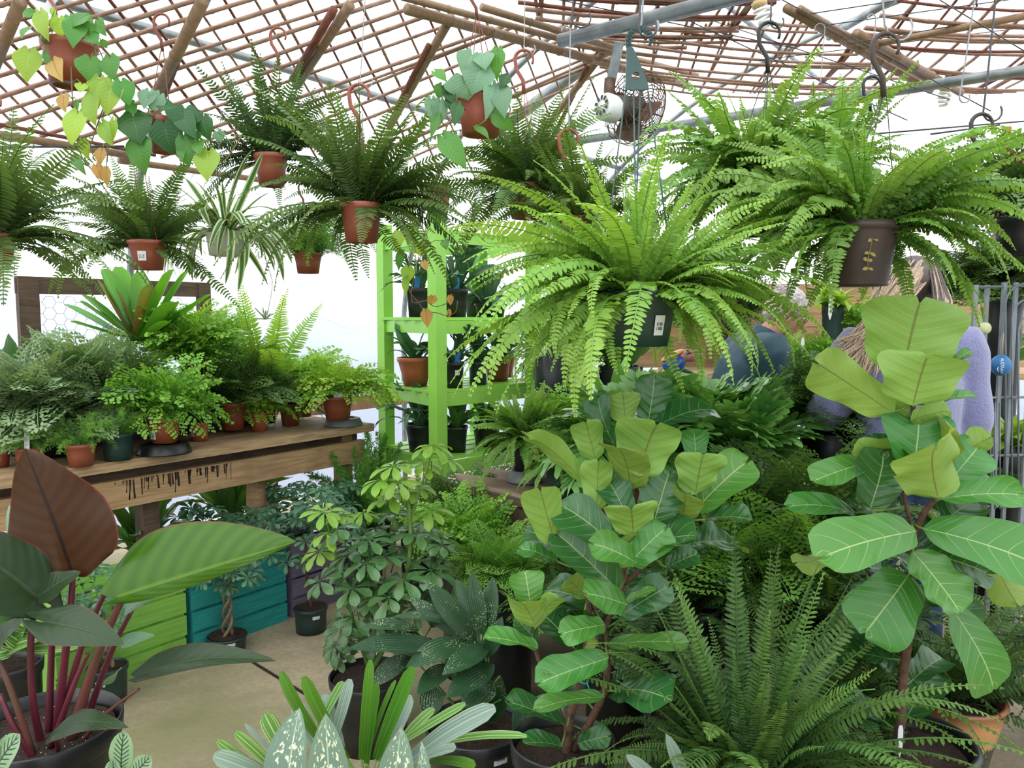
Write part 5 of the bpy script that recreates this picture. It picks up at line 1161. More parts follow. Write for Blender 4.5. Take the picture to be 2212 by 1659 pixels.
b = MB(); q = P(1478, 845, Y+.02); b.lathe([(.001, -.015), (.035, -.012), (.055, .0), (.052, .004), (.03, -.004), (.001, -.006)], q, 24); b.obj('dish', mb, bo)
# ------------------------------------------------------------------ shelves, boards and racks behind the people
pb = thing('plant_bench', P(1760, 840, 5.2), 'wooden bench with a board back behind the two people', 'bench'); pb.location.z = 0
zt = P(1700, 800, 5.2).z
for k in range(3):
    b = MB(); b.box(P(1850, 0, 5.0+.2*k)*1+Vector((0, 0, zt-.02-P(1850, 0, 5.0+.2*k).z)), (1.25, .095, .02)); b.obj('top_plank', M['plank'], pb, smooth=False)
for k in range(4):
    b = MB(); q = P(1800, 0, 5.75); b.box((q.x, 5.75+.006*(k % 2), zt+.06+.15*k), (1.5, .012, .078)); b.obj('back_board', M['plank2'], pb, smooth=False)
for dx in (-1.1, 0, 1.1):
    q = P(1850, 0, 5.2); b = MB(); b.box((q.x+dx, 5.3, (zt-.04)/2), (.04, .04, (zt-.04)/2)); b.obj('leg', M['darkwood'], pb, smooth=False)
tr = thing('nursery_tray', P(1740, 790, 5.0), 'black tray of small bedding ferns with white tags, between the man and the woman', 'tray'); tr.location.z = zt
for k in range(3):
    b = MB(); q = P(1690+k*62, 780, 4.98); b.lathe([(.001, 0), (.07, 0), (.085, .1), (.08, .1), (.068, .01)], (q.x, q.y, zt+.001), 24, sq=1); b.obj('cell_pot', M['black'], tr)
    fronds(tr, Vector((q.x, q.y, zt+.09)), 'maiden', 26, .2, .09, (.2, .5, .3), 'frond', True)
for x_, y_ in ((1733, 745), (1793, 650)): stake(tr, P(x_, y_+30, 4.9), .13, .022)
floor_plant('pothos', 'plant', 'yellow-leaved pothos behind the brown ribbed pot', 1800, 660, 5.1, 'pothos', 44, .17, (.4, .3, .3), part='leaf', zb=zt, r=.07, pm='dgreen')
floor_plant('soft_fern', 'fern', 'fern on the bench behind the man, left of the board back', 1590, 690, 5.3, 'lacyd', 40, .4, (.4, .4, .2), zb=zt, r=.1)
floor_plant('soft_fern', 'fern', 'leafy plant on the bench just right of the black tray', 1870, 720, 5.15, 'maiden', 36, .3, (.4, .4, .2), zb=zt, r=.1)
floor_plant('soft_fern', 'fern', 'dark fern filling the gap behind the bright fern and the bird ornament', 1340, 790, 4.9, 'nest', 26, .5, (.5, .4, .1), zb=0, r=.14, part='leaf')
floor_plant('soft_fern', 'fern', 'light green fern behind the left side of the bright fern pot', 1230, 800, 5.0, 'maidenl', 40, .45, (.5, .4, .1), zb=0, r=.14)
floor_plant('soft_fern', 'fern', 'variegated plant on the far side, seen under the bright fern fronds', 1200, 770, 4.55, 'spider', 40, .32, (.4, .4, .2), zb=0, r=.12, part='leaf')
floor_plant('soft_fern', 'fern', 'feathery dark fern hiding the woman at her left hip', 1800, 930, 3.25, 'lacyd', 90, .38, (.4, .4, .2), zb=0, r=.13)
floor_plant('soft_fern', 'fern', 'dark fern on the floor between the table and the right fiddle leaf fig', 1740, 1180, 2.75, 'lacyd', 60, .45, (.35, .4, .25), zb=0, r=.1)
floor_plant('soft_fern', 'fern', 'pale feathery fern under the end of the log table', 1650, 1260, 2.62, 'lacyl', 46, .38, (.45, .4, .15), zb=0, r=.11)
floor_plant('soft_fern', 'fern', 'dark fern in the shade behind the right trunk', 1840, 1400, 2.55, 'dark', 60, .45, (.35, .4, .25), zb=0, r=.1)
floor_plant('moss_fern', 'fern', 'curly moss fern under the ragged end of the log table', 1010, 1180, 3.3, 'maiden', 60, .30, (.35, .4, .25), zb=0, r=.12)
floor_plant('moss_fern', 'fern', 'bright curly fern behind the speckled leaves', 1085, 1235, 3.0, 'lacyl', 70, .22, (.3, .4, .3), zb=0, r=.13)
floor_plant('moss_fern', 'fern', 'dark leafy plant under the log table beside its post', 1030, 1150, 3.95, 'lacyd', 50, .42, (.4, .4, .2), zb=0, r=.15)
floor_plant('soft_fern', 'fern', 'shaded fern under the table behind the fiddle leaf trunk', 1330, 1330, 2.75, 'lacyd', 56, .40, (.35, .4, .25), zb=0, r=.12)
floor_plant('soft_fern', 'fern', 'shaded fern under the table behind the upright sword fern', 1480, 1300, 2.55, 'dark', 56, .40, (.35, .4, .25), zb=0, r=.12)
# metal trellis rack with arches
M['rack'] = mat('grey painted metal', '#8b9499', '#767f85', .45, 10, metal=.3)
Y = 3.35; tl = thing('trellis_rack', P(2150, 1100, Y), 'grey metal trellis rack with arched wires at the right edge', 'trellis'); tl.location.z = 0
for x_, y0 in ((2108, 615), (2170, 610), (2235, 610)):
    p0 = P(x_, y0, Y); b = MB(); b.box((p0.x, p0.y, p0.z/2), (.008, .008, p0.z/2)); b.obj('post', M['rack'], tl, smooth=False)
    p0 = P(x_+25, y0, Y+.35); b = MB(); b.box((p0.x, p0.y, p0.z/2), (.008, .008, p0.z/2)); b.obj('post', M['rack'], tl, smooth=False)
for k, y_ in enumerate((620, 860, 985, 1095)):
    for dy in (0, .35):
        b = MB(); b.tube([P(2108, y_, Y+dy), P(2300, y_-4, Y+dy)], .006, 6); b.obj('rail', M['rack'], tl)
    for x_ in (2108, 2170, 2235):
        b = MB(); b.tube([P(x_, y_, Y), P(x_+25, y_, Y+.35)], .005, 6); b.obj('rail', M['rack'], tl)
for k in range(3):
    x0 = 2172+k*14; w_ = 46-10*k; top = 612+34*k; b = MB()
    pts = [P(x0, 1090, Y-.02)]+[P(x0+w_*(1-math.cos(a))/1, top+45-45*math.sin(a), Y-.02) for a in np.linspace(0, PI, 12)]+[P(x0+2*w_, 1090, Y-.02)]
    b.tube(pts, .004, 6); b.obj('arch_wire', M['rack'], tl)
for k in range(5):
    b = MB(); b.tube([P(2120+10*k, 870, Y-.01), P(2120+10*k, 1100, Y-.01)], .003, 5); b.obj('wire', M['rack'], tl)
# egg ornaments
def egg(label, x, y, w, hpx, Y, mt, text=None):
    c = P(x, y, Y); rx = px(w, Y)/2; rz = px(hpx, Y)/2; root = thing('egg_ornament', c, label, 'ornament')
    b = MB(); b.ellipsoid(c, (rx, rx, rz), 28, 18); b.obj('shell', mt, root)
    b = MB(); b.tube([c+Vector((0, 0, rz)), c+Vector((.004, 0, rz+.09))], .0018, 5); b.obj('cord', M['yellowcord'], root)
    if text:
        cu = bpy.data.curves.new('lettering', 'FONT'); cu.body = text; cu.size = 1; cu.align_x = 'CENTER'; cu.align_y = 'CENTER'; cu.resolution_u = 3
        to = bpy.data.objects.new('tmp', cu); COL.objects.link(to); dg = bpy.context.evaluated_depsgraph_get(); me0 = bpy.data.meshes.new_from_object(to.evaluated_get(dg))
        bpy.data.objects.remove(to); v = np.array([q.co[:] for q in me0.vertices]); wdt = v[:, 0].max()-v[:, 0].min()
        k = rz*1.42/wdt; V = []
        for q in v:
            zz = -q[0]*k; xx = q[1]*k*1.25; rr = rx*math.sqrt(max(.05, 1-(zz/rz)**2)); an = xx/rx-.44
            V.append(c+Vector((math.sin(an)*rr*1.012, -math.cos(an)*rr*1.012, zz)))
        b = MB(); b.add(V, [tuple(p.vertices) for p in me0.polygons]); b.obj('lettering', M['stake'], root, smooth=False)
        sw = MB(); pts = []
        for i in range(9):
            t = i/8; zz = rz*(-.1-.5*t); xx = -rx*(.30+.12*math.sin(PI*t)); rr = rx*math.sqrt(1-(zz/rz)**2); an = xx/rx-.44; pts.append(c+Vector((math.sin(an)*rr*1.014, -math.cos(an)*rr*1.014, zz)))
        sw.tube(pts, [.0006+.0016*math.sin(PI*i/8) for i in range(9)], 4); sw.obj('swoosh', M['stake'], root)
M['yellowcord'] = mat('yellow cord', '#c9a24a', None, .6)
egg('blue egg ornament with white lettering hanging on the metal trellis', 2162, 789, 41, 46, 3.28, mat('blue egg paint', '#2b6fa5', '#2a69a0', .4, 30), 'AUSTRAM')
egg('pale lime egg ornament hanging above the blue one', 2128, 709, 24, 26, 3.4, mat('pale lime glass', '#dfe8b0', None, .3))
bo_ = thing('wooden_board_frame', P(2180, 330, 6.2), 'orange-brown wooden post and boards in the upper right corner', 'board')
for (x0, x1, y0, y1, mt, Y_) in ((2163, 2182, 274, 365, 'orange', 6.2), (2180, 2320, 328, 380, 'orange2', 6.25)):
    M['orange'] = M.get('orange') or wood_mat('new fir', '#b5693a', '#c97c4a', '#a85f35'); M['orange2'] = M.get('orange2') or wood_mat('fir board', '#8f5538', '#a5664a', '#7a4a35')
    a = P(x0, y1, Y_); e = P(x1, y0, Y_); b = MB(); b.box((a+e)/2, (abs(e.x-a.x)/2, .02, abs(e.z-a.z)/2)); b.obj('board', M[mt], bo_, smooth=False)
a = P(2172, 365, 6.26); b = MB(); b.box((a.x, 6.27, a.z/2), (.05, .03, a.z/2)); b.obj('post', M['orange2'], bo_, smooth=False)
for (lb, x, y, Y, key, n, L, mt_) in [('dark climbing plant behind the metal trellis', 2170, 640, 4.2, 'lacyd', 70, .5, 0), ('yellow-green broad-leaved plant in the lower part of the trellis', 2185, 960, 3.95, 'pothos', 40, .22, 0), ('blue-green leafy plant behind the trellis, beside the blue egg', 2150, 800, 4.6, 'nest', 30, .4, 0)]:
    floor_plant('foliage_plant', 'plant', lb, x, y, Y, key, n, L, (.3, .4, .3), zb=0, r=.09, part='leaf' if key != 'lacyd' else 'frond')
floor_plant('foliage_plant', 'plant', 'dark leafy plant under the trellis rack', 2085, 1080, 4.05, 'lacyd', 60, .45, (.4, .4, .2), zb=0, r=.09)
# ------------------------------------------------------------------ fan and bulbs
Y = 4.25; fn = thing('circulation_fan', P(1350, 215, Y), 'rusty round circulation fan with a white vented motor, hung from the pale roof pipe', 'fan')
ax = Vector((.80, .58, -.1)).normalized(); sx = Vector((-.587, .81, 0)).normalized(); sy = ax.cross(sx).normalized(); FA = (sx, sy, ax); rust = mat('rusty guard wire', '#6f5a48', '#5a3f30', .6, 30, metal=.3)
fc = P(1380, 236, Y); RF = px(76, Y)
b = MB()
for rr, zz in ((.14, .045), (.22, .046), (.3, .047), (.38, .046), (.46, .045), (.54, .043), (.62, .04), (.7, .035), (.78, .029), (.86, .021), (.94, .01), (1, 0), (.9, -.06), (.75, -.065), (.6, -.07), (.45, -.07), (.3, -.07), (1, -.045)):
    for k in range(1):
        pts = [fc+sx*math.cos(a)*RF*rr+sy*math.sin(a)*RF*rr+ax*zz*1.2 for a in np.linspace(0, 2*PI, 33)]; b.tube(pts, .0024, 5, cap=False)
for k in range(16):
    a = 2*PI*k/16; d = sx*math.cos(a)+sy*math.sin(a); b.tube([fc+d*RF*.12+ax*.066, fc+d*RF*.7+ax*.05, fc+d*RF, fc+d*RF-ax*.07, fc+d*RF*.7-ax*.12, fc+d*RF*.25-ax*.12], .0026, 4)
b.obj('guard', rust, fn)
for k in range(4):
    a = 2*PI*k/4+.3; d = sx*math.cos(a)+sy*math.sin(a); e = ax.cross(d); bb = MB()
    leaf(bb, fc+d*RF*.12-ax*.03, fc+d*RF*.9-ax*.03, ax*.85+e*.5, RF*.75, 'blunt', sag=.02, cup=.1, n=8, m=3); bb.obj('blade', rust, fn)
mc = P(1300, 228, Y-.13); Rm = px(28, Y); b = MB(); mxs = (mc-fc).normalized()
b.lathe([(.001, .0), (Rm*.3, .004), (Rm*.34, .0), (Rm*.8, -.004), (Rm, -.02), (Rm, -.085), (Rm*.9, -.1)], mc, 28, FA if False else (sy, sx, -ax)); 
b.obj('motor_cap', M['white'], fn)
b = MB(); b.tube([mc+ax*.05, fc-ax*.0], Rm*.92, 20); b.obj('motor', mat('dark motor', '#4a4038', None, .6), fn)
b = MB()
for k in range(10):
    a = 2*PI*k/10; d = sy*math.cos(a)+sx*math.sin(a); e = ax.cross(d); q = mc-ax*.0055
    b.add([q+d*Rm*.42-e*.006, q+d*Rm*.42+e*.006, q+d*Rm*.74+e*.009, q+d*Rm*.74-e*.009], [(0, 1, 2, 3)])
b.obj('vent_slot', M['black'], fn)
b = MB(); b.beam(P(1338, 92, 4.2), P(1318, 185, Y), .05, .008, Vector((0, 1, 0))); b.obj('bracket', M['steel'], fn, smooth=False)
b = MB(); b.tube([P(1318, 170, Y), P(1316, 195, Y), P(1325, 225, Y)], .03, 12); b.obj('bracket_arm', rust, fn)
def bulb(label, x, y, wpx, Y, lean):
    c = P(x, y, Y); s = px(wpx, Y); root = thing('spiral_bulb', c, label, 'light bulb'); d = Vector((lean, 0, 1)).normalized(); x_ = Vector((d.z, 0, -d.x)); y_ = Vector((0, 1, 0)); A = (x_, y_, d)
    b = MB(); b.lathe([(.001, s*.95), (s*.22, s*.95), (s*.24, s*.75), (s*.4, s*.7), (s*.42, s*.45), (s*.36, s*.35), (.001, s*.34)], c, 20, A); b.obj('bulb_base', mat('yellowed bulb base', '#c9ac78', '#bfa06a', .45, 12), root)
    b = MB(); pts = []
    for i in range(72):
        t = i/71; a = t*2*PI*3.5; rr = s*(.22+.2*math.sin(PI*min(1, .15+t*.9))); pts.append(c+x_*math.cos(a)*rr+y_*math.sin(a)*rr+d*s*(.38-1.15*t))
    b.tube(pts, s*.11, 8); b.obj('spiral_tube', mat('bulb glass', '#f0efe8', None, .25), root)
    b = MB(); b.tube([c+d*s*.9, c+d*s*1.6], s*.18, 10); b.obj('socket', M['wire'], root)
bulb('spiral energy-saving bulb near the pipe joint, over the tall fern', 1648, 28, 38, 3.9, -.45)
bulb('small spiral energy-saving bulb under the far cross pipe', 2040, 208, 26, 5.2, .1)
# ------------------------------------------------------------------ fiddle leaf figs, leaf by leaf
def fig_plant(label, c, r, h, leaves, trunks, Y, pm='black', fillers=24):
    root = thing('fiddle_leaf_fig', c-Vector((0, 0, h)), label, 'fiddle leaf fig'); pot(root, c, r, h, M[pm], 'nursery')
    tp = []
    for pts, r0, r1 in trunks:
        q = [P(x, y, Y+(d[0] if d else 0)) for x, y, *d in pts]; b = MB(); b.tube(q, list(np.linspace(r0, r1, len(q))), 9, smooth=4); b.obj('trunk' if r0 > .008 else 'branch', M['bark'], root); tp += q
        for i in range(len(q)-1): tp += [q[i].lerp(q[i+1], .33), q[i].lerp(q[i+1], .67)]
    for (bx, by, tx, ty, w, mt, face, d0, d1, *kw) in leaves:
        p = P(bx, by, Y+d0); q = P(tx, ty, Y+d1); k = kw[0] if kw else {}
        nr = {'f': (rv(-.2, .2), -1, .35), 'b': (rv(-.2, .2), 1, .25), 'u': (0, -.45, 1), 'd': (0, .5, -1), 'l': (-.8, -.7, .3), 'r': (.8, -.7, .3), 'bu': (0, .8, .7), 'fu': (0, -.8, .7)}[face]
        b = MB(); a = dict(sag=rv(.0, .06), cup=rv(.15, .42), wave=rv(.035, .085), freq=rv(1.2, 2.6), ph=rv(0, 6), curl=rv(.04, .18), notch=rv(.02, .13), asym=rv(.75, 1.2), twist=rv(-.6, .6)); a.update(k)
        leaf(b, p, q, nr, px(w, Y)*1.14, 'fig', n=18, m=8, **a); b.obj('leaf', M[mt], root)
        near = min(tp, key=lambda v: (v-p).length)
        if (near-p).length > .16: near = near.lerp(p, .6)
        b = MB(); b.tube([near, near.lerp(p, .6)+Vector((0, 0, -.004)), p], [.0038, .003, .0026], 6); b.obj('petiole', M['stem'], root)
    for k in range(fillers):
        j = random.randrange(len(tp)//5, int(len(tp)*.8)); p = tp[j]
        if p.z > 1.25: continue
        a = rv(0, 6.28); d = Vector((math.cos(a), math.sin(a)*.8+.5, rv(-.1, .9))).normalized(); l = rv(.11, .2)
        p1 = p+d*.05; b = MB(); leaf(b, p1, p1+d*l, Vector((rv(-.3, .3), -.4, 1)), l*.75, 'fig', n=12, m=5, sag=.05, cup=rv(.1, .4), wave=rv(.03, .08), ph=rv(0, 6), curl=.1); b.obj('leaf', M['figdark'], root)
        b = MB(); b.tube([p, p1], .0026, 5); b.obj('petiole', M['stem'], root)
    return root
c = P(1216, 1650, 2.05); c.z = .40
fig_plant('branching fiddle leaf fig in a black pot at the centre front', c, .145, .40, [
 (1379, 1028, 1418, 905, 140, 'figyoung', 'b', -.08, -.10, dict(cup=.1, wave=.03)), (1287, 995, 1264, 905, 76, 'figyoung', 'b', -.02, -.03), (1290, 1104, 1292, 990, 72, 'figyoung', 'b', -.05, -.05), (1338, 982, 1278, 848, 64, 'figdark', 'l', .02, .05), (1352, 912, 1345, 846, 76, 'figyoung', 'b', .02, .03), (1400, 912, 1417, 808, 78, 'figdark', 'f', .05, .05),
 (1256, 1036, 1142, 925, 62, 'figyoung', 'bu', .0, -.02), (1502, 1068, 1518, 978, 98, 'figyoung', 'b', -.05, -.08), (1498, 1106, 1620, 985, 88, 'fig', 'fu', 0, .02), (1503, 1000, 1500, 925, 58, 'fig', 'f', .08, .1), (1354, 1113, 1308, 1024, 76, 'figdark', 'f', -.06, -.02), (1412, 1130, 1448, 1010, 104, 'figdark', 'f', -.06, -.03),
 (1369, 1157, 1362, 1086, 108, 'figyoung', 'bu', -.12, -.16, dict(cup=.35)), (1199, 1174, 1164, 1048, 86, 'figyoung', 'b', -.05, -.10, dict(wave=.03)), (1202, 1212, 1120, 1178, 62, 'fig', 'u', .02, .05), (1346, 1197, 1212, 1080, 82, 'figdark', 'fu', -.1, -.06), (1335, 1275, 1197, 1142, 98, 'figdark', 'f', -.10, -.08), (1360, 1216, 1440, 1136, 78, 'fig', 'fu', -.12, -.14), (1374, 1216, 1276, 1168, 62, 'fig', 'fu', -.14, -.18), (1440, 1226, 1508, 1194, 48, 'figdark', 'fu', -.02, -.04),
 (1145, 1300, 1134, 1232, 74, 'fig', 'f', -.08, -.06), (1157, 1355, 1126, 1288, 86, 'figyoung', 'bu', -.1, -.14, dict(cup=.35)), (1157, 1350, 1205, 1280, 46, 'figyoung', 'bu', -.1, -.12), (1161, 1400, 1052, 1366, 52, 'fig', 'u', -.08, -.12), (1157, 1385, 1118, 1336, 40, 'figdark', 'fu', -.04, -.04), (1305, 1350, 1210, 1368, 56, 'fig', 'fu', -.1, -.16), (1354, 1306, 1268, 1276, 66, 'fig', 'fu', -.12, -.2), (1340, 1330, 1444, 1262, 64, 'figdark', 'fu', -.08, -.12), (1313, 1392, 1488, 1380, 54, 'fig', 'u', -.06, -.1), (1313, 1422, 1162, 1472, 72, 'fig', 'fu', -.14, -.22), (1225, 1568, 1094, 1508, 58, 'figdark', 'u', -.08, -.14), (1303, 1506, 1154, 1526, 44, 'fig', 'u', -.12, -.18), (1250, 1606, 1318, 1588, 46, 'figdark', 'fu', -.06, -.1), (1212, 1612, 1134, 1602, 50, 'figdark', 'u', -.08, -.14), (1262, 1502, 1208, 1452, 48, 'figdark', 'f', .06, .08), (1322, 1482, 1372, 1408, 30, 'figdark', 'l', 0, 0), (1275, 1298, 1226, 1248, 54, 'figyoung', 'b', .06, .05), (1350, 1298, 1416, 1270, 30, 'fig', 'u', -.1, -.12), (1262, 1340, 1240, 1420, 40, 'figdark', 'r', .05, .04), (1432, 1190, 1410, 1130, 60, 'figdark', 'f', .04, .04), (1330, 1230, 1372, 1290, 50, 'figdark', 'f', .04, .02)],
 [([(1220, 1662), (1227, 1593), (1232, 1543), (1247, 1500), (1262, 1441), (1268, 1391), (1272, 1315), (1268, 1250), (1285, 1180), (1290, 1104), (1288, 995)], .014, .005), ([(1240, 1620), (1306, 1492), (1308, 1391), (1303, 1360), (1313, 1340), (1338, 1290), (1350, 1250), (1346, 1200), (1360, 1110), (1380, 1028), (1390, 930)], .011, .004), ([(1348, 1262), (1400, 1215), (1440, 1180), (1482, 1125), (1502, 1066)], .0075, .004), ([(1262, 1230), (1272, 1270), (1293, 1340), (1305, 1375)], .0075, .006), ([(1157, 1355), (1159, 1411), (1187, 1480), (1214, 1548), (1228, 1590)], .006, .006)], 2.05)
rt = [o for o in COL.objects if o.name == 'fiddle_leaf_fig'][0]; q = P(1257, 1470, 2.05); b = MB(); b.tube([q+Vector((math.cos(a)*.014, math.sin(a)*.014, .004*math.sin(a*2))) for a in np.linspace(0, 2*PI, 20)], .0035, 6, cap=False); b.tube([q+Vector((.012, -.01, 0)), q+Vector((.02, -.016, -.02))], .003, 5); b.obj('tie', M['teal_tag'], rt)
c = P(1962, 1636, 2.1); c.z = .365
root = fig_plant('tall single-trunked fiddle leaf fig in a wide black pot at the right front', c, .165, .365, [
 (1950, 806, 1988, 640, 205, 'figyoung', 'b', -.02, -.04, dict(cup=.08, wave=.02, notch=.1, curl=.02)), (1972, 876, 2003, 762, 166, 'figyoung', 'b', -.06, -.09, dict(cup=.1, curl=.03)), (1927, 890, 1748, 772, 100, 'figyoung', 'b', -.02, -.06, dict(cup=.1)), (2018, 872, 2110, 850, 30, 'fig', 'u', 0, 0), (2060, 782, 2098, 756, 22, 'fig', 'fu', 0, 0), (1962, 896, 1912, 858, 34, 'figyoung', 'b', 0, 0), (1968, 908, 2050, 884, 54, 'figyoung', 'b', -.02, -.02), (1972, 1018, 1992, 882, 130, 'fig', 'fu', -.06, .0),
 (2027, 1075, 2010, 945, 155, 'figyoung', 'b', -.12, -.2, dict(cup=.2)), (1946, 974, 1830, 976, 54, 'figyoung', 'bu', .02, 0), (1868, 1000, 1758, 1034, 66, 'fig', 'fu', -.02, -.1), (1880, 1096, 1916, 972, 104, 'figdark', 'f', -.06, -.04), (1955, 1012, 1862, 1102, 66, 'figyoung', 'd', .02, -.02), (2030, 1078, 2218, 1058, 66, 'fig', 'fu', -.05, -.12), (2046, 1046, 2118, 960, 96, 'fig', 'fu', -.02, .02), (2066, 992, 2140, 940, 64, 'figyoung', 'b', .02, .02), (1848, 1108, 1708, 1082, 56, 'fig', 'fu', .02, -.05),
 (1978, 1148, 1782, 1190, 118, 'fig', 'fu', -.1, -.24, dict(cup=.05, wave=.02)), (1995, 1142, 2250, 1216, 112, 'fig', 'fu', -.08, -.2, dict(cup=.08)), (1972, 1192, 2078, 1322, 92, 'fig', 'fu', -.1, -.2), (1990, 1190, 2155, 1240, 92, 'figdark', 'fu', -.04, -.12), (2140, 1200, 2192, 1306, 66, 'figyoung', 'b', .02, 0), (1962, 1243, 1866, 1372, 130, 'fig', 'fu', -.06, -.12, dict(cup=.05)), (1806, 1194, 1714, 1226, 56, 'figyoung', 'd', .05, .02), (2052, 1310, 2170, 1494, 116, 'fig', 'fu', -.1, -.16, dict(cup=.12)), (2008, 1262, 2124, 1372, 84, 'figdark', 'fu', -.02, -.06), (1935, 1110, 1880, 1150, 60, 'figdark', 'fu', .05, .02), (2000, 1100, 2080, 1120, 70, 'figdark', 'd', .05, .05)],
 [([(1938, 1625), (1944, 1560), (1952, 1450), (1962, 1380), (1964, 1300), (1968, 1245), (1976, 1160), (2000, 1100), (2024, 1068), (2000, 1000), (1975, 900), (1968, 810)], .0135, .006), ([(1976, 1160), (1950, 1060), (1948, 970)], .006, .004)], 2.1)
stake(root, P(1944, 1612, 2.07), .06, .014)
b = MB(); b.tube([c+Vector((math.cos(a)*.168, math.sin(a)*.168, .0)) for a in np.linspace(0, 2*PI, 41)], .012, 8, cap=False); b.obj('pot_rim', M['black'], root)
# glazed pot behind with ferns
c = P(2062, 1516, 2.5); c.z = .30; root = thing('sword_fern', Vector((c.x, c.y, 0)), 'dark fern in a brown drip-glazed pot behind the right fiddle leaf fig', 'fern')
m, nt, out = newmat('drip glaze'); b_ = N(nt, 'ShaderNodeBsdfPrincipled', i_Roughness=.3); nt.links.new(b_.outputs[0], out.inputs[0]); tc = N(nt, 'ShaderNodeTexCoord'); sp = N(nt, 'ShaderNodeSeparateXYZ'); nt.links.new(tc.outputs['Object'], sp.inputs[0])
uvn = N(nt, 'ShaderNodeUVMap'); mp_ = N(nt, 'ShaderNodeMapping'); mp_.inputs['Scale'].default_value = (60, 0, 1); nt.links.new(uvn.outputs[0], mp_.inputs[0]); no = N(nt, 'ShaderNodeTexNoise', i_Scale=1.0, i_Detail=2.0); nt.links.new(mp_.outputs[0], no.inputs[0])
k_ = mth(nt, 'GREATER_THAN', mth(nt, 'ADD', sp.outputs[2], mth(nt, 'MULTIPLY', no.outputs[0], .09)), .215)
nt.links.new(mixc(nt, k_, lin('#3a3532'), mixc(nt, ramp(nt, sp.outputs[2], [(.235, 0.0), (.285, 1.0)]), lin('#b98a58'), lin('#8a5a3c'))), b_.inputs['Base Color'])
b = MB(); b.lathe([(.001, -.30), (.092, -.30), (.11, -.19), (.137, -.07), (.144, -.045), (.141, -.035), (.155, -.008), (.152, 0), (.14, 0), (.13, -.05)], c, 40); b.obj('pot', m, root)
b = MB(); b.lathe([(.001, -.03), (.134, -.035)], c, 24); b.obj('soil', M['soil'], root)
fronds(root, c+Vector((0, 0, -.02)), 'dark', 60, .42, .1, (.4, .35, .25), extra=[(-70, 'droop', 1.2), (-80, 'droop', 1.1)], clear=60)
fd = floor_plant('sword_fern', 'fern', 'light green fern cut by the right edge beside the glazed pot', 2345, 1400, 2.7, 'kimb', 70, .52, (.3, .35, .35), r=.13, merge=False, extra=[(90, 'droop', 1.3), (100, 'droop', 1.2)])
# upright sword fern front right
c = P(1610, 1700, 1.95); root = thing('kimberley_fern', Vector((c.x, c.y, 0)), 'upright dense sword fern filling the front between the two fiddle leaf figs', 'fern')
c.z = .36; pot(root, c, .15, .36, M['black'], 'nursery')
fronds(root, c+Vector((0, 0, -.02)), 'kimb', 94, .56, .13, (.34, .42, .24), extra=[(-35, 'up', 1.15, .2), (-40, 'up', 1.2, .25), (8, 'up', 1.1, .0), (15, 'up', 1.05, .05), (40, 'up', 1.0, .35), (50, 'arch', .9)], tiltv=.35, lv=.4)
fronds(root, c+Vector((0, -.04, .0)), 'kimb', 60, .46, .17, (.3, .4, .3), 'frond', True, tiltv=.4, lv=.4, stuff=True)
c = P(1740, 1560, 2.35); c.z = .3; root = thing('kimberley_fern', Vector((c.x, c.y, 0)), 'second upright sword fern behind and right of the front one, by the fig trunk', 'fern'); pot(root, c, .14, .3, M['black'], 'nursery')
fronds(root, c+Vector((0, 0, -.02)), 'kimb', 70, .44, .12, (.35, .4, .25), tiltv=.2)
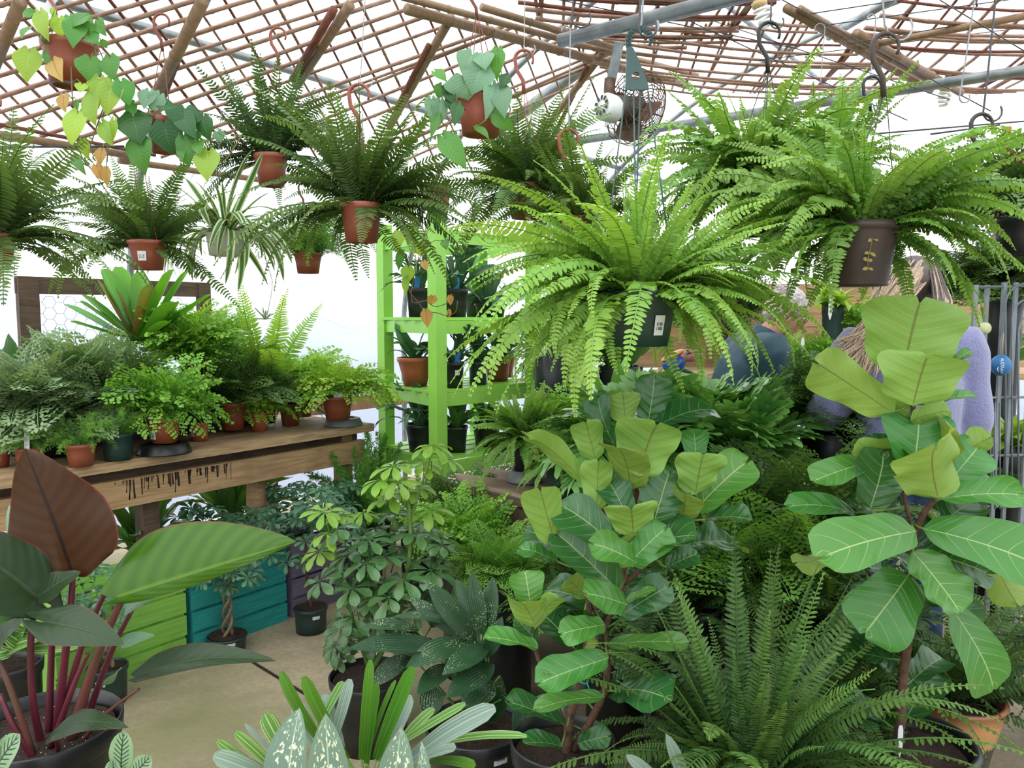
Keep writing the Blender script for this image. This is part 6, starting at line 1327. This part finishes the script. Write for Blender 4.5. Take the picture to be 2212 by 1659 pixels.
# ------------------------------------------------------------------ bronze philodendron front left
Y = 2.1; c = P(93, 1590, Y); c.z = .42; root = thing('philodendron', Vector((c.x, c.y, 0)), 'large bronze-leaved philodendron with maroon stalks in a black pot at the front left', 'philodendron')
pot(root, c, .205, .42, M['black'], 'nursery')
b = MB()
for k in range(60):
    a = rv(0, 6.28); q = rv(.1, .92)**.5*.18; s = rv(.0008, .0018); b.ellipsoid(c+Vector((math.cos(a)*q, math.sin(a)*q, -.036)), (s, s, s), 5, 4)
b.obj('perlite', M['stake'], root, kind='stuff')
M['maroon'] = mat('maroon stalk', '#6a2434', '#54222c', .35, 8); M['brownstalk'] = mat('brown-green stalk', '#5a4030', '#6b3a34', .4, 5)
for (bx, by, tx, ty, w, mt, nr, d0, d1, kw) in [
 (158, 1240, 58, 968, 300, 'congo', (.15, .98, .2), 0, .03, dict(cup=.06, wave=.012, sag=.0, curl=.02, back=.05)),
 (258, 1290, 640, 1170, 262, 'congogreen', (.1, .95, -.3), -.04, -.02, dict(cup=.25, wave=.01, sag=.0, curl=.0, back=.10, asym=.2)),
 (78, 1292, -140, 1150, 170, 'congo', (.3, -.5, .8), -.06, -.16, dict(cup=.1, wave=.02, sag=.08, back=.25)), (80, 1292, 175, 1235, 90, 'congo', (-.2, -.5, .8), -.07, -.02, dict(cup=.1, wave=.02, sag=.05)),
 (270, 1318, 490, 1198, 92, 'heartsil', (-.1, -.4, .9), .06, .1, dict(cup=.15, wave=.02, sag=.06)),
 (98, 1345, 268, 1392, 92, 'congo', (.0, -.65, .75), -.14, -.2, dict(cup=.05, wave=.01, sag=.1, back=.3)),
 (297, 1462, 596, 1428, 84, 'congo', (.1, -.45, .9), -.02, -.06, dict(cup=.3, wave=.01, sag=.10, back=.06)),
 (112, 1592, 278, 1572, 70, 'congo', (0, -.4, .9), -.16, -.22, dict(cup=.05, wave=.02, sag=.16, back=.05)),
 (-25, 1430, 56, 1330, 74, 'congo', (-.2, -.6, .7), -.1, -.1, dict(cup=.1, wave=.03)), (168, 1500, 262, 1440, 66, 'heartsil', (0, -.3, -.9), .08, .1, dict(cup=.1, wave=.05)), (60, 1180, 20, 1090, 60, 'heartsil', (-.4, -.5, .3), .12, .15, dict(cup=.1)), (262, 1390, 335, 1372, 34, 'heartsil', (0, -.6, .6), .02, .02, dict(cup=.1))]:
    b = MB(); leaf(b, P(bx, by, Y+d0), P(tx, ty, Y+d1), nr, px(w, Y), 'congo', n=22, m=8, **kw); b.obj('leaf', M[mt], root)
for pts, r0, mt in [([(75, 1290, -.06), (66, 1400, -.06), (72, 1520, -.05), (90, 1615, -.02)], .009, 'maroon'), ([(118, 1262, .05), (112, 1380, .04), (105, 1600, .02)], .0085, 'maroon'), ([(158, 1238, 0), (150, 1330, 0), (120, 1600, .02)], .0095, 'maroon'), ([(232, 1268, .05), (175, 1400, .04), (118, 1605, .03)], .009, 'maroon'), ([(265, 1290, -.02), (205, 1430, 0), (150, 1610, 0)], .0125, 'brownstalk'), ([(285, 1318, .05), (240, 1410, .05), (170, 1600, .04)], .008, 'maroon'), ([(300, 1488, -.05), (225, 1545, -.03), (170, 1610, 0)], .005, 'brownstalk'), ([(190, 1412, -.15), (160, 1480, -.12), (110, 1615, -.05)], .007, 'maroon'), ([(-20, 1400, -.1), (20, 1480, -.1), (70, 1630, -.08)], .008, 'brownstalk'), ([(0, 1500, -.1), (30, 1570, -.1), (75, 1640, -.08)], .008, 'maroon'), ([(120, 1590, -.16), (125, 1620, -.12), (120, 1640, -.1)], .006, 'maroon')]:
    b = MB(); b.tube([P(x, y, Y+d) for x, y, d in pts], [r0*.75]+[r0]*(len(pts)-2)+[r0*1.3], 9, smooth=5); b.obj('leaf_stalk', M[mt], root)
# variegated plant behind it at the left edge
Y = 2.75; c = P(20, 1430, Y); root = thing('variegated_plant', Vector((c.x, c.y, 0)), 'cream-veined leafy plant behind the bronze philodendron at the left edge', 'plant'); pot(root, c, .11, c.z, M['black'], 'nursery')
for k in range(16):
    a = rv(-1.2, 1.4); l = rv(60, 130); b = MB(); bx, by = 40+rv(-30, 30), 1400+rv(-30, 10); leaf(b, P(bx, by, Y), P(bx+math.sin(a)*l, by-math.cos(a)*l+rv(0, 60), Y-rv(0, .15)), (rv(-.3, .3), -.7, .7), px(rv(34, 56), Y), 'lance', sag=.1, cup=.15, wave=.03, n=10, m=4); b.obj('leaf', M['rhaps' if k % 2 else 'peace'], root)
# prayer plants
for lb, pts, cc, Y in [('prayer plant with dark feathered leaves at the foot of the black philodendron pot', [(262, 1668, 268, 1578, 56, (.1, -.8, .6)), (278, 1690, 326, 1632, 52, (.3, -.8, .6)), (250, 1690, 244, 1640, 40, (0, -.8, .6))], (290, 1740), 1.75), ('prayer plant leaf cut by the lower left corner', [(-20, 1680, 44, 1585, 66, (0, -.8, .6)), (-40, 1620, -10, 1570, 50, (0, -.8, .6))], (-60, 1740), 1.6)]:
    c = P(cc[0], cc[1], Y); root = thing('prayer_plant', Vector((c.x, c.y, 0)), lb, 'plant'); pot(root, c, .08, c.z, M['black'], 'nursery')
    for (bx, by, tx, ty, w, nr) in pts:
        b = MB(); leaf(b, P(bx, by, Y), P(tx, ty, Y-.01), nr, px(w, Y), 'oval', sag=.05, cup=.08, wave=.015, n=14, m=6); b.obj('leaf', M['calath'], root)
        b = MB(); b.tube([c, P(bx, by, Y)], .002, 5); b.obj('leaf_stalk', M['stem'], root)
# ------------------------------------------------------------------ front centre: lady palm and blotched aglaonema
Y = 1.75; c = P(790, 1730, Y); root = thing('lady_palm', Vector((c.x, c.y, 0)), 'low palm-like plant with silvery striped and upright green blades at the bottom centre', 'plant'); pot(root, c, .12, c.z, M['black'], 'nursery')
for (tx, ty, bx, by, w, mt, nr, d, *kk) in [
 (606, 1453, 712, 1620, 30, 'rhapg', 'f', 0), (656, 1463, 750, 1640, 32, 'rhapg', 'f', -.02), (800, 1428, 780, 1640, 24, 'rhapg', 'f', 0), (892, 1440, 812, 1640, 34, 'rhapg', 'f', -.02), (812, 1478, 792, 1650, 28, 'rhapg', 'f', .02), (756, 1468, 720, 1600, 28, 'rhap', 'f', .06), (884, 1500, 832, 1620, 38, 'rhap', 'f', .05), (1062, 1528, 880, 1650, 50, 'rhap', 'fu', -.06), (1004, 1520, 860, 1610, 22, 'rhaps', 'fu', -.02), (1136, 1583, 890, 1625, 26, 'rhaps', 'u', 0), (1022, 1650, 920, 1650, 34, 'rhapg', 'u', -.1), (572, 1543, 628, 1640, 42, 'rhaps', 'f', .02), (508, 1582, 600, 1670, 26, 'rhaps', 'fu', -.02), (462, 1632, 600, 1690, 44, 'rhap', 'fu', -.05), (530, 1565, 610, 1640, 12, 'rhap', 'f', 0), (741, 1472, 690, 1570, 22, 'rhaps', 'f', .08), (640, 1520, 690, 1620, 40, 'rhap', 'f', .04), (936, 1530, 860, 1610, 24, 'rhaps', 'fu', .04), (700, 1500, 740, 1620, 30, 'rhap', 'f', .06), (470, 1600, 580, 1680, 22, 'rhaps', 'fu', 0), (1020, 1560, 880, 1640, 30, 'rhap', 'fu', -.02), (855, 1470, 800, 1620, 20, 'rhapg', 'l', .04), (980, 1620, 880, 1680, 50, 'rhap', 'u', -.12)]:
    n_ = {'f': (rv(-.3, .3), -1, .3), 'fu': (rv(-.2, .2), -.7, .8), 'u': (0, -.3, 1), 'l': (-.8, -.6, .2)}[nr]
    b = MB(); leaf(b, P(bx, by, Y), P(tx, ty, Y+d-.02), n_, px(w, Y), 'blunt', sag=rv(.02, .08), cup=.25, n=14, m=4, curl=rv(0, .06)); b.obj('blade', M[mt], root)
    b = MB(); b.tube([c+Vector((rv(-.04, .04), rv(-.04, .04), 0)), P(bx, by, Y)], .003, 5); b.obj('leaf_stalk', M['stem'], root)
Y = 1.55; c = P(720, 1830, Y); root = thing('aglaonema', Vector((c.x, c.y, 0)), 'three grey-green leaves with cream blotches standing at the bottom centre', 'plant'); pot(root, c, .075, c.z, M['black'], 'nursery')
for (bx, by, tx, ty, w, nr, d) in [(618, 1760, 648, 1528, 118, (-.3, -.9, .5), 0), (718, 1770, 703, 1540, 96, (.15, -.9, .5), -.04), (838, 1780, 867, 1568, 92, (.2, -.9, .5), -.02), (900, 1760, 910, 1600, 46, (.7, -.6, .4), .02)]:
    b = MB(); leaf(b, P(bx, by, Y), P(tx, ty, Y+.03+d), nr, px(w, Y), 'lance', sag=.05, cup=.3, wave=.015, n=18, m=6); b.obj('leaf', M['aglao'], root)
    b = MB(); b.tube([c, P(bx, by, Y)], .004, 6); b.obj('leaf_stalk', M['stem'], root)
Y = 1.7; c = P(1420, 1760, Y); root = thing('lady_palm', Vector((c.x, c.y, 0)), 'two silvery blade tips rising at the bottom edge before the sword fern', 'plant'); pot(root, c, .09, c.z, M['black'], 'nursery')
for (bx, by, tx, ty, w) in [(1492, 1720, 1438, 1584, 34), (1425, 1690, 1352, 1630, 30)]:
    b = MB(); leaf(b, P(bx, by, Y), P(tx, ty, Y), (.2, -.9, .4), px(w, Y), 'strap', sag=.03, cup=.2, n=12, m=4); b.obj('blade', M['rhap'], root)
    b = MB(); b.tube([c, P(bx, by, Y)], .003, 5); b.obj('leaf_stalk', M['stem'], root)
# ------------------------------------------------------------------ speckled cast-iron plant
Y = 2.35; c = P(1030, 1560, Y); root = thing('cast_iron_plant', Vector((c.x, c.y, 0)), 'dark strap-leaved plant with cream speckles in a black pot, left of the centre fig', 'plant'); pot(root, c, .16, c.z, M['black'], 'nursery')
sticker(root, c, .16, c.z, .55, .05, .05, .14)
for (tx, ty, bx, by, w, d, nr) in [(780, 1356, 905, 1362, 30, -.05, 'u'), (750, 1402, 965, 1402, 48, -.12, 'u'), (876, 1442, 1010, 1388, 44, -.1, 'fu'), (922, 1256, 1026, 1385, 40, .03, 'f'), (1020, 1232, 1045, 1375, 32, .06, 'f'), (845, 1334, 985, 1352, 22, 0, 'u'), (955, 1458, 1055, 1398, 42, -.14, 'fu'), (962, 1508, 1066, 1436, 46, -.18, 'fu'), (900, 1502, 972, 1438, 38, -.16, 'fu'), (1000, 1530, 1062, 1470, 60, -.1, 'fu'), (798, 1484, 890, 1418, 36, -.06, 'fu'), (930, 1550, 935, 1480, 44, -.05, 'f'), (1065, 1245, 1058, 1370, 30, .1, 'f'), (985, 1250, 1040, 1370, 34, .08, 'f'), (1085, 1330, 1050, 1420, 30, 0, 'f'), (880, 1290, 1000, 1380, 30, .05, 'fu'), (1130, 1640, 1122, 1490, 26, -.05, 'f'), (1010, 1310, 1030, 1430, 50, .05, 'f'), (1060, 1560, 1080, 1460, 50, .05, 'f'), (820, 1400, 960, 1420, 36, .05, 'u')]:
    n_ = {'f': (rv(-.3, .3), -1, .4), 'fu': (rv(-.2, .2), -.7, .8), 'u': (0, -.45, 1)}[nr]
    b = MB(); leaf(b, P(bx, by, Y), P(tx, ty, Y+d), n_, px(w, Y)*1.3, 'lance', sag=rv(.05, .13), cup=.2, wave=.01, n=16, m=5); b.obj('leaf', M['aspi'], root)
    b = MB(); b.tube([c+Vector((rv(-.05, .05), rv(-.05, .05), 0)), P(bx, by, Y)], .003, 5); b.obj('leaf_stalk', M['stem'], root)
# ------------------------------------------------------------------ umbrella tree
Y = 2.75; c = P(800, 1455, Y); root = thing('umbrella_tree', Vector((c.x, c.y, 0)), 'tall umbrella tree with yellow-green top leaves, standing before the green shelf', 'umbrella tree'); pot(root, c, .15, c.z, M['black'], 'nursery'); sticker(root, c, .15, c.z, .1, .04, .04, .3)
for pts, r0 in [([(800, 1455), (860, 1330), (885, 1200), (885, 1110), (872, 1030)], .011), ([(885, 1160), (900, 1080), (930, 990)], .006), ([(800, 1455), (760, 1330), (720, 1180), (705, 1120)], .008), ([(810, 1440), (800, 1300), (790, 1180)], .007)]:
    b = MB(); q = [P(x, y, Y) for x, y in pts]; b.tube(q, list(np.linspace(r0, r0*.55, len(q))), 8, smooth=4); b.obj('trunk', M['stem'], root)
whorls(root, [(935, 960, 92, 0, 'scheffy'), (850, 1005, 92, -.05, 'scheffy'), (915, 1000, 80, .05, 'scheffy'), (965, 990, 76, 0, 'scheffy'), (820, 1035, 92, -.05, 'scheffy'), (860, 1040, 84, -.1, 'scheffy'), (900, 1050, 84, .05, 'scheffy'), (840, 1070, 96, 0, 'scheffy'), (700, 1105, 84, -.05, 'scheffy'), (735, 1112, 66, 0, 'scheffy'), (785, 1105, 70, .02, 'scheffy'), (705, 1150, 84, -.1, 'scheffy'), (690, 1190, 80, -.1, 'scheffy'), (930, 1100, 90, 0, 'scheffy'), (690, 1255, 88, -.1), (760, 1270, 96, -.12), (830, 1200, 100, -.05), (900, 1150, 96, 0), (950, 1160, 90, .05), (810, 1140, 90, .05), (870, 1250, 110, -.1), (790, 1215, 100, -.1), (930, 1230, 110, -.05), (840, 1290, 104, -.15), (760, 1330, 90, -.1), (735, 1355, 84, -.12), (720, 1395, 84, -.1), (780, 1380, 84, 0), (735, 1415, 70, -.1), (890, 1310, 100, -.05), (950, 1290, 90, .05), (860, 1180, 96, .08), (760, 1180, 84, .05), (745, 1230, 90, .05), (900, 1200, 100, .08), (820, 1340, 96, .02), (960, 1210, 80, .1), (795, 1165, 90, -.05), (845, 1110, 86, .06), (880, 1380, 90, .02)], 'scheff', Y, c0=P(840, 1300, Y), sc=1.25)
whorls(root, [(rv(700, 960), rv(1120, 1400), rv(84, 110), rv(-.1, .18)) for k in range(26)], 'scheff', Y, c0=P(840, 1300, Y), sc=1.15)
# ------------------------------------------------------------------ the two people
def loft(b, pts, rad, side, n=18, k=4):
    """tube of oval section: rad = (half width along side, half depth)"""
    P_ = [np.array(p, float) for p in pts]; ra = [r[0] for r in rad]; rb = [r[1] for r in rad]
    q, ra2 = catmull(P_, ra, k); _, rb2 = catmull(P_, rb, k); q = np.array(q); T = np.gradient(q, axis=0); T /= np.linalg.norm(T, axis=1)[:, None]; V = []
    for i in range(len(q)):
        X = np.array(side, float); X = X-T[i]*X.dot(T[i]); X /= np.linalg.norm(X); Yv = np.cross(T[i], X)
        for j in range(n):
            a = 2*PI*j/n; V.append(q[i]+X*math.cos(a)*ra2[i]+Yv*math.sin(a)*rb2[i])
    m = len(q); fs = [(i*n+j, i*n+(j+1) % n, (i+1)*n+(j+1) % n, (i+1)*n+j) for i in range(m-1) for j in range(n)]+[tuple(range(n-1, -1, -1)), tuple((m-1)*n+j for j in range(n))]
    b.add(V, fs)
def fuse(b, name, mt, parent, voxel, off=None, folds=0.0, fs=9.0, smooth_it=3):
    """weld the overlapping volumes into one continuous skin"""
    o = b.obj(name, mt, parent, off=off)
    md = o.modifiers.new('r', 'REMESH'); md.mode = 'VOXEL'; md.voxel_size = voxel; md.use_smooth_shade = True
    s = o.modifiers.new('s', 'SMOOTH'); s.iterations = smooth_it; s.factor = .5
    if folds:
        t = bpy.data.textures.new('folds', 'CLOUDS'); t.noise_scale = 1/fs; t.noise_depth = 1
        d = o.modifiers.new('d', 'DISPLACE'); d.texture = t; d.strength = folds; d.mid_level = .5
    dg = bpy.context.evaluated_depsgraph_get(); me = bpy.data.meshes.new_from_object(o.evaluated_get(dg)); me.name = name
    o.modifiers.clear(); o.data = me
    if not me.materials: me.materials.append(mt)
    return o
def hand(b, w, d, up, thumb, s=1.0, curl=.5):
    """palm, four unequal bent fingers and a thumb; w wrist, d pointing direction, up = back of the hand, thumb = thumb side"""
    w, d, up, th = [np.array(x, float) for x in (w, d, up, thumb)]
    loft(b, [w, w+d*.03*s, w+d*.07*s, w+d*.095*s], [(.024*s, .019*s), (.033*s, .016*s), (.040*s, .014*s), (.036*s, .011*s)], th, 12, 2)
    for i, (off, L) in enumerate(((.028, .072), (.010, .080), (-.009, .074), (-.027, .058))):
        p = w+d*.088*s+th*off*s; dd = d+th*off*2.2; dd /= np.linalg.norm(dd); pts = [p-dd*.01]; a = curl*.4
        for l in (.42, .32, .26):
            a2 = a; v = dd*math.cos(a2)-up*math.sin(a2); p = p+v*L*l*s; pts.append(p); a += curl
        b.tube(pts, [.0095*s, .0092*s, .0085*s, .0072*s], 8, smooth=2)
    p = w+d*.028*s+th*.028*s; v = d*.6+th*.75-up*.15; v /= np.linalg.norm(v); q = p+v*.035*s; v2 = d*.9+th*.3-up*.3; v2 /= np.linalg.norm(v2); b.tube([p-v*.01, q, q+v2*.028*s, q+v2*.028*s+(v2-up*.3)*.02*s], [.013*s, .011*s, .0098*s, .0075*s], 8, smooth=2)
def head_vol(b, c, f, up, s=1.0):
    c, f, up = Vector(c), Vector(f).normalized(), Vector(up).normalized(); sd = f.cross(up).normalized(); up = sd.cross(f)
    Rm = Matrix((sd, f, up)).transposed()
    def E(x, y, z, rx, ry, rz): b.ellipsoid(c+(sd*x+f*y+up*z)*s, (rx*s, ry*s, rz*s), 20, 14, Rm)
    E(0, -.012, .03, .076, .096, .085); E(0, .03, -.035, .058, .062, .075); E(0, .052, -.082, .034, .036, .030)      # skull, face, chin
    E(0, .074, .032, .05, .016, .018); E(.034, .066, -.018, .022, .02, .022); E(-.034, .066, -.018, .022, .02, .022)  # brow, cheeks
    b.tube([c+(f*.086+up*.022)*s, c+(f*.104-up*.006)*s, c+(f*.112-up*.022)*s, c+(f*.094-up*.030)*s], [.009*s, .011*s, .014*s, .010*s], 8, smooth=2)   # nose
    E(0, .084, -.052, .026, .012, .007); E(0, .082, -.062, .023, .012, .008)                                      # lips
    for x in (-.077, .077): E(x, -.004, -.004, .009, .019, .030)
    return sd, f, up
def person(label, J, skin, s=1.0, hs=1.0):
    base = Vector(((J['ankle'][0][0]+J['ankle'][1][0])/2, (J['ankle'][0][1]+J['ankle'][1][1])/2, 0))
    b = MB(); sd = np.array(J['side'], float); pv, ch, nk, hd = [np.array(J[k], float) for k in ('pelvis', 'chest', 'neck', 'head')]
    loft(b, [pv-np.array([0, 0, .10]), pv, pv*.55+ch*.45, ch, ch*.35+nk*.65, nk], [(.14*s, .10*s), (.165*s, .115*s), (.135*s, .10*s), (.165*s, .115*s), (.12*s, .085*s), (.06*s, .06*s)], sd)
    b.tube([nk-(hd-nk)*.3, nk+(hd-nk)*.3, hd], [.062*s, .056*s, .052*s], 14)
    ax_ = head_vol(b, hd, J['face'], J['hup'], hs)
    for i in (0, 1):
        sh, el, wr = [np.array(J[k][i], float) for k in ('shoulder', 'elbow', 'wrist')]
        b.tube([ch*.4+sh*.6, sh, sh*.5+el*.5, el, el*.55+wr*.45, wr], [.06*s, .055*s, .046*s, .038*s, .038*s, .024*s], 12, smooth=3)
        d = Vector(J['hand'][i]).normalized(); u = Vector(J['hback'][i]); u = (u-d*u.dot(d)).normalized(); t = d.cross(u)*(1 if i else -1); hand(b, wr, d, u, t, s, .45)
        hp, kn, an = [np.array(J[k][i], float) for k in ('hip', 'knee', 'ankle')]
        b.tube([pv*.4+hp*.6, hp, hp*.5+kn*.5, kn, kn*.6+an*.4, an], [.09*s, .092*s, .075*s, .056*s, .055*s, .036*s], 12, smooth=3)
        ft = Vector(J['foot'][i]).normalized(); a = Vector(an); loft(b, [a-ft*.05-Vector((0, 0, .045)), a+ft*.02-Vector((0, 0, .04)), a+ft*.10-Vector((0, 0, .058)), a+ft*.17-Vector((0, 0, .062))], [(.03, .03), (.038, .042), (.044, .026), (.034, .016)], ft.cross(Vector((0, 0, 1))), 12, 3)
    o = fuse(b, 'person', skin, None, .0065, off=base); tag(o, label, 'person')
    return o, ax_
skin = mat('skin', '#c08b74', '#b57e68', .5, 14, .05); skin2 = mat('paler skin', '#c79a86', '#ba8b78', .5, 14, .05)
fleece = mat('lavender fleece', '#7d80ab', '#6f719c', .95, 160, .5, sheen=.5); jacket = mat('teal blue jacket', '#1f4552', '#1a3a48', .6, 18, .1); jeans = mat('blue denim', '#2f4264', '#3a5074', .85, 90, .2)
def garment_top(root, J, mt, s, name, ease, hem, collar=True, cuff=.9):
    b = MB(); sd = np.array(J['side'], float); pv, ch, nk = [np.array(J[k], float) for k in ('pelvis', 'chest', 'neck')]; e = ease; ax_ = (ch-pv)/np.linalg.norm(ch-pv)
    loft(b, [pv-ax_*hem, pv, pv*.55+ch*.45, ch, ch*.4+nk*.6, nk*.9+ch*.1], [(.19*s+e, .135*s+e), (.18*s+e, .13*s+e), (.165*s+e, .12*s+e), (.18*s+e, .125*s+e), (.135*s+e, .095*s+e), (.072*s, .072*s)], sd)
    for i in (0, 1):
        sh, el, wr = [np.array(J[k][i], float) for k in ('shoulder', 'elbow', 'wrist')]; w2 = el+(wr-el)*cuff
        b.tube([ch*.45+sh*.55, sh, sh*.5+el*.5, el, el*.55+w2*.45, w2], [.085*s+e, .072*s+e, .06*s+e, .056*s+e, .052*s+e, .043*s+e*.6], 14, smooth=3)
    return fuse(b, name, mt, root, .010, folds=.016, fs=5, smooth_it=10)
def trousers(root, J, s):
    b = MB(); sd = np.array(J['side'], float); pv = np.array(J['pelvis'], float)
    loft(b, [pv+np.array([0, 0, .06]), pv-np.array([0, 0, .02]), pv-np.array([0, 0, .10])], [(.165*s, .122*s), (.178*s, .13*s), (.165*s, .12*s)], sd)
    for i in (0, 1):
        hp, kn, an = [np.array(J[k][i], float) for k in ('hip', 'knee', 'ankle')]; b.tube([hp, hp*.5+kn*.5, kn, kn*.5+an*.5, an+np.array([0, 0, -.02])], [.105*s, .088*s, .072*s, .066*s, .06*s], 14, smooth=3)
    fuse(b, 'jeans', jeans, root, .011, folds=.016, fs=14)
def shoes(root, J):
    for i in (0, 1):
        b = MB(); a = Vector(J['ankle'][i]); ft = Vector(J['foot'][i]).normalized(); z = Vector((0, 0, 1))
        loft(b, [a-ft*.065-z*.045, a-ft*.01-z*.035, a+ft*.08-z*.052, a+ft*.155-z*.060, a+ft*.19-z*.066], [(.036, .04), (.044, .05), (.05, .036), (.046, .026), (.03, .018)], ft.cross(z), 14, 3); fuse(b, 'shoe', M['black'], root, .008)
# woman, seen from behind
wx, wy = 1.525, 3.0
fw = Vector((.0, 1, 0)); J = dict(side=(1, 0, 0), pelvis=(wx, wy, .98), chest=(wx+.0, wy+.01, 1.30), neck=(wx+.01, wy+.02, 1.50), head=(wx+.02, wy+.06, 1.645), face=(.1, 1, -.25), hup=(0, .2, 1),
  shoulder=[(wx-.20, wy+.01, 1.42), (wx+.19, wy+.01, 1.43)], elbow=[(wx-.27, wy+.10, 1.17), (wx+.235, wy-.0, 1.15)], wrist=[(wx-.22, wy+.34, 1.12), (wx+.22, wy+.12, .95)], hand=[(.25, .95, -.1), (-.1, .6, -.7)], hback=[(0, .1, 1), (.9, 0, .2)],
  hip=[(wx-.09, wy, .90), (wx+.09, wy, .90)], knee=[(wx-.10, wy+.02, .50), (wx+.10, wy+.02, .50)], ankle=[(wx-.11, wy-.02, .085), (wx+.12, wy+.03, .085)], foot=[(-.15, 1, 0), (.2, 1, 0)])
wo, (sd_, f_, u_) = person('woman seen from behind with long greying blonde hair, lavender fleece and blue jeans', J, skin2, .96, .98)
garment_top(wo, J, fleece, 1.0, 'fleece', .022, .02)
trousers(wo, J, .98); shoes(wo, J)
M['hairw'] = mat('greying blonde hair', '#cdb59c', '#a58f7a', .5, 4, .3, stretch=(40, 40, 1.5)); M['hairdark'] = mat('dark grey hair', '#55494a', '#6a5c58', .5, 4, .3, stretch=(40, 40, 1.5))
hc = Vector(J['head']); b = MB(); b.ellipsoid(hc+u_*.03-f_*.012, (.092, .112, .098), 24, 16, Matrix((sd_, f_, u_)).transposed()); hw = b.obj('hair', M['hairdark'], wo)
for k in range(420):
    a = rv(-1.75, 1.75); st = hc+u_*rv(.0, .09)+sd_*math.sin(a)*.088-f_*(math.cos(a)*.10+.004); left = math.sin(a) < .25
    if left: mid = Vector((wx-.20+rv(-.05, .05), wy-.14-rv(0, .03), 1.53+rv(-.03, .03))); e = Vector((wx-.31+rv(-.07, .09), wy-.16-rv(0, .03), rv(1.30, 1.46)))
    else: mid = Vector((wx-.02+math.sin(a)*.05+rv(-.02, .02), wy-.135-rv(0, .02), 1.50+rv(-.02, .02))); e = Vector((wx-.05+math.sin(a)*.04+rv(-.05, .04), wy-.165-rv(0, .02), rv(1.26, 1.42)))
    b = MB(); r0 = rv(.0018, .0042); b.tube([st, st.lerp(mid, .6)+Vector((math.sin(a)*.02, -.02, .01)), mid, mid.lerp(e, .45)+Vector((rv(-.012, .012), -.012, 0)), e.lerp(mid, .15)+Vector((rv(-.012, .012), -.004, 0)), e], [r0, r0, r0*1.1, r0, r0*.7, .0012], 5, smooth=3)
    if k == 0: HB = MB(); HD = MB()
    (HB if (left or rv(0, 1) < .35) else HD).add(b.v[0], b.f, b.uv[0])
HB.obj('long_hair', M['hairw'], wo); HD.obj('back_hair', M['hairdark'], wo)
# man, leaning to the right and looking down
mx, my = 1.10, 4.0
J = dict(side=(.05, 1, 0), pelvis=(mx, my, .97), chest=(mx+.10, my, 1.27), neck=(mx+.205, my-.01, 1.455), head=(mx+.285, my-.02, 1.565), face=(.83, -.10, -.55), hup=(.5, 0, .85),
  shoulder=[(mx+.13, my+.20, 1.38), (mx+.15, my-.20, 1.38)], elbow=[(mx+.26, my+.24, 1.13), (mx+.22, my-.25, 1.12)], wrist=[(mx+.46, my+.15, 1.20), (mx+.44, my-.16, 1.17)], hand=[(.9, -.1, -.2), (.9, .1, -.25)], hback=[(0, .2, 1), (0, -.2, 1)],
  hip=[(mx, my+.09, .90), (mx, my-.09, .90)], knee=[(mx+.04, my+.1, .5), (mx+.04, my-.1, .5)], ankle=[(mx, my+.11, .085), (mx+.02, my-.11, .085)], foot=[(1, .15, 0), (1, -.15, 0)])
mo, (sd_, f_, u_) = person('grey-haired man in glasses and a dark teal jacket, leaning over the bench and looking down', J, skin, 1.0, 1.02)
garment_top(mo, J, jacket, 1.04, 'jacket', .024, .06)
b = MB(); nk = Vector(J['neck']); b.tube([nk-Vector((.035, 0, .05)), nk+Vector((.0, 0, .012))], [.088, .078], 18); fuse(b, 'collar', jacket, mo, .008)
trousers(mo, J, 1.0); shoes(mo, J)
M['hairm'] = mat('silver grey hair', '#d8d0ca', '#aaa09b', .6, 5, .4, stretch=(22, 22, 22)); hc = Vector(J['head']); Rm = Matrix((sd_, f_, u_)).transposed()
b = MB(); b.ellipsoid(hc+u_*.038-f_*.018, (.086, .100, .088), 24, 16, Rm); b.ellipsoid(hc-u_*.02-f_*.055, (.078, .058, .07), 20, 12, Rm); hm = fuse(b, 'hair', M['hairm'], mo, .006, folds=.012, fs=40)
HB = MB()
for k in range(220):
    v = Vector((rv(-1, 1), rv(-1, .55), rv(-.5, 1))).normalized(); st = hc+u_*.03-f_*.018+sd_*v.x*.083+f_*v.y*.098+u_*v.z*.086; d = (sd_*v.x*.25-f_*.55-u_*.55+(sd_*v.x+f_*v.y+u_*v.z)*.35+Vector((rv(-.3, .3), rv(-.3, .3), rv(-.3, .3)))).normalized()
    b = MB(); b.tube([st, st+d*.02+v*.002, st+d*.04-u_*.006], [.0032, .003, .0008], 4); HB.add(b.v[0], b.f, b.uv[0])
HB.obj('hair_tufts', M['hairm'], mo, kind='stuff')
gl = MB()
for x in (-.033, .033):
    ring = [hc+f_*.098+u_*.012+sd_*(x+.026*math.cos(a))+u_*.019*math.sin(a) for a in np.linspace(0, 2*PI, 17)]; gl.tube(ring, .0018, 5, cap=False)
    gl.tube([hc+f_*.097+u_*.016+sd_*(x*1.75), hc+f_*.05+u_*.018+sd_*(.084 if x > 0 else -.084), hc-f_*.005+u_*.014+sd_*(.086 if x > 0 else -.086)], .0017, 5)
gl.tube([hc+f_*.1+u_*.014-sd_*.008, hc+f_*.1+u_*.014+sd_*.008], .0017, 5); gl.obj('glasses', M['wire'], mo)
for hd_, ow in ((J, mo),):
    for x in (-.031, .031):
        b = MB(); b.ellipsoid(hc+f_*.078+u_*.010+sd_*x, (.012, .012, .010), 12, 8, Rm); b.obj('eye', M['white'], ow)
    b = MB(); b.tube([hc+f_*.0935-u_*.057+sd_*x for x in (-.022, 0, .022)], .0018, 5); b.obj('mouth', mat('lip line', '#7d4238', None, .5), ow)
